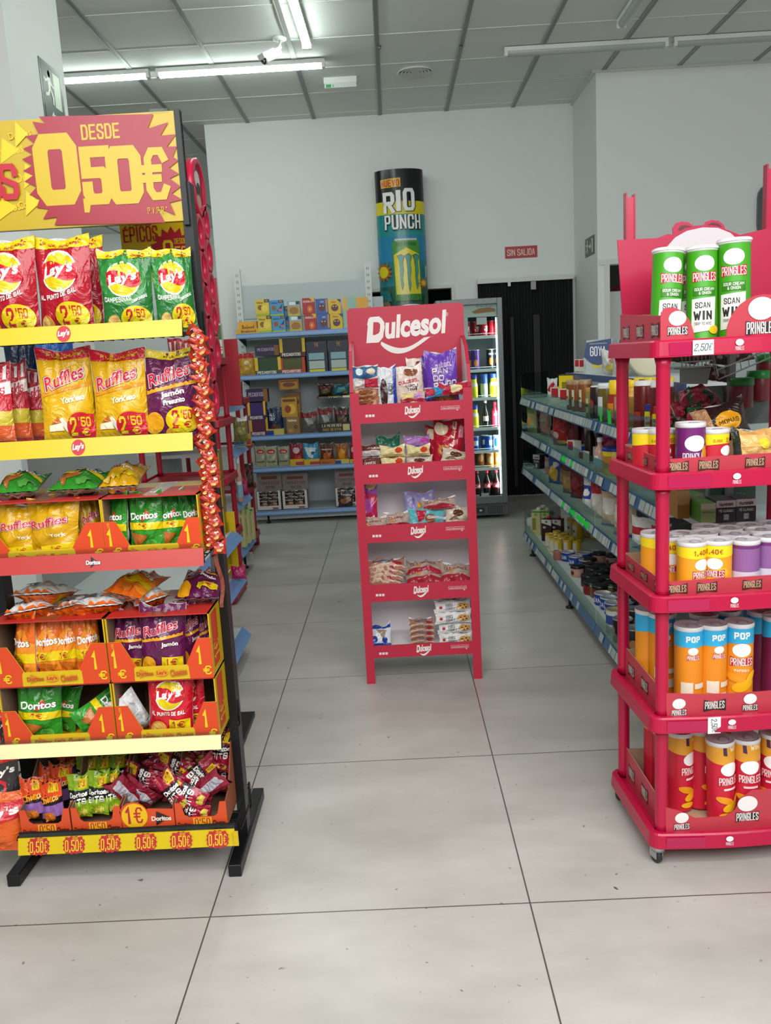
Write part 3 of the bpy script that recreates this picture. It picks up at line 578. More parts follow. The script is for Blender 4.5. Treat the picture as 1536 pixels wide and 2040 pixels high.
wrap('pork_rind_bag', '#2a1d1a', [(ell(-.1, .35, .3, .16), '#8a5a3a'), (ell(.2, .5, .2, .12), '#b08a6a'), (txt('Torreznos', -.4, .7, .4, .82, .04), '#d0c4bc')], .10, .10, .04, 52)
wrap('pasta_bag', '#b7b27a', [(ell(0, .4, .3, .2), '#c99a5a'), (rect(-.4, .7, .4, .9), '#7f9a4a')], .13, .17, .05, 53)
wrap('rice_bag', '#b08a7a', [(rect(-.4, .5, .4, .8), '#c9b0a0')], .13, .17, .05, 54)
wrap('red_plump_bag', '#ae1820', [(ell(.0, .35, .2, .12), '#c9b4a8'), (ell(.2, .12, .3, .06), Y_)], .16, .22, .09, 55)
wrap('white_red_sachet', '#dcdcd8', [(poly([(-.4, .4), (.2, .9), (.4, .7), (-.1, .3)]), '#b8242e')], .12, .14, .04, 56)
wrap('blue_candy_bag', '#1f4aa0', [(ell(0, .4, .3, .3), '#c9a23a'), (ell(.1, .7, .2, .1), '#e0dcd0')], .11, .13, .04, 57)
wrap('bean_bag', '#8a6a44', [(rect(-.4, .2, .4, .6), '#a8824e'), (rect(-.5, .8, .5, 1), '#5a2a22')], .11, .16, .05, 58)
wrap('maroon_bean_bag', '#6d141e', [(ell(0, .5, .3, .2), '#8f2a30')], .12, .18, .05, 59)
wrap('blue_white_flour', '#dcdedc', [(rect(-.5, .45, .5, .8), '#2340a8'), (ell(0, .62, .2, .1), WH)], .09, .15, .06, 60)
wrap('red_white_flour', '#d8cfc8', [(rect(-.5, .68, .5, .95), '#b8202e')], .09, .16, .06, 61)
wrap('cream_grain_bag', '#cfb79a', [(rect(-.3, .35, .3, .75), '#ded6cc'), (rect(-.5, .0, .5, .07), '#2a4aa0'), (rect(-.5, .9, .5, 1), '#2a5aa8')], .15, .20, .08, 62)
wrap('tricolour_bag', '#e2e2e0', [(rect(-.5, .55, .5, .75), '#b8202e'), (poly([(-.5, .1), (.5, .4), (.5, .1)]), '#1f5ab0')], .15, .19, .09, 63)
wrap('magenta_pouch', '#b01a5a', [(ell(0, .5, .3, .25), '#c24a80')], .13, .12, .05, 64)
wrap('olive_sack', '#77703a', [(rect(-.4, .3, .4, .6), '#8f8a4a'), (rect(-.2, .85, .5, 1), '#e0e0dc')], .12, .15, .05, 65)
wrap('black_bread_pack', '#2a211e', [(rect(-.5, .1, -.22, .95), '#b58a62'), (ell(.1, .5, .26, .26), '#d99a1c'), (txt('MONAS', -.1, .42, .3, .54, .05), '#4a3418')], .16, .13, .07, 66)
wrap('clear_bread_pack', '#c99a5a', [(rect(-.4, .1, .35, .42), '#d8ae6a'), (rect(-.4, .5, .35, .85), '#d8ae6a'), (rect(-.5, .0, -.38, 1), '#24302a'), (ell(.15, .6, .14, .16), '#e9c83a'), (rect(.1, .02, .28, .3), '#dcd6e6')], .14, .11, .07, 67)
wrap('pink_gummy_bag', '#a31c38', [(poly([(-.4, .2), (.4, .5), (.4, .75), (-.4, .45)]), '#c84a68'), (rect(-.08, 0, .12, 1), '#1f5a2a')], .13, .12, .05, 68)
wrap('dark_blue_bag', '#12243f', [(ell(0, .6, .3, .2), '#1e2f4a')], .16, .24, .06, 69)
wrap('light_blue_bag', '#2f6fc4', [(poly([(-.2, 0), (-.1, .8), (.1, .5), (.2, 0)]), '#101820'), (poly([(.3, 0), (.35, .9), (.5, .5), (.5, 0)]), '#101820')], .16, .24, .06, 70)
# --- cans, jars and bottles
def cyl(mb, r, items, step=.12): mb.deco(lambda s, z, e: ((r+e)*math.sin(s/r), -(r+e)*math.cos(s/r), z), items, (r*step*1.2, 0), e0=.0004, de=.00025)
def crispcan(name, base, items, r=.0365, h=.225, lid='#d9d9da', topcol=None, seed=0):
    def mk():
        o = bpy.data.objects.new('crisps_can', None); o.empty_display_size = .03; COL.objects.link(o)
        b = MB().lathe([(r*.97, 0), (r, .002), (r, .006), (r*.985, .008), (r*.985, h-.012)], ink(base), 36, caps=(True, False))
        cyl(b, r*.985, items); b.build('can_body', o)
        g = mat('#cfcdd1', .38); l = MB()
        l.lathe([(r*.985, h-.012), (r*1.02, h-.011), (r*1.02, h-.004), (r*1.0, h)], mat(lid, .35), 36, caps=(False, False))
        l.lathe([(r*1.0, h), (r*.93, h), (r*.91, h-.004), (r*.5, h-.0045), (0, h-.0045)], g, 36, caps=(False, False))
        l.lathe([(r*.42, h-.0040), (r*.36, h-.0015), (r*.30, h-.0042)], mat('#a09ea4', .38), 24, caps=(False, False), o=(r*.2, -r*.15, 0)); l.build('lid', o)
        return o
    KB[name] = (mk, (r*2, r*2, h))
def cband(r, z0, z1, k=0, hw=None, n=24):
    hw = hw or math.pi*r*.999
    return band([(-hw+2*hw*i/n, z1) for i in range(n+1)], [(-hw+2*hw*i/n, z0+k*math.cos(2*math.pi*i/n)) for i in range(n+1)])
def logo(z, s=1., frame='#b8172c', wc='#f4f1ee'):
    """white oval above a curved word on a bow shaped frame"""
    bow = poly([(-.030*s, z-.026*s), (-.030*s, z+.0*s), (0, z-.005*s), (.030*s, z+.0*s), (.030*s, z-.026*s), (0, z-.021*s)])
    return [(ell(0, z+.018*s, .024*s, .018*s), '#f4f2f0'), (bow, frame), (txt('PRINGLES', -.028*s, z-.0235*s, .028*s, z-.0035*s, .05), wc)]
def chips(z, s=1., c='#f0b41c'): return [(ell(.002*s, z, .016*s, .008*s, a0=.4), c), (ell(-.010*s, z+.012*s, .014*s, .006*s, a0=-.3), '#e8961c'), (ell(.014*s, z+.014*s, .010*s, .005*s, a0=.8), c)]
R36 = .0365*.985
crispcan('can_green', '#3f9a16', logo(.165)+[(rect(-.028, .108, .026, .128), '#2f7a14'), (txt('SOUR CREAM', -.024, .119, .022, .126, .03), WH), (txt('& ONION', -.014, .110, .014, .117, .03), WH), (poly([(-.032, .02), (.024, .026), (.026, .104), (-.030, .100)]), '#e6e6e0'), (txt('SCAN', -.022, .078, .012, .092, .06), '#2a2a28'), (txt('WIN', -.026, .050, .016, .072, .12), '#20201f'), (txt('TRIP TO NYC', -.024, .038, .014, .045, .03), '#3a3a38'), (ell(.022, .026, .013, .010), '#ecc01c'), (cband(R36, .218, .223), '#e9e9e6')])
crispcan('can_red', '#c41a34', [(cband(R36, .172, .223, .008), '#dd9a2c'), (txt('WIN', .0, .200, .026, .213, .08), '#f6e2b4'), (poly([(-.018, .192), (-.008, .190), (-.010, .214), (-.019, .214)]), '#4a2448')]+logo(.132, 1.05, '#c41a34')+[(rect(-.018, .092, .018, .098), '#f0d8d8')]+chips(.045, 1.6)+[(ell(-.012, .02, .018, .008), '#f0b41c')])
crispcan('can_pop', '#e08a1a', [(cband(R36, .168, .223, -.006), '#2fa9d6'), (txt('POP', -.020, .186, .020, .204, .1), WH)]+logo(.138)+[(txt('PAPRIKA', -.018, .098, .018, .105, .04), '#f6ead2')]+chips(.06, 1.8)+[(ell(.0, .02, .022, .006), '#b5401c')])
crispcan('can_pop_back', '#dd8418', [(cband(R36, .172, .223, 0), '#2fa9d6'), (txt('POP', -.018, .186, .018, .202, .1), WH)]+logo(.152, .55)+[(rect(-.03, .045, .0, .078), '#e7d9c4'), (rect(.004, .06, .034, .074), '#e7d9c4'), (rect(.004, .02, .024, .045), '#d9cdbb')])
crispcan('can_pop_purple', '#6d1a40', [(cband(R36, .168, .223, -.008), '#2fa9d6')]+logo(.13)+chips(.06, 1.4))
crispcan('can_yellow_small', '#ee9a1c', [(cband(R36, .092, .118, .004), '#f3d51a'), (txt('1,40€', -.022, .097, .020, .110, .08), '#a8481a')]+[(ell(.018, .05, .016, .012), '#f2b62a'), (ell(-.018, .03, .014, .008), '#f2b62a')]+logo(.058, .82), h=.13)
crispcan('can_red_small', '#c01a30', [(cband(R36, .060, .088, -.004), '#f3d51a'), (txt('0,85€', .0, .066, .028, .078, .08), '#a02418'), (txt('0,85€', -.034, .068, -.012, .075, .04), '#a02418')]+logo(.034, .7, '#c01a30'), h=.10)
crispcan('can_purple', '#6d1c68', logo(.05, 1.1, '#6d1c68')+[(ell(.03, .045, .014, .018), '#e09a2c'), (ell(.036, .06, .006, .01), '#b05a2c')], h=.12)
crispcan('can_purple_back', '#8a5a94', [(cband(R36, .0, .045, 0), '#cfc8d6'), (rect(-.005, .02, .012, .04), '#8a8094'), (cband(R36, .105, .112), '#6d2a70')], h=.125)
def tin(name, oname, body, topc, items, r=.035, h=.05, cap=None, capc='#222', prof=None, glass=False):
    def mk():
        o = bpy.data.objects.new(oname, None); o.empty_display_size = .03; COL.objects.link(o)
        p = prof or [(r*.96, 0), (r, .003), (r, h-.003), (r*.97, h)]
        b = MB().lathe(p, mat(body, .25 if glass else .35), 24, caps=(True, bool(cap))); cyl(b, r, items, .25); b.build('body' if not prof else 'bottle_body', o)
        if cap:
            cr, c0, c1 = cap; MB().lathe([(cr, c0), (cr*1.02, c0+.002), (cr, c1-.002), (cr*.9, c1), (0, c1)], mat(capc, .35), 20, caps=(True, False)).build('cap', o)
        else:
            MB().lathe([(r*1.01, h-.003), (r*1.0, h+.001), (r*.9, h+.001), (r*.88, h-.002), (0, h-.002)], mat(topc, .35, .35), 24, caps=(False, False)).build('lid', o)
        return o
    KB[name] = (mk, (2*r, 2*r, cap[2] if cap else h))
def lab(r, z0, z1, c): return [(cband(r, z0, z1, 0, None, 16), c)]
tin('gold_can', 'food_can', '#dfb81a', '#c9a84a', lab(.026, .01, .03, '#cfc9b8')+[(rect(-.02, .01, .02, .075), '#d9d4c6')], .026, .09)
tin('gold_can_tall', 'food_can', '#d9ac1c', '#c9a84a', [(rect(-.025, .01, .02, .11), '#d2cfc6'), (ell(.0, .07, .01, .008), '#5a6a70')], .034, .13)
tin('tuna_can', 'food_can', '#1c3f9a', '#b9bcc0', [(txt('CAN', -.02, .012, .02, .032, .06), WH)], .036, .048)
tin('black_tin', 'food_jar', '#c9988a', '#16161a', [(ell(.0, .022, .012, .012), '#5a3a34')], .036, .055, (.037, .045, .06), '#17171a')
tin('black_tin_silver', 'food_jar', '#241c1c', '#8a8d92', [], .038, .06, (.039, .045, .062), '#1a1a1d')
tin('olive_can', 'food_can', '#5f6a44', '#b0a878', [(rect(-.054, .0, -.03, .05), '#d9b81c')], .038, .052)
tin('white_tall_can', 'food_can', '#c9ccd2', '#b5aa80', [(rect(-.03, .05, .03, .09), '#3a4a9a'), (rect(-.02, .01, .02, .04), '#8f97a8')], .04, .11)
tin('dark_can', 'food_can', '#1f1a1a', '#8a8d92', [(ell(-.02, .05, .016, .022), '#b0764a'), (ell(.03, .04, .016, .018), '#b0764a')], .042, .10)
tin('pink_cup', 'food_cup', '#b0705f', '#b98a7a', [], .03, .05)
tin('red_tin', 'food_jar', '#8a1620', '#17171a', [], .04, .06, (.041, .048, .064), '#17171a')
tin('spice_jar', 'spice_jar', '#8a4a1e', '#ccc', [(rect(-.018, .02, .018, .09), '#d5d3b8'), (rect(-.014, .05, .014, .06), '#3a5a3a')], .026, .125, (.026, .11, .13), '#a88a6a', glass=True)
tin('herb_jar', 'spice_jar', '#8f8a4a', '#ccc', [(rect(-.018, .02, .018, .08), '#cfcb9a'), (rect(-.016, .045, .016, .055), '#1a1a1a')], .024, .12, (.024, .105, .125), '#b5893a', glass=True)
tin('dark_jar', 'sauce_jar', '#2a1518', '#ccc', [(ell(.01, .06, .014, .018), '#a8383a'), (rect(-.02, .0, .02, .03), '#182a1c')], .03, .13, (.027, .12, .135), '#d8d4dc', glass=True)
tin('olive_jar', 'olive_jar', '#6a5a22', '#ccc', [(rect(-.024, .02, .026, .085), '#dcdce0')], .034, .125, (.034, .112, .13), '#dfe2e6', glass=True)
BP = lambda r, h, nr=.3: [(r*.95, 0), (r, .004), (r, h*.62), (r*.8, h*.74), (r*nr, h*.86), (r*nr, h)]
tin('yellow_cap_bottle', 'sauce_bottle', '#a8241c', '#ccc', [(rect(-.03, .02, .03, .07), '#e8901c'), (ell(0, .04, .012, .014), '#d0401c')], .03, .12, (.024, .10, .15), '#efc81a', BP(.03, .12, .8))
tin('ketchup_jar', 'sauce_jar', '#6a1418', '#ccc', [(rect(-.03, .0, .03, .06), '#b0352a')], .034, .14, (.032, .13, .155), '#eceae6', glass=True)
tin('green_label_bottle', 'sauce_bottle', '#d9a03a', '#ccc', [(rect(-.025, .03, .025, .09), '#3f8f3a')], .028, .14, (.02, .135, .16), '#efc81a', BP(.028, .14, .7))
tin('vinegar_bottle', 'sauce_bottle', '#1c100e', '#ccc', [], .03, .2, (.022, .17, .215), '#a8762c', BP(.03, .2, .6))
tin('clear_bottle', 'water_bottle', '#c79a8c', '#ccc', [(cband(.032, .02, .075), '#8fb8cc'), (rect(-.032, .075, .032, .09), '#e6e6e6')], .032, .17, (.016, .165, .19), '#e6e8ea', BP(.032, .17, .42), True)
tin('yellow_tub', 'food_tub', '#dcbf1c', '#ccc', [(ell(-.02, .07, .02, .02), '#2a4aa0'), (rect(.01, .03, .06, .09), '#b87a2a')], .06, .12, (.062, .112, .128), '#23309a')
tin('cola_can', 'drink_can', '#b3152a', '#c5c8cc', [(txt('Cola', -.022, .04, .022, .075, .04, 1.3), WH)], .030, .115)
tin('purple_can', 'drink_can', '#4a2478', '#c5c8cc', [(ell(0, .05, .018, .028), '#c87a3a')], .033, .155)
tin('black_can', 'drink_can', '#17171a', '#c5b07a', [(ell(0, .06, .016, .03), '#a85a1c'), (rect(-.02, .11, .02, .125), '#8a9098')], .033, .155)
tin('blue_can', 'drink_can', '#1f4fa8', '#c5c8cc', [(rect(-.02, .04, .02, .08), '#dfe6ea')], .030, .115)
tin('white_blue_can', 'drink_can', '#dfe8ee', '#c5c8cc', [(ell(0, .06, .024, .04), '#1f5ab8')], .030, .115)
tin('orange_can', 'drink_can', '#c06a1c', '#c5c8cc', [(ell(0, .06, .022, .03), '#e8c08a')], .030, .115)
tin('cola_bottle', 'drink_bottle', '#1c0d0c', '#ccc', [(cband(.032, .09, .135), '#b8152a'), (txt('Cola', -.024, .098, .024, .126, .05, .1, .2), WH)], .032, .22, (.014, .215, .235), '#c01a2e', [(.03, 0), (.032, .01), (.028, .05), (.032, .09), (.032, .14), (.012, .195), (.012, .22)], True)
tin('dark_wine_bottle', 'drink_bottle', '#141216', '#ccc', [(rect(-.024, .05, .024, .09), '#c8bfd0')], .028, .20, (.012, .195, .215), '#c9bfa8', [(.026, 0), (.028, .01), (.028, .11), (.011, .16), (.011, .2)], True)
tin('red_wine_bottle', 'drink_bottle', '#8a1428', '#ccc', [(rect(-.03, .02, .03, .13), '#b83048'), (ell(0, .1, .014, .012), '#e6d4d4')], .036, .18, (.016, .175, .20), '#9a1428', BP(.036, .18, .4), True)
tin('yellow_bottle', 'drink_bottle', '#d8d01c', '#ccc', [(rect(-.03, .09, .03, .12), '#e8e6da')], .034, .17, (.03, .15, .185), '#23409a', BP(.034, .17, .8), True)
tin('clear_sport_bottle', 'drink_bottle', '#9aa6a0', '#ccc', [], .03, .17, (.03, .11, .185), '#2a4a9c', BP(.03, .17, .8), True)
tin('green_lid_jar', 'sweet_jar', '#6a1a22', '#ccc', [], .05, .11, (.052, .10, .135), '#0f7a2a')
tin('pink_lid_jar', 'sweet_jar', '#c9b4ae', '#ccc', [], .035, .05, (.036, .045, .065), '#b81c44')
# --- boxes
def boxkind(name, oname, base, items, w, h, d, side=None, topc=None, sideitems=None):
    def mk():
        b = MB(); s = ink(side or base)
        b.box((-w/2, 0, 0), (w/2, d, h), s)
        b.deco(flatmap(0), [(rect(-w/2, 0, w/2, h), base)]+[(sh, c) for sh, c in items], e0=.0003, de=.0002)
        if topc: b.add([(-w/2, 0, h+.0003), (w/2, 0, h+.0003), (w/2, d, h+.0003), (-w/2, d, h+.0003)], [(0, 1, 2, 3)], ink(topc))
        return b.build(oname)
    KB[name] = (mk, (w, d, h))
def N_(f, w, h): return [(([(a*w, b*h) for a, b in sh[0]],)+tuple(sh[1:]), c) for sh, c in f]
def bk(name, oname, base, items, w, h, d, **k): boxkind(name, oname, base, N_(items, w, h), w, h, d, **k)
blob = [(ell(0, .42, .30, .24), '#5a2a24'), (ell(-.12, .52, .05, .04), '#e6d6c6'), (ell(.12, .52, .05, .04), '#e6d6c6')]
bk('yellow_cookie_box', 'cookie_box', '#d9bd3a', [(rect(.15, .8, .5, 1), '#1c3050'), (txt('1€', .22, .83, .42, .97), '#e9c01c'), (ell(-.15, .5, .2, .16), '#8a5a2a'), (ell(.15, .45, .25, .22), '#e6d04a'), (txt('Dinos', -.4, .75, .05, .85, .05), '#6b5222'), (rect(-.5, 0, .5, .14), '#a8b42a')], .105, .14, .05)
bk('blue_cookie_box', 'cookie_box', '#3f93c4', [(rect(.15, .82, .48, 1), '#1c3050'), (txt('1€', .22, .85, .42, .98), '#e9c01c'), (ell(-.2, .5, .18, .16), '#8a5a2a'), (poly([(0, .3), (.45, .75), (.3, .2)]), '#1f3048'), (ell(.25, .35, .14, .1), '#b86a7a'), (txt('Galletas', -.42, .78, .1, .88, .05), '#1f4a70'), (rect(-.5, 0, .5, .1), '#9ab83a')], .105, .14, .05)
bk('beige_cookie_box', 'cookie_box', '#b59a5a', [(rect(-.5, .68, .5, 1), '#7fa8c0'), (rect(-.35, .74, .15, .95), '#dfe3e0'), (rect(.2, .78, .46, .98), '#1c3050'), (ell(0, .35, .36, .24), '#9a6a2a'), (rect(-.5, 0, .5, .12), '#b8b42a')], .10, .14, .05)
bk('red_cookie_box', 'cookie_box', '#a8201f', [(txt('CHIQUILÍN', -.42, .72, .36, .84, .05), '#efe0d6'), (ell(.1, .3, .22, .22), '#d9662a'), (ell(.1, .3, .08, .08), '#f0b04a'), (poly([(.1, 1), (.5, 1), (.5, .7)]), '#e9b41c')], .10, .14, .05)
bk('blue_bear_box', 'cookie_box', '#3358a0', blob+[(rect(-.1, .74, .2, .84), '#8aa8d0'), (rect(.34, .1, .5, .95), '#c08a3a')], .10, .14, .05)
bk('yellow_bear_box', 'cookie_box', '#dcb51c', blob+[(poly([(.2, 1), (.5, 1), (.5, .75)]), '#1c3a6a'), (txt('Ositos', -.3, .78, .15, .88, .05), '#b8481c')], .10, .14, .05)
bk('green_cereal_box', 'cookie_box', '#8fb8a8', [(rect(-.5, .6, -.2, 1), '#e0a83a'), (ell(.2, .2, .14, .12), '#3f8f4a')], .10, .14, .05)
bk('orange_cereal_box', 'cookie_box', '#dca42a', [(ell(0, .35, .3, .25), '#c8802a'), (rect(-.5, 0, .5, .12), '#d08ab0')], .10, .14, .05)
bk('yellow_carton_tray', 'biscuit_tray', '#dca41a', [(txt('Brakond', -.3, .25, .35, .75, .05), '#6b4414')], .18, .05, .08)
def shelfcarton(name, back, body, col, word, tab='#dcb81c', wc=WH, w=.2, h=.14, n=7):
    it = [(rect(-.36, .24, .36, .92), body)]+[(rect(-.36, .28+.09*i, .36, .29+.09*i), '#1a1a18') for i in range(n)]
    it += [(rect(-.5, .2, -.38, 1), tab), (rect(.38, .2, .5, 1), tab), (rect(-.5, 0, .5, .24), col), (txt(word, -.42, .04, .3, .20, .06), wc)]
    bk(name, 'biscuit_carton', back, it, w, h, .12, side=col)
shelfcarton('green_biscuit_carton', '#2c2620', '#1f4a26', '#3a4a30', 'PECADITOS')
shelfcarton('dark_biscuit_carton', '#241a18', '#2c2422', '#4a2420', 'PECADITOS', '#dcb81c')
shelfcarton('olive_biscuit_carton', '#241a18', '#4a5220', '#a83a1c', 'PECADITOS', '#b8381c', h=.09, n=4)
shelfcarton('purple_biscuit_carton', '#241830', '#3a1f70', '#3f2358', 'PECADITOS', '#dcb01c')
shelfcarton('plum_biscuit_carton', '#3a1828', '#5a1f48', '#6a2444', 'PECADITOS', '#c8a41c')
bk('violet_biscuit_carton', 'biscuit_carton', '#2f1c4a', [(txt('PECADITOS', -.4, .45, .3, .75, .05), '#cfc4dc'), (rect(.3, 0, .5, 1), '#8a5a1c')], .16, .08, .1)
bk('blue_round_carton', 'biscuit_carton', '#16243c', [(rect(-.4, .4, .35, .62), '#7fa8b0'), (rect(-.4, .1, .35, .36), '#a8b8b0'), (rect(-.4, .0, .35, .08), '#c8c41c'), (rect(.4, 0, .5, 1), '#101c30'), (txt('1€', -.1, .82, .1, .97), '#d98a1c')], .15, .17, .1)
bk('honey_cookie_box', 'cookie_box', '#8a5a1c', [(rect(-.42, .08, .42, .9), '#b8882a'), (ell(0, .45, .3, .2), '#7a3a1c'), (rect(-.4, .72, .4, .82), '#5a3a16')], .15, .14, .06)
bk('gold_cookie_box', 'cookie_box', '#b88a2a', [(ell(.1, .4, .3, .26), '#d9b03a'), (ell(-.1, .4, .2, .2), '#8a3a1c'), (rect(-.4, .78, .4, .92), '#6b3a16')], .12, .16, .06)
bk('tan_cookie_box', 'cookie_box', '#8a6a3a', [(txt('Galleta', -.4, .72, .3, .86, .04), '#e0d4b8'), (ell(.2, .4, .14, .1), '#2a2218'), (txt('1€', .14, .36, .28, .44), '#e9c01c'), (ell(-.2, .2, .2, .1), '#b08a4a')], .10, .13, .06)
bk('flakes_display', 'snack_display_box', '#1d1a17', [(txt('¿AGUANTAS', -.45, .55, -.15, .75, .05), '#cfc8b8'), (txt('FLAKES', -.14, .52, .24, .86, .1), '#e6e2d4'), (txt('PARA EL', -.45, .15, -.2, .35, .05), '#d8c02a'), (txt('CAMINO?', -.16, .1, .24, .42, .1), '#d8c02a'), (rect(.27, 0, .5, 1), '#d0c85a'), (rect(.3, .15, .46, .85), '#e0dab0')], .27, .055, .12)
bk('snack_display', 'snack_display_box', '#1d1816', [(txt('LA MERIENDA', -.38, .55, .24, .86, .06), '#cfc8b8'), (txt('MAS BESTIA', -.36, .12, .22, .42, .06), '#b8a02a'), (rect(.27, .1, .48, .8), '#c8bc7a')], .27, .055, .12)
bk('low_yellow_tray', 'sweet_tray', '#c8a41c', [(rect(-.1, .1, .5, .6), '#a83048')], .13, .06, .05); bk('low_orange_tray', 'sweet_tray', '#b0601c', [(txt('NUEVO', -.4, .2, .2, .6, .04), '#3a2010')], .13, .06, .05); bk('low_blue_tray', 'sweet_tray', '#c8b05a', [(rect(-.5, 0, -.1, .8), '#1c3a8a')], .13, .06, .05)
def rindbox():
    b = MB(); g = ink('#8f8682')
    b.box((-.11, .10, 0), (.11, .104, .24), g).box((-.11, 0, 0), (-.106, .104, .13), g).box((.106, 0, 0), (.11, .104, .13), g).box((-.11, 0, 0), (.11, .104, .004), g)
    b.prism([(-.11, 0), (.11, 0), (.11, .13), (.085, .13), (.085, .03), (-.085, .03), (-.085, .13), (-.11, .13)], 0, .003, ink('#cfcac6'))
    b.deco(flatmap(.10), [(txt('TORREZNOS', -.09, .165, .09, .185, .05), '#7a5a54'), (rect(-.07, .20, .07, .22), '#7a3a34'), (rect(-.04, .135, .0, .155), '#6f6864'), (rect(.01, .135, .05, .155), '#6f6864')])
    b.deco(flatmap(0), [(rect(.03, .008, .08, .018), '#7a3a34')])
    return b.build('snack_display_box')
KB['rind_box'] = (rindbox, (.22, .104, .24))
bk('milk_carton', 'milk_carton', '#c9c58a', [(ell(0, .85, .2, .08), '#8aa84a'), (rect(-.4, .2, .0, .7), '#8f8a3a'), (rect(-.5, .93, .5, 1), '#3f9a4a')], .065, .17, .065)
bk('grey_carton', 'milk_carton', '#8f9494', [(ell(0, .8, .2, .08), '#5f6464')], .065, .18, .065)
def carton(name, oname, base, items, w, h, d, capc):
    bk(name+'_b', oname, base, items, w, h, d)
    def mk():
        o = KB[name+'_b'][0](); MB().lathe([(.014, h), (.014, h+.016), (0, h+.016)], mat(capc, .4), 14, o=(w*.15, d/2, 0)).build('cap', o); return o
    KB[name] = (mk, (w, d, h+.016))
carton('milk', 'milk_carton', '#c9c58a', [(ell(0, .85, .2, .06), '#8aa84a'), (rect(-.4, .2, .0, .7), '#8f8a3a'), (rect(-.5, .93, .5, 1), '#3f9a4a')], .065, .17, .065, '#dfe2e0')
carton('wine', 'wine_carton', '#3a1520', [(poly([(-.5, 1), (.5, 1), (.5, .72), (-.5, .84)]), '#d9d9d6'), (ell(0, .9, .12, .05), '#6a6a6a'), (ell(-.2, .64, .16, .05), '#cfc4c4')], .07, .15, .07, '#a82030')
bk('small_white_box', 'food_box', '#c9cfcc', [(rect(-.3, .2, .3, .5), '#9aa8a4')], .04, .10, .04)
bk('yellow_box', 'food_box', '#e0c81a', [(rect(-.3, .15, .3, .6), '#8a7a1a'), (rect(-.5, .94, .5, 1), '#2a2a28')], .09, .10, .06, side='#8a7a1a')
bk('white_red_box', 'food_box', '#dcd8d0', [(rect(-.4, .4, .3, .95), '#b8242e')], .07, .08, .04)
bk('green_tea_box', 'tea_box', '#9fbf7a', [(rect(-.5, .7, .5, 1), '#cdd6b8'), (txt('MANZANILLA', -.4, .5, .4, .6), '#4a5a3a')], .085, .115, .09, side='#4f8a3a', topc='#6fa85a')
bk('black_tea_box', 'tea_box', '#3a3b3e', [(rect(-.5, .68, .5, 1), '#e3d6d8'), (txt('Hornimans', -.35, .74, .35, .92, .06, .06), '#3a3a3c'), (txt('TÉ CLÁSSIC', -.38, .46, .38, .60, .05), '#d8d8da'), (rect(-.12, .1, .14, .36), '#b9babd')], .085, .115, .09, side='#2a2b2d', topc='#5a5a5c')
bk('dark_green_box', 'tea_box', '#123a22', [(txt('Infusión', -.35, .55, .2, .7, .03), '#5a7a5a'), (rect(-.35, .3, .1, .34), '#7a8a6a')], .19, .09, .1)
bk('orange_tea_box', 'tea_box', '#a87a3a', [(rect(-.5, .5, .5, 1), '#c8a070')], .07, .10, .1)
bk('spice_carton', 'food_box', '#e6d81c', [(rect(-.5, .34, .5, .72), '#e6dcc8'), (txt('GOYA', -.42, .60, .42, .72, .1), '#1a1a20'), (txt('Adobo', -.42, .42, .42, .58, .05, .1), '#b8381c')], .05, .13, .05)
def spice(name, capc, base):
    bk(name+'_b', 'seasoning_box', base, [(rect(-.5, .34, .5, .78), '#e6dcc8'), (txt('GOYA', -.42, .64, .42, .78, .1), '#1a1a20'), (txt('Adobo', -.42, .42, .42, .60, .05, .1), '#b8381c')], .05, .11, .045)
    def mk():
        o = KB[name+'_b'][0](); MB().box((-.022, .002, .11), (.022, .043, .145), mat(capc, .4)).build('cap', o, .003); return o
    KB[name] = (mk, (.05, .045, .145))
spice('adobo_blue', '#1f3a9a', '#e0d61c'); spice('adobo_red', '#c0242c', '#ecdc1c')
# ================================================================ crisps rack on the left
BLK = mat('#17181a', .38, .3); CLR = mat('#eef4f2', .06, 0, 'clear'); YEL = ink('#cfb30c'); KRAFT = mat('#7a5f4b', .8)
RX0, RX1, RY = -1.075, -.504, 2.25
rack = thing('crisps_rack', 'black metal crisps rack with red and yellow price header and sloped shelf edges', 'display rack', ((RX0+RX1)/2, RY, 0))
OX, OY = rack.location.x, rack.location.y
def rk(mb, name, bev=0, label=None):
    o = mb.build(name, rack, bev, label); o.location = (-OX, -OY, 0); return o
for x in (RX1, RX0-.03):
    p = MB().box((x, RY-.02, .03), (x+.025, RY+.03, 1.81), BLK)
    for k in range(56): p.box((x-.0015, RY-.004, .06+k*.031), (x, RY+.004, .075+k*.031), mat('#050505', .8))
    rk(p, 'post', .002)
    rk(MB().box((x-.005, RY-.17, 0), (x+.030, RY+.25, .035), BLK), 'foot', .003)
rk(MB().box((RX0-.03, RY-.02, .035), (RX1, RY+.02, .085), BLK), 'crossbar', .003)
def P(px, py, Y): p = atY(px, py, Y); return (p.x, p.z)
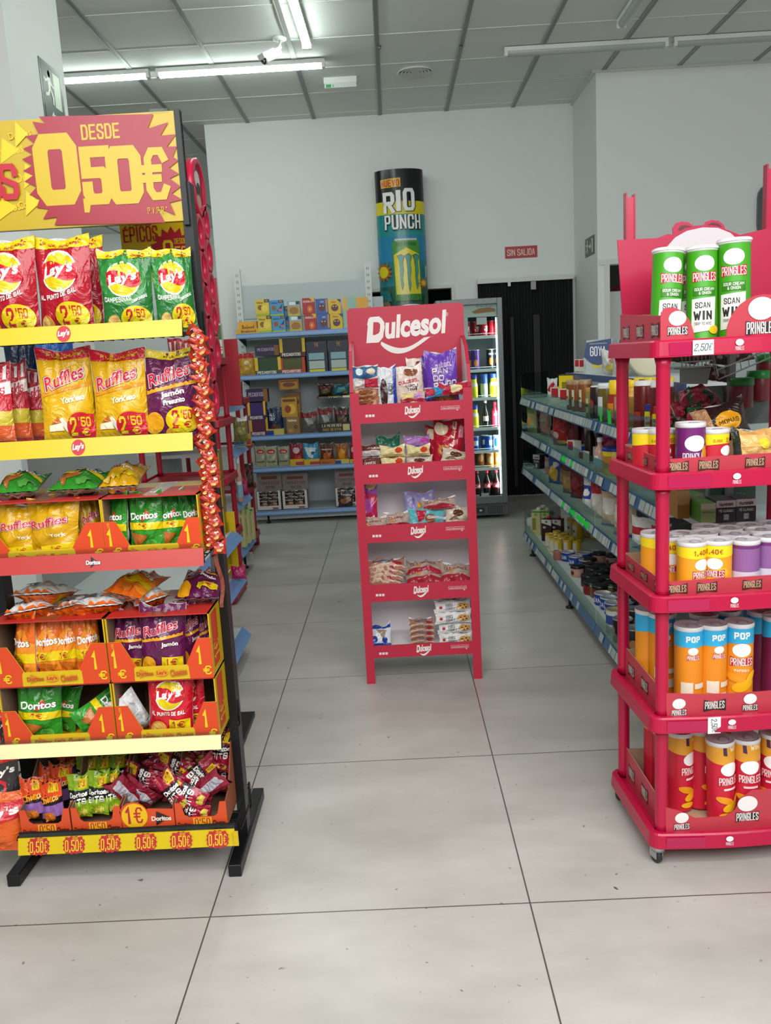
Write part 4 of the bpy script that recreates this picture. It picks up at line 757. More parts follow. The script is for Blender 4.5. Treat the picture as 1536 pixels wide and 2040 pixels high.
# header with price burst
HY = 2.22; hz0, hz1 = P(200, 449, HY)[1], P(200, 229, HY)[1]; hx1 = P(353, 300, HY)[0]; hx0 = -1.55
H = MB().box((hx0, HY, hz0), (hx1, HY+.012, hz1), mat('#b99c08', .3))
q = lambda px, py: P(px, py, HY)
f0 = flatmap(HY)
it = []
for (x, y, s) in ((15, 300, 1), (60, 350, .9), (10, 415, 1), (62, 405, .8), (40, 268, .7)):
    c = q(x, y); it.append((txt('Cheetos' if (x+y) % 2 else 'Doritos', c[0]-.04*s, c[1]-.012*s, c[0]+.04*s, c[1]+.012*s, .03, .15), '#cfae10'))
    it.append((poly([(c[0]-.02*s, c[1]-.03), (c[0]+.03*s, c[1]), (c[0]-.01*s, c[1]+.03)]), '#dcbc10'))
bp = [(122, 232), (350, 232), (309, 226), (295, 257), (336, 244), (320, 271), (351, 268), (333, 293), (353, 292), (345, 313), (356, 320), (338, 335), (358, 347), (339, 356), (361, 372), (343, 386), (366, 400), (339, 404), (350, 429), (312, 412), (330, 446), (110, 449), (115, 433), (87, 437), (98, 417), (74, 414), (80, 397), (60, 389), (74, 373), (50, 362), (67, 350), (47, 341), (66, 330), (45, 318), (67, 308), (47, 297), (70, 287), (52, 272), (78, 268), (66, 240), (92, 247), (79, 233)]
bp = [(78, 233), (306, 228), (295, 257), (336, 244), (320, 271), (351, 268), (333, 293), (353, 292), (345, 313), (356, 320), (338, 335), (358, 347), (339, 356), (361, 372), (343, 386), (364, 398), (339, 404), (350, 429), (312, 412), (330, 444), (110, 449), (115, 433), (87, 437), (98, 417), (74, 414), (80, 397), (60, 389), (74, 373), (50, 362), (67, 350), (47, 341), (66, 330), (45, 318), (67, 308), (47, 297), (70, 287), (52, 272), (78, 268), (66, 243), (92, 247)]
it.append((poly([q(*p) for p in bp]), '#950c28'))
def tq(s, x0, y0, x1, y1, c=Y_, b=.05, Y=HY):   # text whose picture box is known, on a panel at depth Y
    a = P(x0, y1, Y); d = P(x1, y0, Y); return (txt(s, a[0], a[1], d[0], d[1], b), c)
it += [tq('DESDE', 164, 245, 237, 280, b=.06), tq('0', 79, 264, 150, 412, b=.105), (poly([q(167, 396), q(184, 396), q(180, 424), q(170, 424)]), Y_), tq('5', 170, 290, 217, 410, b=.10), tq('0', 220, 289, 279, 409, b=.105), tq('€', 281, 288, 334, 406, b=.12),
       tq('P.V.P.R.*', 296, 412, 334, 427, b=.04), tq('S', 4, 326, 34, 400, '#b3122a', .07), tq('O', -32, 326, 0, 402, '#b3122a', .07), tq('C', -70, 326, -38, 403, '#b3122a', .07)]
H.deco(f0, it, mk=lambda c: mat('#c2a40a' if c == Y_ else c, .3))
H.box((hx1, HY-.002, hz0-.01), (hx1+.014, HY+.02, hz1+.003), BLK).box((hx0, HY+.012, hz0), (hx1+.014, HY+.02, hz1), BLK)
rk(H, 'header_sign')
a = atY(322, 222, HY); rk(MB().box((a.x-.03, HY-.001, a.z-.004), (a.x+.015, HY+.001, a.z+.007), CLR), 'tape')
# second, smaller promo panel behind
Y2 = 2.46; a = P(240, 521, Y2); b2 = P(382, 436, Y2); a = (P(240, 470, Y2)[0], a[1]-.06); b2 = (P(380, 470, Y2)[0], P(300, 430, Y2)[1])
H = MB().box((a[0], Y2, a[1]), (b2[0], Y2+.006, b2[1]), ink('#d0ac10'))
bx, bz = P(372, 505, Y2)
pp = [(bx+(.11 if k % 2 == 0 else .082)*math.cos(math.pi*k/16), bz+(.085 if k % 2 == 0 else .064)*math.sin(math.pi*k/16)) for k in range(32)]
pp = [(min(x, b2[0]), max(min(z, b2[1]), a[1])) for x, z in pp]
bxx = P(352, 505, Y2)[0]
H.deco(flatmap(Y2), [(burst(P(345, 505, Y2)[0], bz, .066, .075, 16, .78), '#a81c28'), tq('PRECIOS', 258, 440, 300, 451, '#8c1a20', .05, Y2), tq('ÉPICOS', 247, 449, 313, 484, '#a81c28', .06, Y2), tq('0', 327, 478, 344, 515, Y_, .05, Y2), tq('DESDE', 348, 474, 371, 486, Y_, .04, Y2), tq('50', 350, 490, 372, 515, Y_, .05, Y2)])
rk(H, 'promo_panel')
# shelves: wire decks and price edges
EDGE = [(1.445, '#cfb30c', 1.430, 1.470, "Lay's"), (1.175, '#cfb30c', 1.156, 1.199, "Lay's"), (.885, '#b53a36', .866, .909, 'Doritos'), (.385, '#e6dca6', .374, .408, None), (.135, '#cfb30c', .098, .140, '0')]
for zs, col, z0, z1, word in EDGE:
    x0 = RX0 if zs > .2 else -1.062; x1 = -.495 if zs > .2 else -.483
    d = MB()
    for k in range(6): d.tube([(x0-.01, 2.09+.05*k, zs-.004), (x1-.004, 2.09+.05*k, zs-.004)], .002, BLK, 5)
    for k in range(22): d.tube([(x0+.001+(x1-.006-x0)*k/21, 2.085, zs-.007), (x0+.001+(x1-.006-x0)*k/21, 2.345, zs-.007)], .0016, BLK, 5)
    d.box((x0, 2.085, zs-.015), (x1, 2.089, zs+.02), BLK)
    for x in (x0-.012, x1+.016):
        d.tube([(x, 2.10, zs-.004), (x, 2.23, zs-.004), (x, 2.245, zs+.05), (x, 2.25, zs+.05), (x, 2.25, zs-.02), (x, 2.235, zs-.02)], .003, BLK, 6)
    rk(d, 'wire_shelf')
    e = MB(); yt, yb = 2.082, 2.070; h = z1-z0
    e.prism([(yb, z0), (yb+.005, z0), (yt+.005, z1), (yt, z1)], x0-.002, x1, mat(col, .3), ax='x')
    fe = lambda a, c, ee: (a, yb+(yt-yb)*c/h-ee, z0+c)
    cx = (x0+x1)/2
    if word == "Lay's":
        cx = P(128 if zs > 1.3 else 157, 663 if zs > 1.3 else 889, 2.08)[0]
        e.deco(fe, [(ell(cx, h*.5, .017, .019), '#b8172c'), (txt("Lay's", cx-.014, h*.3, cx+.014, h*.72, .05, .1, .2), WH)])
    elif word == 'Doritos':
        cx = P(187, 1119, 2.08)[0]
        e.deco(fe, [(poly([(cx-.007, h*.2), (cx+.012, h*.5), (cx-.006, h*.85)]), '#20161a'), (txt('Doritos', cx-.019, h*.35, cx+.019, h*.66, .12), '#20161a'), (txt('Doritos', cx-.018, h*.38, cx+.018, h*.63, .03), WH)])
    elif word == '0':
        its = []
        for px in (75, 146, 218, 290, 361, 434):
            cx = P(px, 1660, 2.08)[0]; its += [(burst(cx, h*.5, .031, h*.56, 14, .86, .5), '#b3242e'), (txt('0,50€', cx-.024, h*.14, cx+.024, h*.80, .06), Y_), (txt('DESDE', cx-.003, h*.83, cx+.012, h*.97, .03), Y_)]
        e.deco(fe, its); e.box((x1, 2.066, z0+.002), (x1+.012, 2.072, z1), YEL)
    rk(e, 'price_edge')
    rk(MB().box((x0, 2.083, z1-.004), (x1, 2.0845, z1+.012), CLR), 'clear_strip')
# ---- bags on shelves
BIG = 'large bags on the crisps rack'
def rb(kind, box, Y, zb, rz, lab, rx=0, ry=0, cat='crisps bag'):
    return putpx(kind, box, Y, zb, (math.radians(rx), math.radians(ry), math.radians(rz)), lab, cat)
z1 = 1.447
rb('lays_red', (-42, 478, 74, 652), 2.14, z1, 0, 'red salted crisps bag at the left picture edge, top rack shelf', -4)
rb('lays_red', (66, 474, 184, 650), 2.145, z1, -6, 'red salted crisps bag with whole round logo, top rack shelf', -4)
rb('lays_red', (110, 476, 208, 652), 2.21, z1, -14, 'red crisps bag peeking out behind the others on top rack shelf', -6)
rb('lays_green', (198, 497, 304, 648), 2.15, z1, 6, 'green country-style crisps bag next to the red ones, top rack shelf', -5)
rb('lays_green', (306, 493, 388, 648), 2.17, z1, 20, 'green country-style crisps bag at the right end of top rack shelf', -8)
z2 = 1.177
rb('corn_bag', (-70, 728, 24, 878), 2.14, z2, 0, 'red and white striped corn snack bag cut by the left picture edge', -5, cat='snack bag')
rb('corn_bag', (-8, 722, 56, 878), 2.20, z2, 10, 'red and white striped corn snack bag second from the left edge', -5, cat='snack bag')
rb('corn_bag', (30, 735, 96, 878), 2.25, z2, 4, 'dim red corn snack bag behind, against the first yellow bag', -5, cat='snack bag')
rb('ruffles_york', (80, 696, 186, 876), 2.14, z2, 14, 'yellow ridged crisps bag with folded wordmark, second rack shelf', -6)
rb('ruffles_york', (205, 708, 304, 868), 2.22, z2, -4, 'yellow ridged crisps bag mostly hidden behind another, second rack shelf', -6)
rb('ruffles_york', (180, 700, 294, 872), 2.145, z2, -2, 'yellow ridged crisps bag in the middle of second rack shelf', -5)
rb('ruffles_jamon', (286, 697, 398, 864), 2.15, z2, 8, 'purple ridged ham crisps bag on second rack shelf', -7)
for k, (kd, bx_, lb) in enumerate([('dark_blue_bag', (10, 676, 76, 760), 'dark blue bag seen through the rack above the corn snacks'), ('light_blue_bag', (72, 680, 150, 770), 'light blue bag with black marks seen through the rack'),
        ('corn_bag', (338, 676, 392, 780), 'red bag seen through the rack at the right of second shelf')]):
    rb(kd, bx_, 2.46, z2, 0, lb, cat='snack bag')
b = MB().box((-.07, -.05, 0), (.07, .05, .13), mat('#e0c8c0', .08, 0, 'clear')).box((-.06, -.04, .005), (.06, .04, .12), ink('#a8452f')).box((-.072, -.052, .13), (.072, .052, .142), mat('#d9dede', .1, 0, 'clear'))
c = atY(222, 690, 2.44); single('snack_tub', b, 'clear lidded tub of red sweets seen through the rack behind yellow bags', 'tub', loc=(c.x, 2.44, z2+.035))
# ---- one euro cartons
def eurocarton(x0, x1, y0, z0, z1, d, label):
    w = x1-x0; h = z1-z0; o = thing('display_carton', label, 'display carton', ((x0+x1)/2, y0, z0))
    t = .003; Yl = ink('#cfab0e'); O = '#cf4219'
    s = MB()
    s.box((-w/2, 0, 0), (-w/2+t, d, h), Yl).box((w/2-t, 0, 0), (w/2, d, h), Yl).box((-w/2, d-t, 0), (w/2, d, h), Yl).box((-w/2, 0, 0), (w/2, d, t), Yl)
    s.box((-w/2+t, .004, t), (-w/2+t+.001, d-t, h-t), KRAFT).box((w/2-t-.001, .004, t), (w/2-t, d-t, h-t), KRAFT).box((-w/2+t, d-t-.001, t), (w/2-t, d-t, h-t), KRAFT)
    s.box((-w/2, 0, h-t), (w/2, d, h), mat('#b5281f', .5)).box((-w*.09, .0, h), (w*.09, d, h+.0006), mat('#8f4a2c', .25))
    s.box((-w/2+.02, d*.62, h), (w/2-.02, d, h+.0004), Yl)
    for sg in (1,):
        s.deco(lambda a, c, e: (w/2+e, a, c), [(rect(.02, .02, .085, h-.01), O), (txt('1€', .03, .03, .075, .09, .06, 1.57), Y_), (txt('Cheetos', .12, .1*h, .24, .3*h, .03, 1.2), '#cf8a12'), (txt('Doritos', .12, .55*h, .24, .75*h, .03, 1.2), '#cf8a12')])
    s.box((-w/2+t, .004, h-t-.001), (w/2-t, d-t, h-t), KRAFT)
    s.build('carton_box', o)
    wing = .235*w; lo = .22*h; tp = .62*h
    def curve(sg):   # from outer top down to the low middle
        P_ = []
        for k in range(9):
            u = k/8; P_.append((sg*(w/2-wing*.55-wing*.55*(1-math.cos(math.pi*u))/2), tp-(tp-lo)*(1-math.cos(math.pi*u))/2))
        return P_
    L = curve(-1); Rr = curve(1)
    out = [(-w/2, 0), (w/2, 0), (w/2, tp)]+Rr+list(reversed(L))+[(-w/2, tp)]
    fr = MB().prism(out, -.002, .0, Yl)
    orl = [(-w/2, .012), (-w/2+wing*.9, .012), (-w/2+wing, lo*.9)]+list(reversed(L))[:8]+[(-w/2, tp)]
    fr.deco(flatmap(-.002), [(poly([(-w/2, 0), (-w/2+wing*.98, 0), (-w/2+wing*1.0, lo*.9)]+list(reversed(L[:8]))+[(-w/2, tp)]), O), (poly([(w/2, 0), (w/2-wing*.98, 0), (w/2-wing*1.0, lo*.9)]+list(reversed(Rr[:8]))+[(w/2, tp)]), O),
        (txt('1', -w/2+.007, .22*h, -w/2+.022, .50*h, .09), Y_), (txt('€', -w/2+.020, .05*h, -w/2+.042, .20*h, .06), Y_), (txt('1', w/2-.040, .22*h, w/2-.025, .50*h, .09), Y_), (txt('€', w/2-.026, .05*h, w/2-.004, .20*h, .06), Y_),
        (txt('PVP RECOMENDADO', -w/2+.011, .52*h, -w/2+.017, .60*h, .0), Y_),
        (poly([(-.058, .05*h), (-.03, .11*h), (-.056, .19*h)]), '#c87a14'), (txt('Doritos', -.066, .08*h, -.022, .15*h, .03), '#a84a18'), (ell(0, .115*h, .017, .009), '#d98a18'), (txt("Lay's", -.013, .08*h, .013, .15*h, .04), '#a84a18'), (txt('Cheetos', .022, .06*h, .066, .17*h, .05, .1), '#b8561c')])
    fr.build('carton_front', o)
    return o
def cx(px, py, Y=2.10): return P(px, py, Y)[0]
A0, A1, A2 = -1.07, cx(205, 1050), -.502
eurocarton(A0, A1, 2.10, .887, 1.045, .245, 'yellow one euro carton of yellow ridged snack bags, third rack shelf')
eurocarton(A1+.001, A2, 2.10, .887, 1.045, .245, 'yellow one euro carton of green triangle chips, third rack shelf')
B1 = cx(215, 1300)
CT = .735; CM = .561
eurocarton(A0, B1-.003, 2.10, CM, CT, .245, 'yellow one euro carton of orange triangle chips, upper left on fourth shelf')
eurocarton(B1+.001, A2, 2.10, CM, CT, .245, 'yellow one euro carton of purple ridged crisps, upper right on fourth shelf')
eurocarton(A0, B1-.003, 2.10, .387, CM-.001, .245, 'yellow one euro carton with tumbled green chips, lower left on fourth shelf')
eurocarton(B1+.001, A2, 2.10, .387, CM-.001, .245, 'yellow one euro carton of red salted crisps, lower right on fourth shelf')
# contents
def sb(kind, rows, zb, place, noun):
    for (b_, Y, rz, ry) in rows:
        putpx(kind, b_, Y, zb, (math.radians(-5), math.radians(ry), math.radians(rz)), '%s, %s' % (noun, place), 'snack bag', noun+' '+place)
sb('ruffles_small', [((-15, 1008, 72, 1098), 2.13, 8, 8), ((48, 1000, 158, 1098), 2.125, -6, 2), ((60, 992, 120, 1095), 2.19, 0, -4), ((118, 995, 178, 1092), 2.17, 30, -2), ((158, 990, 206, 1090), 2.17, 38, 0)], .892, 'left carton on third rack shelf', 'small yellow ridged snack bag')
sb('doritos_green', [((200, 986, 262, 1090), 2.15, -38, 0), ((252, 983, 326, 1088), 2.14, -8, 0), ((306, 982, 372, 1086), 2.16, 18, 0), ((360, 980, 408, 1080), 2.17, 25, 0)], .892, 'right carton on third rack shelf', 'green triangle chips bag')
sb('doritos_orange', [((12, 1222, 80, 1322), 2.14, -36, 0), ((60, 1220, 122, 1318), 2.14, 0, 0), ((106, 1218, 156, 1316), 2.15, 14, 0), ((148, 1215, 198, 1312), 2.15, 24, 0)], .566, 'upper left carton on fourth rack shelf', 'orange triangle chips bag')
sb('ruffles_purple_small', [((208, 1218, 288, 1326), 2.15, 0, 10), ((272, 1208, 366, 1322), 2.125, 2, 3), ((352, 1204, 404, 1310), 2.17, 24, 0), ((388, 1204, 428, 1304), 2.19, 30, 0)], .566, 'upper right carton on fourth rack shelf', 'small purple ham crisps bag')
sb('doritos_green', [((28, 1360, 118, 1460), 2.14, 4, 4), ((84, 1362, 150, 1450), 2.2, -20, 14)], .392, 'lower left carton on fourth rack shelf', 'green triangle chips bag')
c = atY(150, 1425, 2.14); put('doritos_green', (c.x+.02, 2.12, c.z-.035), (math.radians(-20), math.radians(62), math.radians(8)), (1.1, 1.1, .95), 'green triangle chips bag lying tilted, lower left carton on fourth rack shelf', 'snack bag')
sb('lays_small', [((288, 1340, 382, 1450), 2.125, 0, 3), ((345, 1338, 418, 1445), 2.17, -28, -4)], .392, 'lower right carton on fourth rack shelf', 'small red salted crisps bag')
c = atY(262, 1405, 2.15); put('lays_small', (c.x+.012, 2.17, .395), (math.radians(-10), math.radians(24), math.radians(205)), (.75, 1, .8), 'small red crisps bag turned with its silver back to the front', 'snack bag')
# bags lying on the cartons
def lie(kind, px, py, Y, z, rz, sc_, lab, rx=-82, ry=0):
    c = atY(px, py, Y); return put(kind, (c.x, Y, z), (math.radians(rx), math.radians(ry), math.radians(rz)), sc_, lab, 'snack bag')
T3 = 1.047
lie('doritos_green', 28, 975, 2.13, T3+.020, 6, (1.12, 1.3, .9), 'green snack bag lying on the left third shelf carton, leftmost', -80)
lie('doritos_green', 142, 972, 2.13, T3+.020, -3, (1.3, 1.2, .9), 'green snack bag lying flat in the middle on third shelf cartons', -80)
lie('ruffles_small', 236, 968, 2.13, T3+.022, 2, (.95, 1.5, .9), 'yellow snack bag lying flat above the green chips carton', -78)
T4 = CT+.002
lie('doritos_orange', 50, 1188, 2.12, T4+.02, 12, (1.3, 1.2, 1.), 'orange triangle chips bag lying upside down at left on fourth shelf cartons', -75, 175)
lie('doritos_orange', 60, 1165, 2.15, T4+.055, -10, (1.3, 1.2, .9), 'orange triangle chips bag lying on top of another at the left end', -78, 178)
lie('doritos_orange', 120, 1185, 2.13, T4+.02, -24, (1.2, 1.2, 1.), 'orange and silver chips bag lying aslant above the orange carton', -70, 165)
lie('doritos_orange', 190, 1178, 2.13, T4+.02, 8, (1.3, 1.2, .9), 'orange triangle chips bag lying above the seam of the two cartons', -80, 180)
lie('doritos_orange', 238, 1150, 2.14, T4+.045, -14, (1.1, 1.2, 1.), 'orange chips bag with white underside resting high on other bags', -84, 10)
lie('doritos_orange', 300, 1165, 2.16, T4+.02, 26, (.95, 1.2, 1.), 'orange chips bag with silver end lying above purple carton', -84, 170)
lie('ruffles_purple_small', 388, 1160, 2.16, T4+.022, -3, (1.1, 1.3, .9), 'purple ham crisps bag lying flat at the right on top of the cartons', -74)
# ---- small cartons and sachets on the bottom shelf
def smallcarton(px0, px1, tall, side_l, label, kind, col='#cf4a22'):
    x0, x1 = cx(px0, 1600), cx(px1, 1600); w = x1-x0; d = .23; h = .075; hb = tall
    o = thing('display_carton', label, 'display carton', ((x0+x1)/2, 2.10, .137)); O = ink(col); t = .003
    s = MB(); arc_ = [(0, 0), (0, h), (.05, h+.01), (.12, hb*.8), (.17, hb), (d, hb), (d, 0)]
    s.prism(arc_, -w/2, -w/2+t, KRAFT, ax='x').prism(arc_, w/2-t, w/2, mat('#8f4a2a', .6), ax='x').box((-w/2, d-t, 0), (w/2, d, hb), KRAFT).box((-w/2, 0, 0), (w/2, d, t), KRAFT)
    s.build('carton_box', o)
    lo = h*.45; out = [(-w/2, 0), (w/2, 0), (w/2, h), (w/2-w*.12, h), (w/2-w*.18, lo*1.2), (w/2-w*.25, lo), (-w/2+w*.25, lo), (-w/2+w*.18, lo*1.2), (-w/2+w*.12, h), (-w/2, h)]
    fr = MB(); 
    if kind == 'euro': out = [(-w/2, 0), (w/2, 0), (w/2, h*.8), (0, h*.85)]+[(-w*.28+w*.28*math.cos(a), h*.62+.038*math.sin(a)) for a in (.4, .8, 1.2, 1.57, 2, 2.4, 2.8)]
    fr.prism(out, -.002, 0, O)
    if kind == 'euro': fr.deco(flatmap(-.002), [(ell(-w*.26, h*.60, w*.25, .036), '#e6b412'), (txt('1€', -w*.44, h*.3, -w*.10, h*.95, .07), '#b3242e'), (poly([(w*.14, h*.2), (w*.42, h*.5), (w*.16, h*.75)]), '#2a1a1a'), (txt('Doritos', w*.06, h*.38, w*.44, h*.56, .05), '#e8d8c8')])
    else: fr.deco(flatmap(-.002), [(rect(-w*.16, 0, w*.20, lo*.95), '#e0a812'), (txt("0'50", -w*.13, .003, w*.17, lo*.9, .06), '#b3242e'), (txt('Doritos', -w*.46, lo*.2, -w*.2, lo*.6, .03), '#5a2018'), (txt('Cheetos', w*.22, lo*.2, w*.46, lo*.7, .04), '#5a2018')])
    fr.build('carton_front', o)
smallcarton(36, 136, .17, 0, 'orange fifty cent carton of small puffs bags at the left, bottom shelf', 'c')
smallcarton(139, 238, .20, 0, 'orange fifty cent carton of green sachets, bottom rack shelf', 'c')
smallcarton(241, 345, .18, 0, 'orange one euro carton with round yellow price on bottom rack shelf', 'euro')
smallcarton(347, 450, .22, 0, 'orange fifty cent carton of maroon sachets at the right, bottom shelf', 'c')
R = random.Random(7)
def sach(kind, px, py, Y, rz, ry, lab, rx=-8, s=1.):
    if px > 390 and ry > 30: ry = -ry; px -= 6
    c = atY(px, py, Y); put(kind, (c.x, Y, c.z), (math.radians(rx), math.radians(ry), math.radians(rz)), (s, s, s), lab, 'snack sachet', lab)
for px, py, Y, rz, ry in [(72, 1640, 2.14, 6, 0), (110, 1645, 2.13, -10, -6), (92, 1615, 2.22, 0, 12), (122, 1612, 2.2, -8, 2), (135, 1570, 2.28, 20, 10)]:
    sach('cheetos_small', px, py-8, Y, rz, ry, 'small orange and black puffs sachet in the left bottom carton')
for px, py, Y, rz, ry in [(162, 1632, 2.14, 4, 0), (196, 1626, 2.14, -4, 4), (225, 1622, 2.15, 6, -2), (172, 1590, 2.24, 10, 6), (205, 1588, 2.25, -6, 0), (232, 1585, 2.25, -2, 4), (190, 1560, 2.32, 14, 8), (215, 1558, 2.33, 0, -8), (238, 1556, 2.33, 10, 4)]:
    sach('bits_green', px, py-6, Y, rz, ry, 'green and black chip sachet in the second bottom carton')
for px, py, Y, rz, ry in [(278, 1600, 2.18, 190, 30), (310, 1598, 2.19, 170, 40)]:
    sach('bits_maroon', px, py, Y, rz, ry, 'maroon sachet turned silver side out in the one euro carton', -20)
for px, py, Y, rz, ry in [(325, 1560, 2.2, 5, -70), (290, 1535, 2.24, 8, 75), (330, 1545, 2.25, -5, -40), (360, 1570, 2.16, 10, 60), (372, 1608, 2.13, 8, -35), (392, 1585, 2.16, 175, -50), (415, 1600, 2.13, 4, 62), (432, 1580, 2.15, -6, 70), (350, 1530, 2.28, 0, 80), (380, 1525, 2.24, 6, -60), (410, 1520, 2.28, 10, 40), (436, 1535, 2.22, -4, 10), (436, 1575, 2.24, -8, 5), (395, 1540, 2.2, 5, 70), (440, 1500, 2.3, 4, -30), (446, 1510, 2.27, 12, 5), (330, 1575, 2.2, 0, 110), (425, 1625, 2.13, 0, 80)]:
    sach('bits_maroon', px, py, Y, rz, ry, 'maroon fifty cent chip sachet heaped in the right bottom cartons', -14)
# ---- neighbouring basket at the picture edge
o = thing('basket_stand', 'black wire basket stand with a yellow lip at the left picture edge', 'basket stand', (-1.35, 2.2, 0))
d = MB()
for k in range(8): d.tube([(-.22, -.15+.06*k, .10), (.20, -.15+.06*k, .10)], .0025, BLK, 5)
for k in range(10): d.tube([(-.22+.047*k, -.15, .10), (-.22+.047*k, .27, .10)], .0025, BLK, 5)
for z in (.14, .18, .22): d.tube([(-.22, -.15, z), (.205, -.15, z), (.205, .27, z), (-.22, .27, z)], .003, BLK, 5, True)
d.build('wire_basket', o)
for x in (-.21, .19):
    for y in (-.14, .26): MB().box((x-.008, y-.008, 0), (x+.008, y+.008, .23), BLK).build('leg', o)
MB().box((-.22, -.156, .055), (.205, -.152, .095), YEL).build('price_edge', o)
rb('salt_crisps_bag', (-70, 1500, 38, 1640), 2.15, .11, 6, 'dark crisps bag with large white number 32 at the left picture edge', -4)
rb('orange_bag', (-80, 1588, 36, 1700), 2.09, .105, 14, 'orange and red crisps bag slumped at the left picture edge', -14, 10)
rb('salt_crisps_bag', (-60, 1420, 22, 1530), 2.3, .20, 0, 'dim crisps bag behind the one numbered 32 at left edge', -4)
# ---- strip of sweets sachets hanging at the rack side
o = thing('sachet_strip', 'long hanging strip of orange red sweets sachets on the side of the crisps rack', 'sachet strip', (-.475, 2.13, 1.45))
pts = []
strip = MB(); v = []; f = []
n = 40
for i in range(n+1):
    py = 645+(1210-645)*i/n; px = 382+(446-382)*i/n+4*math.sin(i*.9)
    a = atY(px-9*(1-.5*i/n), py, 2.128); b_ = atY(px+7*(1-.6*i/n), py, 2.14+.006*math.sin(i*1.1))
    v += [a-Vector(o.location), b_-Vector(o.location)]
for i in range(n): f.append((2*i, 2*i+2, 2*i+3, 2*i+1))
strip.add(v, f, film('#8c4a3c'), True).build('backing_strip', o)
so = film('#d83a1c')
def sachet_mesh(seed):
    m_ = bag_mb('#a92a12', [(ell(-.1, .3, .22, .12), '#e0b060'), (ell(.1, .7, .16, .1), '#f0e0d0'), (ell(.1, .7, .06, .05), '#3a1a14')], .038, .036, .012, seed, back='#a82a14', nu=8, nv=8, st=(.125, .125))
    return m_.mesh('sachet')
sm = [sachet_mesh(200), sachet_mesh(201)]
for i in range(34):
    py = 662+(1095-662)*i/33; px = 402+(430-402)*i/33+(6 if i % 2 else -5)+R.uniform(-3, 3); a = atY(px, py+8, 2.115)
    s = bpy.data.objects.new('sachet', sm[i % 2]); COL.objects.link(s); s.parent = o
    s.location = a-Vector(o.location); s.rotation_euler = (math.radians(-8), math.radians(-25+R.uniform(-34, 34)), math.radians(20 if i % 2 else -12)); s.scale = (.88, 1, .88)
# ---- ring display beside the rack
o = thing('ring_display', 'tall crimson plastic panel of linked rings seen edge-on beside the crisps rack', 'ring display', (-.635, 3.0, 0))
RG = mat('#c4143f', .3)
def ring(yc, zc, r, wd=.018, nm='ring'):
    m_ = MB(); v = []; f = []; n = 36; t = .014
    for i in range(n):
        a = 2*math.pi*i/n
        for rr, x in ((r, -t), (r, t), (r-wd, t), (r-wd, -t)): v.append((x, yc+rr*math.cos(a), zc+rr*math.sin(a)))
    for i in range(n):
        j = (i+1) % n
        for k in range(4): f.append((4*i+k, 4*j+k, 4*j+(k+1) % 4, 4*i+(k+1) % 4))
    m_.add(v, f, RG, True)
    return m_
m_ = ring(.05, 1.955, .095); pic = []
for k in range(32): pic.append((.05+.08*math.cos(2*math.pi*k/32), 1.955+.08*math.sin(2*math.pi*k/32)))
m_.prism(pic, .0, .006, ink('#8f2a44'), ax='x').deco(lambda a, c, e: (.006+e, a, c), [(ell(.05, 1.98, .04, .03), '#e3dcd8'), (ell(.06, 1.955, .03, .018), '#2a1a1c'), (ell(.05, 1.91, .035, .022), '#c9a08c')])
m_.build('top_ring', o)
zz = 1.80
for k in range(6):
    ring(.0+.012*(k % 2), 1.80-.111*k, .062).build('ring', o)
for k in range(5): ring(.115, 1.85-.111*k, .058).build('ring', o)
m_ = MB().box((-.012, -.07, 1.0), (.0, -.05, 1.95), BLK)
m_.box((-.04, -.07, 0), (-.01, -.04, 2.0), mat('#6a5f62', .5)).box((-.06, -.14, 0), (.03, .14, .02), BLK); m_.build('pole', o)
# ================================================================ cake stand in the middle
CR = mat('#c02440', .45); CW = mat('#f4eef1', .55)
DX, DY = .0705, 3.42; DW = .4825; DD = .30
ds = thing('cake_stand', 'free-standing pink-red cardboard cake stand with white script header', 'display stand', (DX, DY, 0))
def side(sg):
    x = sg*DW/2; pr = [(0, 0), (0, 1.22), (.02, 1.235), (.05, 1.31), (.12, 1.38), (.24, 1.42), (DD, 1.42), (DD, 0), (DD-.05, 0), (.12, .11), (.05, .09), (.035, 0)]
    m_ = MB().prism(pr, min(x, x-sg*.012), max(x, x-sg*.012), CW, ax='x')
    m_.box((x-sg*.034 if sg > 0 else x-.002, -.004, 0), (x+.002 if sg > 0 else x-sg*.034, .002, 1.22), CR)
    v = [(x+sg*.001, y-(.0015 if y == 0 else 0), z) for y, z in pr]
    m_.prism([(-.002, 0), (.03, 0), (.03, 1.2), (-.002, 1.2)], x-.0005*sg, x+.0015*sg, CR, ax='x')
    cu = [(0, 1.22), (.02, 1.235), (.05, 1.31), (.12, 1.38), (.24, 1.42), (DD, 1.42)]
    for a, b_ in zip(cu, cu[1:]): m_.prism([a, b_, (b_[0], b_[1]+.008), (a[0]-.004, a[1]+.004)], x-sg*.013, x+sg*.001, CR, ax='x')
    return m_
side(-1).build('side_panel', ds); side(1).build('side_panel', ds)
MB().box((-DW/2+.012, DD-.012, .10), (DW/2-.012, DD, 1.40), CW).build('back_panel', ds)
def dulce(cx_, cz, s, sw=True):
    it = [(txt('Dulcesol', cx_-.60*s, cz-.20*s, cx_+.56*s, cz+.38*s, .06, .06, .12), '#f1ebe6'), (txt('D', cx_-.61*s, cz-.26*s, cx_-.37*s, cz+.34*s, .06, .0, .12), '#f1ebe6')]
    if sw: it.append((band([(cx_+(-.40+.85*i/14)*s, cz+(-.30-.16*math.sin(math.pi*min(1, i/11))+.14*i/14)*s) for i in range(15)], [(cx_+(-.38+.83*i/14)*s, cz+(-.31-.30*math.sin(math.pi*min(1, i/14*1.0)**.8)+.14*i/14)*s) for i in range(15)]), '#f1ebe6'))
    return it
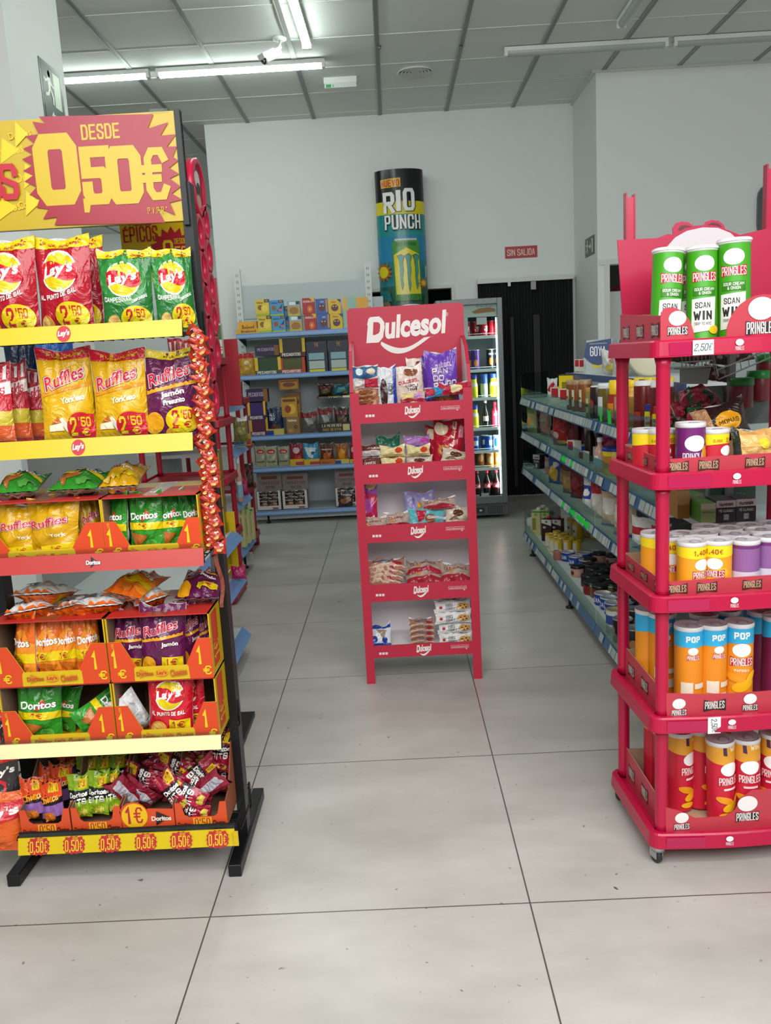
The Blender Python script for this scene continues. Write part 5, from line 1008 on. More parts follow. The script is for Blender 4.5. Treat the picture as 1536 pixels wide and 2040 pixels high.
def head_word(cx_, cz):
    c = '#f1ebe6'
    return [(txt('Dulcesol', cx_-.158, cz-.040, cx_+.168, cz+.058, .04, .045, .14), c), (txt('D', cx_-.166, cz-.056, cx_-.096, cz+.046, .04, .0, .14), c), (poly([(cx_-.166, cz+.018), (cx_-.160, cz+.040), (cx_-.135, cz+.052), (cx_-.110, cz+.052), (cx_-.112, cz+.040), (cx_-.14, cz+.030), (cx_-.148, cz+.016)]), c),
        (band([(cx_-.110+.225*i/16, cz-.052-.034*math.sin(math.pi*min(1, i/13))+.010*(i/16)**2) for i in range(17)], [(cx_-.112+.227*i/16, cz-.0525-.056*math.sin(math.pi*min(1, (i+.5)/15.5)**.75)+.010*(i/16)**2) for i in range(17)]), c)]
sgn = MB(); sx0, sx1 = -DW/2-.008, DW/2+.004; rr = .012
op = [(sx0, 1.22), (sx1, 1.22), (sx1, 1.565-rr), (sx1-rr, 1.565), (sx0+rr, 1.565), (sx0, 1.565-rr)]
sgn.prism(op, DD-.016, DD-.012, CR)
WZ = atY(800, 653, 3.7).z
sgn.deco(flatmap(DD-.016), head_word(0.0, WZ)+[(txt('®', .165, 1.512, .180, 1.527, .0), '#f1ebe6')])
sgn.build('header_sign', ds)
SHZ = [(1.135, 1.172), (.892, .932), (.643, .680), (.393, .430), (.130, .166)]
LIPZ = [.075, .080, .072, .073, .054]
for (z0, z1_), lh in zip(SHZ, LIPZ):
    m_ = MB().box((-DW/2+.012, 0, z0), (DW/2-.012, DD-.012, z0+.008), CW)
    m_.build('shelf', ds)
    m_ = MB().box((-DW/2+.034, -.003, z1_-lh), (DW/2-.034, .003, z1_), CR)
    zc = z1_-lh/2
    m_.deco(flatmap(-.003), dulce(.005, zc+.004, .052)+[(rect(-.185+.013*k, zc-.012, -.175+.013*k, zc-.002), '#f1dfe0') for k in range(3)]+
            [(rect(.118, zc+.002, .190, zc+.003), '#f1dfe0'), (rect(.118, zc+.014, .190, zc+.015), '#f1dfe0'), (rect(.117, zc+.002, .118, zc+.015), '#f1dfe0'), (rect(.190, zc+.002, .191, zc+.015), '#f1dfe0'), (txt('www.dulcesol.com', .121, zc+.005, .187, zc+.0125, .0), '#f6e6e6'), (poly([(.178, zc+.003), (.186, zc-.003), (.18, zc-.004)]), '#f1dfe0')])
    m_.build('shelf_front', ds)
S = ['top', 'second', 'third', 'fourth', 'bottom']
def dz(k): return SHZ[k][0]+.009
def dp(kind, box, k, lab, Y=3.50, rz=0, rx=-5, ry=0, zb=None):
    return putpx(kind, box, Y, dz(k) if zb is None else zb, (math.radians(rx), math.radians(ry), math.radians(rz)), lab, 'cake pack')
def df(kind, px, py, Y, lab, sc_=(1, 1, 1), rz=0, rx=-8, ry=0, zb=None, k=0):   # pack placed low, standing on something at zb
    c = atY(px, py, Y); return put(kind, (c.x, Y, dz(k) if zb is None else zb), (math.radians(rx), math.radians(ry), math.radians(rz)), sc_, lab, 'cake pack')
# top shelf
for i, (kd, nm) in enumerate([('brown_roll_pack', 'clear pack of brown rolls lying lowest at left on the top stand shelf'), ('brown_roll_pack', 'clear pack of brown rolls second in the left pile, top stand shelf'), ('pink_roll_pack', 'white and red roll pack in the left pile, top stand shelf'), ('blue_roll_pack', 'blue cake pack crowning the left pile on the top stand shelf')]):
    df(kd, 729, 800, 3.47+.012*(i == 3), nm, (1.25, 1.4, .85), 4*(i % 2), -12, 0, dz(0)+.006+.041*i)
df('silver_bar_bag', 771, 815, 3.50, 'silver bag with a chocolate bar, second from left, top stand shelf', (1.25, .6, 1.12), 6, -6)
df('cream_cake_bag', 838, 790, 3.60, 'cream bag with chocolate corner standing behind, top stand shelf', (1.1, 1, 1.1), 0, -4, 0, dz(0)+.03)
df('cream_cake_bag', 820, 790, 3.52, 'cream bag of small sponge cakes in front, top stand shelf', (1.2, 1, 1.12), 4, -6, -4)
df('purple_ring_bag', 872, 790, 3.58, 'purple bag of ring cakes, partly covered, top stand shelf', (1.0, 1, 1.15), 12, -4)
df('purple_ring_bag', 884, 790, 3.525, 'large purple bag of ring cakes, front one, top stand shelf', (1.12, 1, 1.28), -3, -6, -2)
df('bar_yellow_pack', 825, 808, 3.445, 'yellow and pink cake bar lying in front of the cream bag', (1.1, 1.2, 1.2), 3, -25, 0, dz(0)+.03)
df('bar_red_pack', 822, 815, 3.435, 'red cake bar lowest at the front of the top stand shelf', (1.2, 1.2, 1.1), -2, -25)
df('bar_blue_pack', 872, 800, 3.445, 'blue and red cake bar lying before the purple bag', (1.2, 1.2, 1.2), 8, -25, -4, dz(0)+.045)
df('bar_red_pack', 905, 795, 3.445, 'red and cream cake bar lying at right of the top stand shelf', (1.5, 1.6, 1.4), -4, -25, -3, dz(0)+.05)
# second shelf
df('chocolate_white_pack', 735, 930, 3.46, 'brown and white cake pack lying lowest at left, second stand shelf', (1.0, 1.1, .95), 2, -10, 0, None, 1)
df('chocolate_white_pack', 742, 905, 3.48, 'brown and white cake pack lying on another at left, second stand shelf', (1.15, 1.1, .85), -6, -30, 0, dz(1)+.058)
df('green_donut_bag', 774, 900, 3.58, 'green bag with chocolate donuts at the back, second stand shelf', (1.05, 1, 1.5), 4, -6, 0, dz(1)+.01)
for i in range(2): df('cream_roll_pack', 783, 915, 3.46, ['cream roll pack with orange dot, lower of two at middle', 'cream roll pack with orange dot, upper of two at middle'][i], (1.05, 1.2, .9), 2, -16, 0, dz(1)+.01+.044*i, 1)
df('marble_cake_pack', 836, 925, 3.47, 'beige marbled cake pack lowest right of the middle, second stand shelf', (1.0, 1.1, .7), -3, -20, 0, dz(1)+.004)
df('cream_roll_pack', 834, 912, 3.475, 'cream roll pack with orange dot right of the pair', (1.0, 1.2, .9), -3, -16, 0, dz(1)+.050)
df('lilac_roll_pack', 832, 890, 3.50, 'lilac cake pack lying on the cream rolls, second stand shelf', (1.1, 1.2, .9), 3, -30, 0, dz(1)+.088)
df('red_roll_bag', 880, 930, 3.56, 'red bag of cream rolls standing behind its twin', (.95, 1, 1.0), 10, -4, -2, None, 1)
df('red_roll_bag', 893, 930, 3.52, 'big red bag of cream rolls, front one, second stand shelf', (1.15, 1, 1.15), -4, -6, 4, None, 1)
df('marble_cake_pack', 906, 925, 3.46, 'beige marbled cake pack leaning before the red bag', (1.1, 1.2, .95), -10, -26, 10, dz(1)+.012)
# third shelf
df('pink_tall_pack', 734, 1050, 3.50, 'upright pink pack with upside-down lettering, left on third stand shelf', (1.5, 1, 1.62), -4, -5, 0, None, 2)
df('clear_bun_pack', 742, 1050, 3.445, 'clear pack of buns at the front left, third stand shelf', (1.0, 1.2, 1.0), -4, -20, 0, dz(2)+.004)
df('clear_bun_pack', 792, 1050, 3.46, 'clear bun pack with red base next to the pink pack', (.95, 1.2, 1.25), 6, -24, 0, dz(2)+.004)
df('lavender_bag', 838, 1040, 3.57, 'crumpled lavender bag at the back of third stand shelf', (1.15, 1, 1.3), 3, -6, 0, None, 2)
df('teal_cookie_pack', 850, 1045, 3.47, 'teal biscuit pack in the middle of third stand shelf', (1.4, 1.2, 1.45), 4, -24, 3, dz(2)+.004)
df('clear_bun_pack', 873, 1010, 3.49, 'clear bun pack lying on the teal biscuits, third stand shelf', (1.25, 1.4, .95), -10, -36, -6, dz(2)+.068)
df('marble_cake_pack', 912, 1045, 3.47, 'dark marbled cake pack at the right of third stand shelf', (.95, 1.2, 1.25), -4, -24, 4, dz(2)+.006)
# fourth shelf
for i in range(4): df('tan_bun_pack', 758+5*(i % 2)+(6 if i > 1 else 0), 1160, 3.47, ['lowest', 'second', 'third', 'topmost'][i]+' glossy tan bun pack in the left pile, fourth stand shelf', (1.8, 1.6, 1.7), 3*i-4, -58, 0, dz(3)+.010+.021*i)
df('clear_bun_pack', 846, 1160, 3.47, 'clear bun pack in the middle of fourth stand shelf', (1.35, 1.4, 1.9), 2, -56, 0, dz(3)+.006)
df('clear_bun_pack', 845, 1150, 3.50, 'clear bun pack on top of the middle one, fourth stand shelf', (1.3, 1.4, 1.7), -3, -66, 0, dz(3)+.040)
df('clear_bun_pack', 908, 1155, 3.47, 'clear bun pack at the right of fourth stand shelf', (1.15, 1.4, 2.0), -4, -55, 4, dz(3)+.006)
# bottom shelf
df('blue_white_pack', 756, 1285, 3.46, 'blue and white cake pack alone at left of the bottom stand shelf', (1.45, 1, 1.7), 4, -34, 0, dz(4)+.004)
for i in range(4): df('tan_bun_pack', 842, 1280, 3.47, ['lowest', 'second', 'third', 'topmost'][i]+' glossy tan bun pack in the small pile on the bottom stand shelf', (1.05, 1.3, 1.0), 2*i-3, -34, 0, dz(4)+.008+.025*i)
for i in range(4): df('white_cookie_pack', 908-(3 if i > 1 else 0), 1275, 3.47+.01*(i % 2), ['lowest', 'second', 'third', 'topmost'][i]+' white biscuit pack in the pile at right of the bottom stand shelf', (1.5 if i < 2 else 1.6, 1.4, 1.3), -2+2*i, -12, 0, dz(4)+.0+.047*i)
df('white_cookie_pack', 898, 1200, 3.52, 'grey printed biscuit pack end crowning the white pile', (1.5, 1.2, .9), 3, -70, 0, dz(4)+.195)
# ================================================================ red plastic tier stands
PK = mat('#b30d3c', .28); PKD = mat('#a00c36', .3)
def rrect(w, d, r, x0=0, y0=0, n=6, bow=0.):
    p = []
    for cx_, cy_, a0 in ((w-r, r, -90), (w-r, d-r, 0), (r, d-r, 90), (r, r, 180)):
        for k in range(n+1):
            a = math.radians(a0+90*k/n); x, y = cx_+r*math.cos(a), cy_+r*math.sin(a)
            p.append((x0+x, y0+y))
    if bow:
        q_ = []
        for i, (x, y) in enumerate(p):
            q_.append((x, y))
        m = len(q_)
        ins = []
        for k in range(1, 10): u = k/10; ins.append((x0+r+(w-2*r)*u, y0-bow*math.sin(math.pi*u)))
        q_ = q_+ins
        p = q_
    return p
def tierstand(name, label, loc, rz, w, d, tiers, post_top, castor, colm=PK, lip=.04, logos=False, bow=.015):
    o = thing(name, label, 'display stand', loc, rz)
    n = len(tiers)
    for i, zt in enumerate(tiers):
        m_ = MB(); po = rrect(w, d, .03, bow=bow); pi = rrect(w-.03, d-.03, .02, .015, .015, bow=bow)
        pl = rrect(w+.006, d+.006, .032, -.003, -.003, bow=bow); N = len(po)
        rings = [([(x, y) for x, y in pl], zt-lip), ([(x, y) for x, y in pl], zt-lip+.004), (po, zt-.004), ([(a+(b_-a)*.25, c+(d_-c)*.25) for (a, c), (b_, d_) in zip(po, pi)], zt), (pi, zt), (pi, zt-.012)]
        v = []; f = []
        for pp_, z in rings: v += [(x, y, z) for x, y in pp_]
        for k in range(len(rings)-1):
            for j in range(N): f.append((k*N+j, k*N+(j+1) % N, (k+1)*N+(j+1) % N, (k+1)*N+j))
        m_.add(v, f, colm, False); m_.prism([(x_*.998+w*.001, y_*.998+d*.001) for x_, y_ in pi], zt-.016, zt-.0118, colm, ax='z'); m_.prism([(x_*.985+w*.0075, y_*.985+d*.0075) for x_, y_ in pl], zt-lip+.0005, zt-lip+.003, colm, ax='z')
        if logos:
            fm = lambda a, c, e: (a, -.0035-bow*math.sin(math.pi*min(1, max(0, (a-.03)/(w-.06))))-e, zt-.020+c)
            it = []
            for xx in (.196,): it += [(ell(xx, .006, .0095, .0075), '#f2eef0'), (txt('PRINGLES', xx-.010, -.012, xx+.010, -.003, .04), '#f2dfe6')]
            m_.deco(fm, [(rect(.035, -.016, .135, .013), mat('#b01a4c', .15))]+it, step=(.02, 0), e0=.0006)
        m_.build('tier', o)
        z1_ = zt-lip if i < n else 0
        if i == n-1: continue
        zb_ = tiers[i+1]-.004
        for (x, y) in ((.034, .032), (w-.034, .032), (.034, d-.032), (w-.034, d-.032)):
            m_ = MB(); m_.lathe([(.0175, zb_), (.0165, zb_+.02), (.0165, zt-lip-.02), (.021, zt-lip+.001)], colm, 16, o=(x, y, 0)); m_.build('post', o)
    if post_top:
        for x in (.03, w-.03):
            m_ = MB().box((x-.013, d-.05, tiers[0]-.01), (x+.013, d-.038, post_top), colm).box((x-.013, d-.04, tiers[0]-.01), (x-.009, d-.02, post_top+.02), colm).box((x+.009, d-.04, tiers[0]-.01), (x+.013, d-.02, post_top+.01), colm)
            m_.build('upright', o)
    zb_ = tiers[-1]-lip
    for (x, y, a) in ((.022, .022, .3), (w-.035, .035, 1.2), (.022, d-.022, -.8), (w-.035, d-.035, 2.)):
        if castor:
            c_ = thing_part('castor', o, (x, y, 0), a)
            MB().lathe([(.018, .040), (.018, zb_+.002), (.010, zb_+.004)], mat('#b8babd', .25, .8), 14).box((-.011, -.006, .016), (-.009, .020, .046), mat('#b8babd', .25, .8)).box((.009, -.006, .016), (.011, .020, .046), mat('#b8babd', .25, .8)).build('fork', c_)
            wv = MB().lathe([(0, -.007), (.016, -.0075), (.0205, -.005), (.0205, .005), (.016, .0075), (0, .007)], mat('#26282a', .5), 20)
            w_ = wv.build('wheel', c_); w_.rotation_euler = (0, math.radians(90), 0); w_.location = (0, .008, .0205)
        else: MB().lathe([(.028, 0), (.026, zb_+.002)], colm, 12, o=(x, y, 0)).build('foot', o)
    return o
def thing_part(name, parent, loc, a):
    e = bpy.data.objects.new(name, None); e.empty_display_size = .02; COL.objects.link(e); e.parent = parent; e.location = loc; e.rotation_euler = (0, 0, a); return e
PX, PY, PRZ = .615, 2.035, math.radians(3.0)
PW, PD = .50, .37
TI = [1.358, 1.043, .735, .416, .094]
ps = tierstand('tube_crisps_stand', 'crimson plastic five-tier stand on castors full of tube crisps', (PX, PY, 0), PRZ, PW, PD, TI, None, True, logos=True)
def loc2w(x, y): c, s = math.cos(PRZ), math.sin(PRZ); return PX+x*c-y*s, PY+x*s+y*c
# header board with plain white dome
def q3(px, py, yl=PD-.045):   # picture point on the plane y_local = yl
    r = ray(px, py); c, s = math.cos(PRZ), math.sin(PRZ)
    t = (yl-(-(0-PX)*s+(0-PY)*c))/(-r.x*s+r.y*c); w_ = EYEP+r*t
    return ((w_.x-PX)*c+(w_.y-PY)*s, w_.z)
hb = MB(); L0 = q3(1230, 478); L1 = q3(1243, 672)
zt = L0[1]; arcp = []
pxs = [(1322, 470), (1328, 462), (1338, 452), (1346, 455), (1338, 447), (1340, 440)]
dome = [(1310, 474), (1330, 466), (1341, 467), (1340, 455), (1346, 445), (1358, 441), (1372, 443), (1382, 450), (1403, 448), (1406, 442), (1418, 438), (1432, 440), (1442, 448), (1445, 456), (1462, 463), (1474, 468)]
out = [L1, (PW+.03, L1[1]), (PW+.04, q3(1536, 438)[1]-.0)]+[q3(*p) for p in reversed(dome)]+[L0]
hb.prism(out, PD-.045, PD-.041, mat('#b01540', .35))
fm = flatmap(PD-.045)
c0 = q3(1404, 520)
wd = [q3(1323, 505), q3(1330, 490), q3(1345, 473), q3(1368, 460), q3(1400, 453), q3(1430, 454), q3(1455, 464), q3(1470, 478), q3(1477, 500), q3(1470, 530), q3(1400, 545), q3(1335, 535)]
hb.deco(fm, [(poly(wd), '#cdc3c8'), (poly([q3(1350, 458), q3(1356, 450), q3(1366, 448), q3(1378, 452), q3(1366, 453), q3(1357, 459)]), '#5a2030'), (poly([q3(1410, 448), q3(1420, 443), q3(1432, 446), q3(1438, 452), q3(1428, 449), q3(1418, 448)]), '#5a2030')])
hb.build('header_board', ps)
for xx, zt_ in ((q3(1258, 430)[0], q3(1258, 392)[1]), (q3(1536, 430)[0]+.002, q3(1535, 335)[1])):
    MB().box((xx-.011, PD-.038, TI[0]-.005), (xx+.011, PD-.030, zt_), PK).box((xx-.013, PD-.04, TI[0]-.005), (xx-.009, PD-.018, zt_+.012), PKD).box((xx+.009, PD-.04, TI[0]-.005), (xx+.013, PD-.018, zt_+.008), PKD).build('upright', ps)
def tag_paper(x0, y0, x1, y1, up):
    m_ = MB(); a = q3(x0, y1, -.008); b_ = q3(x1, y0, -.008); v = [(a[0], -.0085-.012*0, a[1]), (b_[0], -.0085, a[1]+.002), (b_[0], -.0085, b_[1]), (a[0]-.001, -.0085, b_[1])]
    m_.box((a[0], -.0145, a[1]), (b_[0], -.014, b_[1]), ink('#e9e9e4'))
    cx_, cz_ = (a[0]+b_[0])/2, (a[1]+b_[1])/2; w_, h_ = b_[0]-a[0], b_[1]-a[1]
    t = txt('2,50€', cx_-w_*.42, cz_-h_*.22, cx_+w_*.42, cz_+h_*.26, .0, 0, .2) if not up else txt('2,50€', cx_-h_*.40, cz_-w_*.22, cx_+h_*.40, cz_+w_*.22, .0, -1.5, .1)
    m_.deco(flatmap(-.0145), [(t, '#3a5a5e')]); m_.build('price_note', ps)
tag_paper(1378, 676, 1420, 708, False); tag_paper(1408, 1426, 1434, 1460, True)
# cartons standing on the tiers
def crisptray(k, x0, x1, y0, y1, hs, hf, style, label, side_logo=3):
    o = thing('cardboard_tray', label, 'cardboard tray', (*loc2w((x0+x1)/2, y0), TI[k]-.011), PRZ)
    w, d = x1-x0, y1-y0; C_ = ink('#b93a48'); t = .003; K = mat('#a8866c', .8)
    s = MB().box((-w/2, 0, 0), (w/2, d, t), K).box((-w/2, d-t, 0), (w/2, d, hs*1.2), K)
    for sg in (-1, 1):
        x = sg*w/2
        pr = [(0, 0), (0, hs), (d, hs*(1.25 if style != 'low' else 1.1)), (d, 0)]
        s.prism(pr, x-sg*t, x-sg*t*.3, K, ax='x').prism(pr, x-sg*t*.3, x, C_, ax='x')
    it = []
    fs_ = min(hs*.55, .045)
    for j in range(side_logo):
        yy = .05+(d-.08)*j/max(1, side_logo-1) if side_logo > 1 else d/2
        a, b_ = yy-.026, yy+.026; zc = hs*.52; h_ = fs_/2
        it += [(poly([(a, zc-h_), (a, zc+h_), (yy, zc+h_*.6), (b_, zc+h_), (b_, zc-h_), (yy, zc-h_*.6)]), '#3a2a2c'), (txt('PRINGLES', a+.004, zc-h_*.62, b_-.004, zc+h_*.62, .06), '#e6ded6' if style != 'low' else '#c8a88a')]
    s.deco(lambda a, c, e: (-w/2-e, d-a, c), it)
    s.build('tray_box', o)
    if style == 'domes':
        r = .052; pts = [(-w/2, 0), (w/2, 0), (w/2, hs)]
        pts += [(w/2-2*r*1.35+.0, hs*.12)]
        L_ = -w/2; R8 = .088; cxx = L_+.245
        pts = [(L_, 0), (w/2, 0), (w/2, hs*.3)]+[(cxx+R8*math.cos(a_), max(.012, .012+R8*math.sin(a_)*1.05)) for a_ in [math.pi*k/14 for k in range(15)]]+[(L_+.082, .010), (L_+.078, .03), (L_+.070, .052), (L_+.056, .072), (L_+.038, .083), (L_+.02, .086), (L_+.006, .082), (L_, hs)]
    elif style == 'curve': pts = [(-w/2, 0), (w/2, 0), (w/2, hs)]+[(w/2-.02-(w-.04)*k/12, hf+(hs-hf)*abs(2*k/12-1)**2.2) for k in range(13)]+[(-w/2, hs)]
    elif style == 'dip': pts = [(-w/2, 0), (w/2, 0), (w/2, hs*1.3), (-w/2+.235, hs*1.35), (-w/2+.205, hs*1.1), (-w/2+.19, hs*.7), (-w/2+.165, hf), (-w/2+.085, hf), (-w/2+.045, hs*.8), (-w/2, hs)]
    else: pts = [(-w/2, 0), (w/2, 0), (w/2, hs), (-w/2, hs)]
    fr = MB().prism(pts, -t, 0, C_); it = []
    def emb(x, z, s_, fc='#b93a48'): return [(ell(x, z+.016*s_, .019*s_, .0155*s_), '#e9e4e2'), (poly([(x-.022*s_, z-.020*s_), (x-.022*s_, z), (x, z-.004*s_), (x+.022*s_, z), (x+.022*s_, z-.020*s_), (x, z-.016*s_)]), '#2a2224'), (txt('PRINGLES', x-.021*s_, z-.018*s_, x+.021*s_, z-.002*s_, .08), '#ece6e2')]
    def bow_(x, z, s_, c='#e9e2da'): return [(poly([(x-.028*s_, z-.014*s_), (x-.026*s_, z+.016*s_), (x, z+.009*s_), (x+.028*s_, z+.016*s_), (x+.028*s_, z-.014*s_), (x, z-.010*s_)]), '#4a2a22' if style == 'low' else '#2a2628'), (txt('PRINGLES', x-.024*s_, z-.008*s_, x+.024*s_, z+.011*s_, .08), c)]
    if style == 'domes': it = emb(-w/2+.040, .042, 1.1)+emb(-w/2+.240, .045, 1.7)
    elif style == 'curve': it = emb(-w/2+.038, .026, .9)+bow_(-w/2+.130, .030, 1.05)+emb(-w/2+.222, .027, .9)+bow_(w/2-.1, .026, 1.)
    elif style == 'dip': it = emb(-w/2+.048, .030, .95)+emb(-w/2+.222, .05, 1.4)
    else: it = bow_(-w/2+.035, hs*.5, .95, '#c8a88a')+bow_(-w/2+.110, hs*.5, .95, '#c8a88a')+bow_(-w/2+.225, hs*.5, .9, '#c8a88a')
    fr.deco(flatmap(-t), it); fr.build('tray_front', o)
crisptray(0, .02, PW-.01, .015, PD-.06, .068, .01, 'domes', 'red cardboard tray with two rounded tabs on the top tier of the crimson stand')
crisptray(1, .035, PW-.02, .03, PD-.05, .042, .04, 'low', 'low red cardboard tray on the second tier of the crimson stand')
crisptray(2, .035, PW-.02, .03, PD-.05, .042, .04, 'low', 'low red cardboard tray on the third tier of the crimson stand')
crisptray(3, .035, PW-.02, .02, PD-.05, .070, .058, 'curve', 'red cardboard tray with curved front edge on the fourth tier')
crisptray(4, .035, PW-.02, .02, PD-.05, .080, .040, 'dip', 'red cardboard tray with dipped front on the bottom tier')
# tube crisps, placed at local spots
def cn(kind, px, pyb, yl, k, ang, lab, tilt=(0, 0), s=1., dz_=.0):
    """px = picture column of the tube's foot; yl = distance behind the stand's front edge"""
    x, z = q3(px, pyb, yl); wx, wy = loc2w(x, yl)
    return put(kind, (wx, wy, TI[k]-.008+dz_), (math.radians(tilt[0]), math.radians(tilt[1]), math.radians(ang)), (s, s, s), lab, 'crisps tube')
cn('can_green', 1324, 640, .10, 0, 6, 'green tube crisps at the left of the top tier, standing apart', (-4, 4))
cn('can_green', 1398, 655, .10, 0, -8, 'green tube crisps in the middle of the top tier, lower than its neighbour', (-2, 0))
cn('can_green', 1366, 645, .17, 0, 10, 'green tube crisps half hidden behind the others on the top tier', (0, 1))
cn('can_green', 1463, 650, .085, 0, -22, 'green tube crisps at the right of the top tier, tallest looking', (0, -1), 1.04, .004)
cn('can_red_small', 1288, 895, .20, 1, 60, 'short red and yellow tube at the far left of the second tier', (0, 0))
cn('can_red_small', 1320, 895, .16, 1, -10, 'short red and yellow tube left of the front post, second tier')
cn('can_purple', 1375, 896, .09, 1, 2, 'short purple tube crisps right of the front post, second tier')
cn('can_red_small', 1422, 897, .10, 1, 32, 'short red and yellow tube between the purple tube and the bread packs')
for px, yl, a, nm in [(1304, .20, 60, 'far left'), (1334, .15, -10, 'beside the front post'), (1377, .075, 26, 'at the front right of the post'), (1428, .075, -30, 'at the front in the middle'), (1400, .16, 80, 'behind the front pair'), (1360, .17, 120, 'behind the front post'), (1405, .24, 0, 'in the back row')]:
    cn('can_yellow_small', px, 1135, yl, 2, a, 'short yellow and orange tube '+nm+', third tier')
for px, yl, nm in [(1483, .08, 'at the front'), (1528, .10, 'at the front by the picture edge'), (1462, .15, 'behind the front one'), (1512, .18, 'second row by the edge'), (1450, .22, 'in the back row'), (1492, .24, 'in the back row, right'), (1535, .25, 'farthest back at the picture edge')]:
    cn('can_purple_back', px, 1135, yl, 2, 180 if yl < .1 else 90, 'short lilac tube '+nm+', third tier')
for kd, px, yl, a, nm in [('can_pop', 1292, .24, 60, 'orange tube with blue top at the far left'), ('can_pop_back', 1318, .20, 0, 'orange tube with blue top beside the rear post'), ('can_pop_back', 1371, .085, 0, 'orange tube with blue top right of the front post'), ('can_pop_back', 1418, .085, 8, 'orange tube, second from front post'),
        ('can_pop', 1470, .085, -8, 'orange tube with its front facing out'), ('can_pop_purple', 1513, .16, 60, 'purple tube with blue top'), ('can_pop_purple', 1545, .11, 10, 'purple tube cut by the picture edge'), ('can_pop_back', 1400, .17, 0, 'orange tube in the second row'), ('can_pop_back', 1445, .19, 0, 'orange tube in the second row, right'), ('can_pop_purple', 1500, .26, 30, 'purple tube in the back row')]:
    cn(kd, px, 1368, yl, 3, a, nm+', fourth tier')
for kd, px, yl, a, nm in [('can_red', 1308, .26, 120, 'at the far left behind the cardboard'), ('can_red', 1325, .22, 120, 'beside the rear post'), ('can_red', 1352, .14, 40, 'just behind the front post'), ('can_red', 1392, .145, 50, 'in the second row right of the post'), ('can_red', 1436, .075, 22, 'at the front, turned to the right'), ('can_red', 1487, .075, -2, 'at the front facing out'), ('can_red', 1536, .09, -20, 'cut by the picture edge'), ('can_red', 1432, .20, 10, 'in the third row'), ('can_red', 1470, .23, 0, 'in the back row'), ('can_red', 1545, .23, 0, 'back row at the picture edge')]:
    cn(kd, px, 1630, yl, 4, a, 'red and gold tube crisps '+nm+', bottom tier', (0, -2 if yl < .08 else 0), 1., .006)
c = q3(1468, 893, .10); x, y = loc2w(c[0], .14)
put('black_bread_pack', (x, y+.02, TI[1]+.05), (math.radians(-14), math.radians(-14), math.radians(-6)), (.85, 1, .75), 'black bread pack with round gold label leaning on the second tier', 'bread pack')
c = q3(1500, 893, .09); x, y = loc2w(c[0]+.0, .09)
put('clear_bread_pack', (x, y, TI[1]-.006), (math.radians(-10), math.radians(3), math.radians(4)), (.8, 1, .8), 'clear pack of golden rolls before the black bread pack, second tier', 'bread pack')
# ================================================================ purple snack top beside green tubes
c = q3(1508, 600, .20); x, y = loc2w(c[0], .2)
m_ = MB(); pp = [(-.045, 0), (.045, 0), (.045, .03)]+[(.045*math.cos(a*math.pi/10), .03+.045*math.sin(a*math.pi/10)) for a in range(1, 10)]+[(-.045, .03)]
m_.prism(pp, -.002, .002, ink('#3f1c50')); m_.deco(flatmap(-.002), [(ell(.0, .045, .026, .014, a0=.3), '#b83a4a'), (ell(0, .045, .018, .007, a0=.3), '#3f1c50')])
m_.box((-.045, .002, 0), (.045, .05, .07), ink('#c9c6cc'))
single('snack_box', m_, 'small box with a rounded dark purple top at the right edge of the top tier', 'snack box', loc=(x, y, TI[0]-.01))
# ================================================================ wall shelving at the back
BLU = mat('#5f86c0', .3, .1); STL = mat('#b9c4c6', .45); STD = mat('#aab2b4', .45)
SX0, SX1, SF, SBK = -1.255, -.045, 7.18, 7.66
sh = thing('back_shelving', 'white metal wall shelving with blue shelf edges at the back of the shop', 'shelving', ((SX0+SX1)/2, SBK, 0))
def bs(m_, nm, bev=0): o = m_.build(nm, sh, bev); o.location = (-(SX0+SX1)/2, -SBK, 0); return o
xr = -.165
for x in (-1.30, xr):
    m_ = MB().box((x-.028, SBK-.03, 0), (x+.028, SBK+.01, 2.17), mat('#d5dad8', .45))
    for k in range(20):
        for dx in (-.008, .006): m_.box((x+dx-.002, SBK-.0312, 2.13-.055*k-.022), (x+dx+.002, SBK-.03, 2.13-.055*k), mat('#3d4443', .7))
    bs(m_, 'upright')
bs(MB().box((-1.272, SBK-.005, .1), (xr-.028, SBK, 2.03), STL).box((xr+.028, SBK-.005, .1), (SX1, SBK, 1.88), STL).box((-1.272, SBK-.007, 1.745), (xr-.028, SBK-.005, 1.75), mat('#7f8a8c', .5)), 'back_panel')
SZ = [1.605, 1.265, .757, .485, .11]
for z in SZ:
    for x0, x1 in ((SX0-.015, xr-.004), (xr+.004, SX1)):
        zz = z if x0 < -.3 else z+.02
        bs(MB().box((x0, SF+.012, zz-.03), (x1, SBK-.03, zz), STD).box((x0, SF, zz-.038), (x1, SF+.012, zz+.003), BLU).box((x0+.002, SF-.002, zz-.030), (x1-.002, SF, zz-.006), mat('#8fb0d8', .12)), 'shelf', .002)
    for x in (SX0-.012, xr-.008): bs(MB().prism([(SF+.03, z-.03), (SBK-.03, z-.03), (SBK-.03, z-.10)], x, x+.004, mat('#3f4a4e', .5), ax='x'), 'bracket')
bs(MB().box((SX0, SF+.06, .03), (SX1, SF+.07, .075), STL), 'base_plate')
for x in (-1.13, -.2): bs(MB().lathe([(.02, 0), (.02, .01), (.008, .015), (.008, .08)], BLK, 12, o=(x, SF+.05, 0)), 'foot')
def sp(kind, box, k, lab, Y=7.22, rz=0, cat='food box', zoff=0., dsc=1.):
    return putpx(kind, box, Y, SZ[k]+.002+zoff, (0, 0, math.radians(rz)), lab, cat, None, dsc)
row = [('yellow_cookie_box', 513, 541), ('blue_cookie_box', 541, 569), ('beige_cookie_box', 576, 602), ('red_cookie_box', 606, 631), ('blue_bear_box', 632, 657), ('yellow_bear_box', 658, 683)]
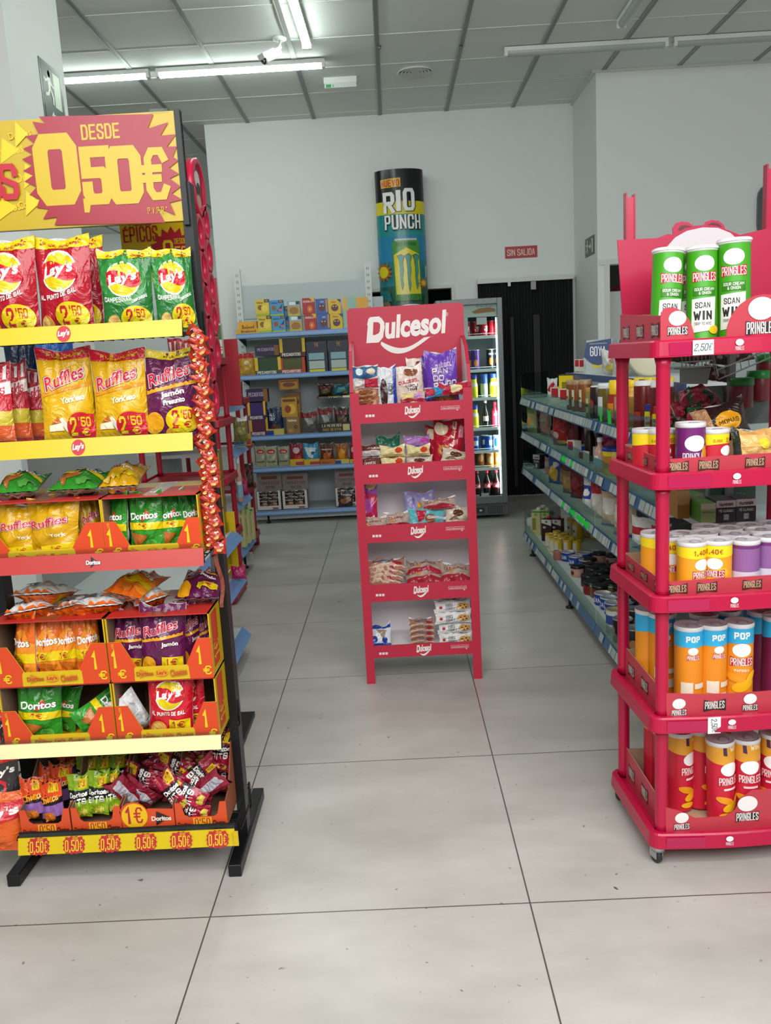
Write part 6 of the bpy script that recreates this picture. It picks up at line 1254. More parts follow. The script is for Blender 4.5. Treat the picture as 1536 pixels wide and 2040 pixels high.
nm = ['pale yellow', 'light blue', 'beige and blue', 'red', 'dark blue', 'bright yellow']
hh = []
for (kd, a, b_), n_ in zip(row, nm):
    o1 = sp(kd, (a+1, 630, b_, 666), 0, n_+' biscuit box, lower of two on top of the back shelving', 7.21)
    hgt = atY(a, 630 if a < 600 else 626, 7.21).z-SZ[0]-.002; o1.scale[2] = hgt/.14
    o2 = sp(kd, (a+1, 630, b_, 666), 0, n_+' biscuit box, upper of two on top of the back shelving', 7.21); o2.scale[2] = hgt/.14*.96; o2.location[2] += hgt+.001; o2.location[0] -= .008
o1 = sp('blue_cookie_box', (550, 610, 577, 664), 0, 'light blue biscuit box tucked behind the front pair, back shelving', 7.28)
sp('green_cereal_box', (684, 592, 711, 660), 0, 'pale green cereal box on the top back shelf by the header', 7.21)
sp('orange_cereal_box', (711, 592, 734, 660), 0, 'orange cereal box at the right end of the top back shelf', 7.21)
sp('yellow_carton_tray', (471, 655, 517, 667), 0, 'low yellow biscuit tray at the left end of the top back shelf')
sp('yellow_carton_tray', (475, 641, 512, 667), 0, 'low yellow biscuit tray behind and above the front one', 7.30)
# second shelf
sp('red_gold_bag', (474, 704, 508, 748), 1, 'red and gold snack bag at the left end of the second back shelf', 7.24, cat='snack bag')
sp('green_biscuit_carton', (508, 712, 560, 746), 1, 'green biscuit carton with yellow sides, second back shelf')
sp('violet_biscuit_carton', (508, 688, 556, 712), 1, 'dark biscuit carton on top of the green one, second back shelf', 7.26, zoff=.155)
sp('dark_biscuit_carton', (557, 674, 608, 714), 1, 'dark biscuit carton with tall yellow sides, second back shelf', 7.23, zoff=.135)
sp('olive_biscuit_carton', (558, 712, 608, 743), 1, 'olive biscuit carton with orange sides, second back shelf')
sp('blue_round_carton', (611, 680, 652, 741), 1, 'dark blue biscuit carton with round top, left of two', 7.23)
sp('blue_round_carton', (655, 678, 695, 738), 1, 'dark blue biscuit carton with round top, right of two', 7.23)
# third shelf
sp('violet_biscuit_carton', (491, 775, 533, 802), 2, 'violet biscuit carton topmost in the left pile, third back shelf', zoff=.28)
sp('purple_biscuit_carton', (494, 800, 529, 834), 2, 'purple biscuit carton in the middle of the left pile', zoff=.135)
sp('plum_biscuit_carton', (498, 832, 534, 866), 2, 'plum biscuit carton lowest in the left pile, third back shelf')
sp('navy_rice_bag', (532, 812, 566, 866), 2, 'navy blue cereal bag on the third back shelf', 7.26, cat='snack bag')
sp('low_blue_tray', (532, 855, 566, 866), 2, 'pale green carton lip before the navy bag', 7.20)
sp('honey_cookie_box', (555, 754, 596, 784), 2, 'honey coloured biscuit box topmost of the crooked pile', 7.24, zoff=.37)
sp('gold_cookie_box', (561, 792, 592, 833), 2, 'golden biscuit box in the middle of the crooked pile', 7.22, zoff=.145)
sp('tan_cookie_box', (571, 830, 597, 865), 2, 'tan biscuit box lowest of the crooked pile', 7.22)
sp('honey_cookie_box', (572, 782, 600, 865), 2, 'brown carton standing behind the crooked pile', 7.32)
sp('grey_red_bag', (600, 820, 634, 863), 2, 'grey and red snack bag on the third back shelf', 7.26, cat='snack bag')
sp('flakes_display', (632, 793, 698, 808), 2, 'black display tray with yellow flakes slogan, upper of two', 7.21, zoff=.30)
sp('snack_display', (634, 842, 698, 861), 2, 'black display tray with snack slogan, lower of two', 7.21)
b = MB().box((-.13, 0, 0), (.13, .11, .012), ink('#1d1816')).box((-.13, .10, 0), (.13, .112, .22), ink('#241e1b')); c = atY(666, 812, 7.22)
single('display_shelf', b, 'black cardboard step holding the upper flakes bags', 'display box', loc=(c.x, 7.225, SZ[2]+.288))
for i, (kd, x0, x1) in enumerate([('dark_snack_bag', 634, 664), ('teal_snack_bag', 664, 697)]):
    sp(kd, (x0, 766, x1, 800), 2, ['dark', 'teal'][i]+' flakes bag in the upper black display tray', 7.26, cat='snack bag', zoff=.302)
for i, (kd, x0, x1) in enumerate([('grey_red_bag', 634, 664), ('dark_snack_bag', 666, 697)]):
    sp(kd, (x0, 812, x1, 855), 2, ['grey striped', 'dark brown'][i]+' snack bag in the lower black display tray', 7.26, cat='snack bag', zoff=.004)
# fourth shelf
for i, (x0, x1) in enumerate([(509, 530), (529, 552), (554, 577)]): sp('beige_nut_bag', (x0, 890, x1, 931), 3, 'beige nut bag with red oval, '+['left', 'middle', 'right'][i]+' of the three on the fourth back shelf', 7.23+.02*(i != 1), rz=[0, 4, -3][i], cat='snack bag')
for kd, tr, x0, x1, n_ in [('crimson_sweet_bag', 'low_yellow_tray', 578, 606, 'crimson'), ('sky_sweet_bag', 'low_yellow_tray', 605, 637, 'sky blue'), ('brown_sweet_bag', 'low_orange_tray', 638, 668, 'brown'), ('amber_sweet_bag', 'low_blue_tray', 669, 696, 'amber'), ('crimson_sweet_bag', 'low_yellow_tray', 697, 712, 'crimson half hidden')]:
    sp(kd, (x0, 884, x1-2, 928), 3, n_+' sweets bag on the fourth back shelf', 7.25, cat='snack bag'); sp(tr, (x0, 915, x1, 930), 3, 'small low tray in front of the '+n_+' sweets bag', 7.20, dsc=.6)
# bottom shelf
for i, (x0, x1) in enumerate([(510, 559), (561, 612), (667, 712)]):
    sp('rind_box', (x0, 946 if i < 2 else 940, x1, 1015-4*i), 4, 'grey pork rind display box, '+['left', 'second', 'right one half behind the red stand'][i], 7.22, cat='display box')
    for j in range(4):
        c = atY(x0+(x1-x0)*(.30 if j % 2 == 0 else .70), 1005, 7.25); put('pork_rind_bag', (c.x, 7.245+.035*(j//2), SZ[4]+.006+.05*(j//2)), (math.radians(-10), 0, math.radians(8*(j % 2)-4)), (.95, .6, .95), 'small dark pork rind bag in the '+['left', 'second', 'right'][i]+' grey box', 'snack bag', 'rind bags '+str(i))
c = atY(688, 1008, 7.17); put('pork_rind_bag', (c.x, 7.19, SZ[4]+.006), (math.radians(-8), math.radians(6), 0), (1.25, .6, 1.35), 'dark and silver rind bag standing before the right grey box', 'snack bag')
# ================================================================ energy drink column
o = thing('drink_column', 'tall oval advertising column for a tropical energy drink, black yellow and turquoise', 'advertising column', (.145, 7.80, 0))
CW_, CD_, CH = .208, .125, 2.93
def cm_(s, z, e):
    a = s/CW_*1.15; return ((CW_+e)*math.sin(a)*1.0, -(CD_+e)*math.cos(a), z)
m_ = MB(); n = 64; v = []; f = []
zs_ = [0, 1.2, CH]
for z in zs_:
    for i in range(n): a = 2*math.pi*i/n; v.append((CW_*math.sin(a), -CD_*math.cos(a), z))
for k in range(2):
    for i in range(n): f.append((k*n+i, k*n+(i+1) % n, (k+1)*n+(i+1) % n, (k+1)*n+i))
m_.add(v, f, mat('#2a6f8c', .25), True); m_.add(v[2*n:], [tuple(range(n))], mat('#15171a', .4))
Hh = CW_/1.15*math.pi*.999
zq = lambda py: atY(795, py, 7.68).z
def bnd(z0, z1, c, w=0.): return (band([(-Hh+2*Hh*i/40, z1-w*i/40) for i in range(41)], [(-Hh+2*Hh*i/40, z0-w*i/40) for i in range(41)]), c)
G = lambda c: mat(c, .22)
it = [bnd(zq(403), CH, '#131418'), bnd(zq(424), zq(398), '#d9cc1a', .02), bnd(zq(470), zq(424), '#1f8a8c', .02), bnd(zq(520), zq(470), '#1f7fa8'), bnd(zq(570), zq(520), '#1f7a84'), bnd(zq(700), zq(570), '#2a5a4c')]
u = lambda px, py: ((px-801)*.00405, zq(py))
def tt(s, x0, y0, x1, y1, c, b=.06, rot=0): a, d = u(x0, y1), u(x1, y0); return (txt(s, a[0], a[1], d[0], d[1], b, rot), c)
it += [(poly([u(763, 356), u(803, 354), u(803, 372), u(764, 373)]), '#e8b81c'), tt('NUEVO', 765, 357, 801, 371, '#b8301c', .1), tt('R', 767, 383, 792, 424, '#14161a', .16), tt('I', 793, 380, 804, 422, '#14161a', .3), tt('O', 806, 377, 830, 422, '#14161a', .16), tt('R', 768, 382, 791, 424, '#eef0ec', .08), tt('I', 794, 379, 802, 421, '#eef0ec', .2), tt('O', 806, 376, 828, 421, '#eef0ec', .08),
       tt('PUNCH', 769, 428, 841, 459, '#14161a', .16), tt('PUNCH', 770, 428, 839, 457, '#eef0ec', .08)]
can = [u(783, 486), u(788, 477), u(828, 477), u(833, 486), u(834, 600), u(785, 600)]
it += [(poly(can), '#3f8f2a'), (poly([u(785, 508), u(808, 494), u(831, 508), u(833, 587), u(787, 587)]), '#d9cc1a'), (rect(u(788, 0)[0], u(0, 480)[1], u(828, 0)[0], u(0, 476)[1]), '#b8c4b8'), tt('RIO PUNCH', 790, 484, 826, 491, '#1f5a24', .04)]
def claw(x, top_, bot): return poly([u(x-6, 510), u(x+1, top_), u(x+7, 511), u(x+4, 525), u(x+5, 540), u(x+3, 555), u(x+4, 568), u(x+1, bot), u(x-1, 570), u(x-2, 552), u(x-2, 535), u(x-3, 520)])
it += [(claw(797, 507, 580), '#173a34'), (claw(810, 506, 584), '#173a34'), (claw(824, 507, 580), '#173a34')]
it += [(poly([(a*.82+cxx*.18, b_) for a, b_ in claw(x, t_, bo)[0]]), '#2f8f7c') for x, t_, bo in ((797, 509, 577), (810, 508, 581), (824, 509, 577)) for cxx in (u(x, 0)[0],)]
it += [tt('PUNCH', 789, 589, 833, 601, '#123f1c', .12), tt('PUNCH', 790, 590, 832, 600, '#3f8f2a', .04), (burst(u(763, 541)[0], u(0, 541)[1], .085, .09, 12, .6), '#a8641c'), (ell(u(763, 541)[0], u(0, 541)[1], .045, .048), '#dcc81c'), (burst(u(838, 566)[0], u(0, 566)[1], .05, .05, 10, .5), '#b8742a'), (ell(u(838, 566)[0], u(0, 566)[1], .02, .02), '#d9b81c'),
       (poly([u(758, 606), u(762, 585), u(770, 590), u(776, 610), u(770, 625)]), '#8a6a4a'), (poly([u(835, 612), u(840, 590), u(846, 585), u(850, 612)]), '#3f5a3a'), (poly([u(842, 532), u(848, 532), u(846, 556), u(843, 556)]), '#8fae9a'), (poly([u(752, 575), u(775, 580), u(780, 600), u(755, 600)]), '#1f6a6a'), (ell(u(812, 605)[0], u(0, 612)[1], .08, .02), '#e8e8e0')]
m_.deco(cm_, it, (.03, 0), .0015, .0008, mk=G)
m_.build('column_body', o)
# ================================================================ glass door fridge
FXL, FXR, FRY, FH = .372, .893, 6.90, 1.77
fr = thing('drinks_fridge', 'tall grey glass-door drinks fridge with lit white shelves', 'fridge', ((FXL+FXR)/2, FRY, 0))
GY = mat('#6e7678', .35, .2); WF = mat('#dfe8e8', .4); w = FXR-FXL
def fb(m_, nm, par=None, bev=0): return m_.build(nm, par or fr, bev)
b = MB(); hw = w/2
b.box((-hw, .036, .131), (-hw+.025, .58, FH), GY).box((hw-.025, .036, .131), (hw, .58, FH), GY).box((-hw+.025, .56, .06), (hw-.025, .58, FH), GY).box((-hw+.025, .04, FH-.03), (hw-.025, .56, FH), GY).box((-hw, .02, .03), (hw, .58, .1295), mat('#54595b', .5))
b.box((-hw+.025, .54, .13), (hw-.025, .56, FH-.03), mat('#8d9799', .5)).box((-hw+.025, .04, .13), (-hw+.03, .54, FH-.03), WF).box((hw-.03, .04, .13), (hw-.025, .54, FH-.03), WF)
b.box((-hw+.03, .50, .95), (hw-.03, .54, 1.5), mat('#7d8688', .5)).box((-hw+.02, .035, FH-.14), (hw-.03, .06, FH-.03), mat('#d8dedb', .5))
b.deco(flatmap(.035), [(poly([(.02, FH-.10), (.08, FH-.075), (.16, FH-.07), (.21, FH-.085), (.21, FH-.105), (.05, FH-.115)]), '#b8743a'), (txt('Barber Burger', .06, FH-.07, .20, FH-.05, .0), '#5a5048')])
fb(b, 'cabinet')
d = MB(); d.box((-hw, 0, .13), (-hw+.04, .035, FH), GY).box((hw-.04, 0, .13), (hw, .035, FH), GY).box((-hw+.04, 0, FH-.045), (hw-.04, .035, FH), GY).box((-hw+.04, 0, .13), (hw-.04, .035, .19), GY); fb(d, 'door_frame', None, .003)
g = MB(); g.box((-hw+.04, .012, .19), (hw-.04, .018, FH-.045), CLR); fb(g, 'glass_pane')
g = MB().box((hw-.05, .045, .2), (hw-.043, .055, FH-.15), mat('#f2ffff', .5, 0, None, 5.)); fb(g, 'led_strip')
g = MB()
for i in range(7):
    for j in range(4): g.box((.10+.018*i, .018, .045+.016*j), (.110+.018*i, .0205, .053+.016*j), mat('#17191a', .6))
g.box((-.02, .016, .05), (.07, .0205, .095), mat('#2a2d2f', .4)).box((.03, .0155, .065), (.05, .0205, .08), mat('#c9cfcf', .4)); fb(g, 'vent_panel')
l = bpy.data.lights.new('fridge_light', 'AREA'); l.shape = 'RECTANGLE'; l.size = .02; l.size_y = 1.3; l.energy = 5; l.color = (.93, 1, 1)
lo_ = bpy.data.objects.new('fridge_light', l); COL.objects.link(lo_); lo_.location = (FXR-.055, FRY+.06, .9); lo_.rotation_euler = (math.radians(90), 0, math.radians(60))
FZ = [1.482, 1.218, .992, .748, .562, .420, .155]
for z in FZ[:6]:
    g = MB().box((-hw+.03, .06, z-.018), (hw-.03, .52, z-.008), mat('#cfd8d8', .35)).box((-hw+.03, .05, z-.022), (hw-.03, .06, z+.002), mat('#e6f0f0', .3))
    g.tube([(-hw+.03, .05, z+.016), (hw-.05, .05, z+.016), (hw-.05, .05, z)], .0025, WF, 5); fb(g, 'shelf')
fb(MB().box((-hw+.03, .05, .135), (hw-.03, .52, .15), WF), 'shelf')
g = MB().box((-.06, .045, .135), (.035, .048, .20), mat('#b9bdb8', .5)).box((.05, .045, .15), (.115, .048, .21), mat('#c8ccc0', .5)).box((.045, .044, .13), (.12, .049, .152), mat('#2a5a9a', .4)); fb(g, 'price_card')
fb(MB().box((-.06, .044, FH-.30), (-.01, .046, FH-.06), mat('#dfe3e1', .5)).box((.06, .044, FH-.20), (.14, .046, FH-.145), mat('#dcdfda', .5)), 'paper_note')
def fc(kind, px, k, lab, yo=.12, a=0):
    p = atY(px, 800, FRY+yo); z = FZ[k]+.0005; x = atZ(px, 0, 0) if False else None
    py = proj((p.x, FRY+yo, z))[1]; p = atY(px, py, FRY+yo)
    put(kind, (p.x, FRY+yo, z), (0, 0, math.radians(a)), (1, 1, 1), lab, 'drink')
for i, px in enumerate((930, 948, 964, 981, 992)): fc('cola_can', px, 0, 'red cola can on the top fridge shelf', .10+.05*(i % 2), 20*i)
fc('purple_can', 938, 1, 'purple energy can farther back on the second fridge shelf', .2); fc('purple_can', 948, 1, 'purple energy can at the front of the second fridge shelf'); fc('black_can', 978, 1, 'black energy can on the second fridge shelf'); fc('black_can', 990, 1, 'black energy can at the right wall of the second shelf', .2)
fc('yellow_bottle', 984, 2, 'yellow sports bottle on the third fridge shelf'); fc('clear_sport_bottle', 965, 2, 'clear sports bottle with blue cap, third fridge shelf'); fc('yellow_bottle', 944, 2, 'yellow bottle beside the red stand edge, third fridge shelf', .08); fc('dark_can', 953, 2, 'dark tin on the third fridge shelf', .2)
fc('dark_wine_bottle', 968, 3, 'dark small bottle with pale label, fourth fridge shelf'); fc('red_wine_bottle', 987, 3, 'red drink bottle on the fourth fridge shelf'); fc('yellow_bottle', 946, 3, 'yellow bottle on the fourth fridge shelf', .1)
fc('blue_can', 948, 4, 'blue drink can at the left, fifth fridge shelf', .1); fc('blue_can', 966, 4, 'blue and grey drink can in the middle, fifth fridge shelf', .16); fc('blue_can', 974, 4, 'blue drink can with pale band, fifth fridge shelf', .1, 40); fc('white_blue_can', 990, 4, 'white and blue drink can, fifth fridge shelf', .1)
fc('orange_can', 958, 5, 'small orange drink can farther back, sixth fridge shelf', .25); fc('orange_can', 977, 5, 'orange drink can in the middle, sixth fridge shelf', .1); fc('orange_can', 993, 5, 'orange and white drink can, sixth fridge shelf', .12)
fc('cola_bottle', 952, 6, 'cola bottle at the left on the fridge floor', .1); fc('cola_bottle', 971, 6, 'cola bottle in the middle on the fridge floor', .1); fc('cola_bottle', 990, 6, 'cola bottle at the right on the fridge floor', .1, -10); fc('cola_bottle', 977, 6, 'cola bottle behind the middle one on the fridge floor', .2)
# ================================================================ long gondola on the right
GX = .84; GB = 1.36; GY0, GY1 = 2.74, 5.74
gd = thing('shelf_gondola', 'long white gondola with blue price edges running back on the right', 'shelving', (GB, (GY0+GY1)/2, 0))
def gb(m_, nm, bev=0): o = m_.build(nm, gd, bev); o.location = (-GB, -(GY0+GY1)/2, 0); return o
GBL = mat('#3f6690', .3, .1); TAG = mat('#a9b5b4', .4)
GZ = [1.035, .812, .572, .128]
gb(MB().box((GB-.02, GY0, .1), (GB+.02, GY1, 1.30), STD), 'back_panel')
R = random.Random(11)
for k, z in enumerate(GZ):
    for s0, s1 in ((GY0, 3.66), (3.67, 4.70), (4.71, GY1)):
        gb(MB().box((GX+.015, s0, z-.022), (GB-.02, s1, z), mat('#c4cac8', .45)), 'shelf')
        lip_ = MB().prism([(GX, z-.038), (GX+.016, z-.044), (GX+.016, z+.012), (GX+.012, z+.012)], s0, s1, GBL, ax='y') if False else MB()
        lip_.add([(GX, s0, z-.036), (GX, s1, z-.036), (GX+.013, s1, z+.010), (GX+.013, s0, z+.010), (GX+.016, s0, z-.036), (GX+.016, s1, z-.036)], [(0, 3, 2, 1), (3, 4, 5, 2), (0, 1, 5, 4), (0, 4, 3), (1, 2, 5)], GBL)
        y = s0+.01
        fl = lambda a, c, e: (GX+.013*c/.046-e, a, z-.036+c)
        its = []
        while y < s1-.07:
            w_ = R.choice((.035, .05, .065)); 
            dens = .85 if k < 2 else (.8 if k == 2 else .55)
            if R.random() < dens: its.append((rect(y, .006, y+w_-.004, .040), R.choice(('#a9b5b4', '#b9c1bf', '#9fb0b0', '#c2c6c2'))))
            y += w_
        lip_.deco(fl, its, e0=.001)
        gb(lip_, 'price_edge')
        gb(MB().box((GX+.012, s0+.004, z+.006), (GX+.014, s1-.004, z+.072), mat('#dfeee8', .06, 0, 'clear')), 'clear_riser')
    gb(MB().box((GX+.014, GY1-.003, z), (GX+.20, GY1, z+(.17 if k == 0 else .13)), mat('#dceee6', .06, 0, 'clear')), 'clear_divider')
for y in (3.0, 4.35, 5.55):
    gb(MB().box((GX+.06, y-.02, .05), (GB, y+.02, .105), mat('#c9cfcc', .45)), 'bracket')
    gb(MB().lathe([(.022, 0), (.022, .008), (.007, .014), (.007, .06)], BLK, 12, o=(GX+.035, y, 0)), 'foot')
gb(MB().box((GX+.18, 3.0, 1.195), (GB, 5.05, 1.207), mat('#cfd6d6', .4)).box((GX+.172, 3.0, 1.178), (GX+.18, 5.05, 1.21), mat('#2f4f8a', .35)), 'top_shelf')
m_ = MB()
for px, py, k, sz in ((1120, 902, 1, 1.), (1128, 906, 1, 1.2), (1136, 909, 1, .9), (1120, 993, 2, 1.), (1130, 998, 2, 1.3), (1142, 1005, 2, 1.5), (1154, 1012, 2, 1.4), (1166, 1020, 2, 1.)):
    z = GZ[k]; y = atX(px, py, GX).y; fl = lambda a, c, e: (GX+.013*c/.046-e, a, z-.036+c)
    m_ = MB().deco(fl, [(burst(y, .024, .075*sz, .019, 9, .6), mat('#10e83c', .3))], e0=.002+.0003*sz); gb(m_, 'green_glint')  # green light reflected on the price edge, painted as flat patches
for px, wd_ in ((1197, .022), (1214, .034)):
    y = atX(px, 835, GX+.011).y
    m_ = MB().deco(lambda a, c, e: (GX+.0115-e, a, GZ[0]+c), [(poly([(y-wd_, .012), (y+wd_*.6, .01), (y+wd_, .07), (y, .062), (y-wd_*.7, .068)]), mat('#10e83c', .3))]); gb(m_, 'green_glint')  # green reflection in the clear riser, put in as a coloured patch
# goods: (kind, px, py_top, x_plane, label, category)
def gx(kind, px, pyt, X_, k, lab, cat='food', s=None, rz=90, zb=None):
    p = atX(px, pyt, X_)
    if p.y > 5.64: p = atY(px, pyt, 5.64)
    z = GZ[k]+.001 if zb is None else zb; h = KB[kind][1][2]
    sc_ = (p.z-z)/h if s is None else s
    if not isinstance(sc_, tuple): sc_ = max(.55, min(1.7, sc_))
    return put(kind, (p.x, p.y, z), (0, 0, math.radians(-rz)), (sc_, sc_, sc_) if not isinstance(s, tuple) else s, lab, cat)
def gz(kind, px, pyt, k, lab, cat='food can', s=1., rz=60):
    h = KB[kind][1][2]*s; p = atZ(px, pyt, GZ[k]+h); return put(kind, (p.x, p.y, GZ[k]+.001), (0, 0, math.radians(-rz)), (s, s, s), lab, cat)
on = 'on the upper tier of the right gondola'
gx('white_red_sachet', 1100, 755, 1.10, 0, 'white sachet with red print at the far end of the gondola', 'food bag', rz=60)
gx('yellow_box', 1128, 740, .98, 0, 'small yellow box standing high at the far end of the right gondola', 'food box', s=1.05, rz=40, zb=1.10)
gx('yellow_box', 1143, 740, 1.06, 0, 'narrow yellow box beside the square yellow one on the gondola', 'food box', s=(.35, .8, .75), rz=40, zb=1.10)
single('food_box', MB().box((-.06, -.05, 0), (.06, .06, .098), ink('#b9a86a')), 'tan carton that the yellow boxes stand on', 'food box', loc=(1.0, 4.98, GZ[0]+.001))
gx('white_red_box', 1106, 772, .93, 0, 'white and red small box at the gondola far end, upper tier', 'food box', rz=60)
gx('white_red_box', 1124, 775, .93, 0, 'pale sachet box with red strip '+on, 'food box', rz=60)
for px, X_, n_ in ((1140, .93, 'first'), (1151, .93, 'second'), (1166, .95, 'third, broadest')): gx('spice_jar', px, 757 if px < 1160 else 756, X_, 0, n_+' brown spice jar '+on, 'spice jar')
gx('herb_jar', 1178, 772, .90, 0, 'herb jar with white label '+on, 'spice jar'); gx('dark_jar', 1190, 768, .91, 0, 'dark jar with red seal '+on, 'sauce jar'); gx('herb_jar', 1200, 768, .96, 0, 'tall herb jar behind the dark jar', 'spice jar')
gx('olive_jar', 1211, 763, .91, 0, 'green olive jar with white cap '+on, 'olive jar')
gx('yellow_cap_bottle', 1227, 757, .92, 0, 'squeeze bottle with yellow cap '+on, 'sauce bottle'); gx('green_label_bottle', 1247, 756, .93, 0, 'yellow bottle with green label beside the red post', 'sauce bottle')
gx('orange_tea_box', 1236, 792, .89, 0, 'orange packet in front of the yellow capped bottle', 'food box', rz=70)
gx('green_label_bottle', 1259, 757, .95, 0, 'yellow bottle behind the thin red post', 'sauce bottle')
gx('ketchup_jar', 1285, 758, .93, 0, 'dark red jar with white cap, seen left between the stand posts', 'sauce jar'); gx('ketchup_jar', 1319, 760, .93, 0, 'dark red jar with white cap, seen right between the stand posts', 'sauce jar')
gx('adobo_blue', 1293, 788, .90, 0, 'seasoning box with blue lid seen between the stand posts', 'seasoning box', rz=50, s=.72); gx('adobo_red', 1309, 792, .89, 0, 'left seasoning box with red lid seen between the posts', 'seasoning box', rz=50, s=.72); gx('adobo_red', 1324, 794, .89, 0, 'right seasoning box with red lid by the front post', 'seasoning box', rz=50, s=.72)
for i, px in enumerate((1274, 1296, 1312, 1330)): gx('green_label_bottle', px, 752, 1.02, 0, 'yellow capped bottle in the rear row seen through the stand', 'sauce bottle')
# top shelf
tz = 1.208
def tx(kind, px, pyt, X_, lab, cat, s=1., rz=50): p = atX(px, pyt, X_); return put(kind, (p.x, p.y, tz), (0, 0, math.radians(-rz)), (s, s, s) if not isinstance(s, tuple) else s, lab, cat)
tx('white_red_box', 1150, 728, 1.12, 'dark red small box on the gondola top shelf', 'food box', (.6, 1, .9)); tx('white_red_box', 1160, 728, 1.12, 'yellow and red small box on the gondola top shelf', 'food box', (.7, 1, .9)); tx('small_white_box', 1168, 728, 1.12, 'white small box on the gondola top shelf', 'food box', .9)
b = MB().prism([(-.05, .06), (-.04, .11), (.045, .12), (.045, .05), (.02, .035), (0, .03), (-.02, .035)], -.002, .002, ink('#27406e')).prism([(-.045, 0), (.045, 0), (.05, .12), (-.04, .118)], .002, .004, ink('#a9b4b4'))
b.deco(flatmap(-.002), [(txt('GOYA', -.028, .062, .026, .095, .06), '#e6e9ec'), (txt('especialidades', -.03, .102, .03, .108, .0), '#cfd6e0')]); b.deco(flatmap(.002), [(rect(-.02, .02, .01, .05), '#c9b81c')])
p = atX(1192, 745, 1.1); single('goya_sign', b, 'blue shield shaped food sign standing on the gondola top shelf', 'sign', loc=(p.x, p.y, tz), rot=(0, 0, math.radians(-12))); THINGS[-1].name = 'shelf_sign'; THINGS[-1].scale = (1.5, 1.5, 1.5)
for i, (px, c_, n_) in enumerate(((1213, '#7a8488', 'grey'), (1235, '#28249a', 'deep blue'))):
    p = atX(px, 750, 1.16); b = MB().prism([(-.03, 0), (.035, 0), (.045, .17), (-.0, .17)], -.003, .003, ink(c_)).box((-.03, 0, 0), (.035, .03, .05), ink(c_)); single('shelf_card', b, n_+' card standing up on the gondola top shelf', 'card', loc=(p.x, p.y, tz), rot=(0, 0, -.2))
bagkind('clear_goods_bag', '#c9ccc8', [(ell(0, .3, .3, .16), '#c9b85a'), (ell(.1, .6, .2, .1), '#b87a5a')], .12, .12, .08, 90)
for px, n_ in ((1222, 'left'), (1245, 'right')): tx('clear_goods_bag', px, 735, 1.08, n_+' clear plastic bag of goods on the gondola top shelf', 'food bag', 1., 30)
p = atX(1296, 750, 1.14); b = MB()
for r, c_ in ((.10, '#cfc9ae'), (.088, '#2e3434'), (.082, '#c9c3a8'), (.066, '#2e3434'), (.062, '#c2bca2'), (.034, '#3a4444')):
    b.lathe([(r, -.004-(.1-r)*.06), (0, -.0045-(.1-r)*.06)], ink(c_), 40)
b.lathe([(.10, -.004), (.104, 0), (.09, .012), (0, .014)], ink('#cfc9ae'), 40)
single('oval_platter', b, 'cream oval platter with dark rings standing behind the bottles', 'platter', loc=(p.x, p.y, tz+.10), rot=(math.radians(82), 0, math.radians(-14)))
# second tier
on = 'on the second tier of the right gondola'
gx('pasta_bag', 1060, 806, .92, 1, 'green and clear pasta bag at the gondola far end, second tier', 'food bag', rz=75); gx('rice_bag', 1086, 812, .96, 1, 'pinkish clear grain bag '+on, 'food bag', rz=75); gx('rice_bag', 1075, 820, 1.05, 1, 'clear grain bag farther in '+on, 'food bag', rz=75)
gx('red_plump_bag', 1116, 826, .93, 1, 'big plump red bag leaning '+on, 'food bag', rz=60); gx('maroon_bean_bag', 1142, 838, .98, 1, 'dim dark red bag behind the plump red one', 'food bag', rz=70); gx('maroon_bean_bag', 1155, 842, 1.02, 1, 'second dim dark red bag '+on, 'food bag', rz=70)
gx('white_red_box', 1137, 878, .88, 1, 'small red and white box behind the clear riser', 'food box', rz=70); gx('tuna_can', 1155, 880, .93, 1, 'navy round tin beside the small red and white box', 'food can', s=1.1); gx('white_red_box', 1158, 896, .87, 1, 'pale box low behind the clear riser', 'food box', rz=70, s=.7)
gx('vinegar_bottle', 1175, 861, .93, 1, 'dark bottle with golden cap '+on, 'sauce bottle', s=.85); gx('vinegar_bottle', 1197, 862, 1.0, 1, 'second dark bottle with golden cap, farther in', 'sauce bottle', s=.85)
gx('clear_bottle', 1195, 872, .89, 1, 'small clear bottle with white cap and blue label', 'water bottle', s=.78); gx('small_white_box', 1183, 892, .92, 1, 'pale box between the dark and the clear bottle', 'food box', s=.8)
gx('magenta_pouch', 1222, 864, 1.02, 1, 'magenta pouch behind the yellow tub', 'food bag', rz=60, s=1.1); gx('yellow_tub', 1226, 888, .93, 1, 'yellow tub with blue lid '+on, 'food tub', s=.9)
# third tier
on = 'on the third tier of the right gondola'
gx('black_tea_box', 1068, 896, .94, 2, 'black and white packet at the far end '+on, 'food box', rz=60, s=.8); gx('rice_bag', 1092, 912, .95, 2, 'pale small bag '+on, 'food bag', rz=70); gx('blue_candy_bag', 1108, 908, .93, 2, 'blue and gold sweets bag '+on, 'food bag', rz=60)
gx('bean_bag', 1124, 924, .96, 2, 'brown bean bag, left one '+on, 'food bag', rz=70); gx('bean_bag', 1134, 926, .93, 2, 'brown bean bag, right one '+on, 'food bag', rz=60); gx('maroon_bean_bag', 1150, 930, .94, 2, 'dark red bean bag '+on, 'food bag', rz=60)
gx('cream_grain_bag', 1166, 948, .99, 2, 'whitish bag with yellow edge '+on, 'food bag', rz=60, s=.7); gx('blue_white_flour', 1178, 952, .91, 2, 'white flour bag with blue emblem '+on, 'flour bag', rz=60); gx('red_white_flour', 1193, 958, .92, 2, 'white flour bag with red top '+on, 'flour bag', rz=60)
gx('cream_grain_bag', 1220, 972, .93, 2, 'large cream grain sack with paper label '+on, 'grain sack', rz=55); gx('cream_grain_bag', 1246, 984, .93, 2, 'large cream grain sack beside the red post', 'grain sack', rz=60)
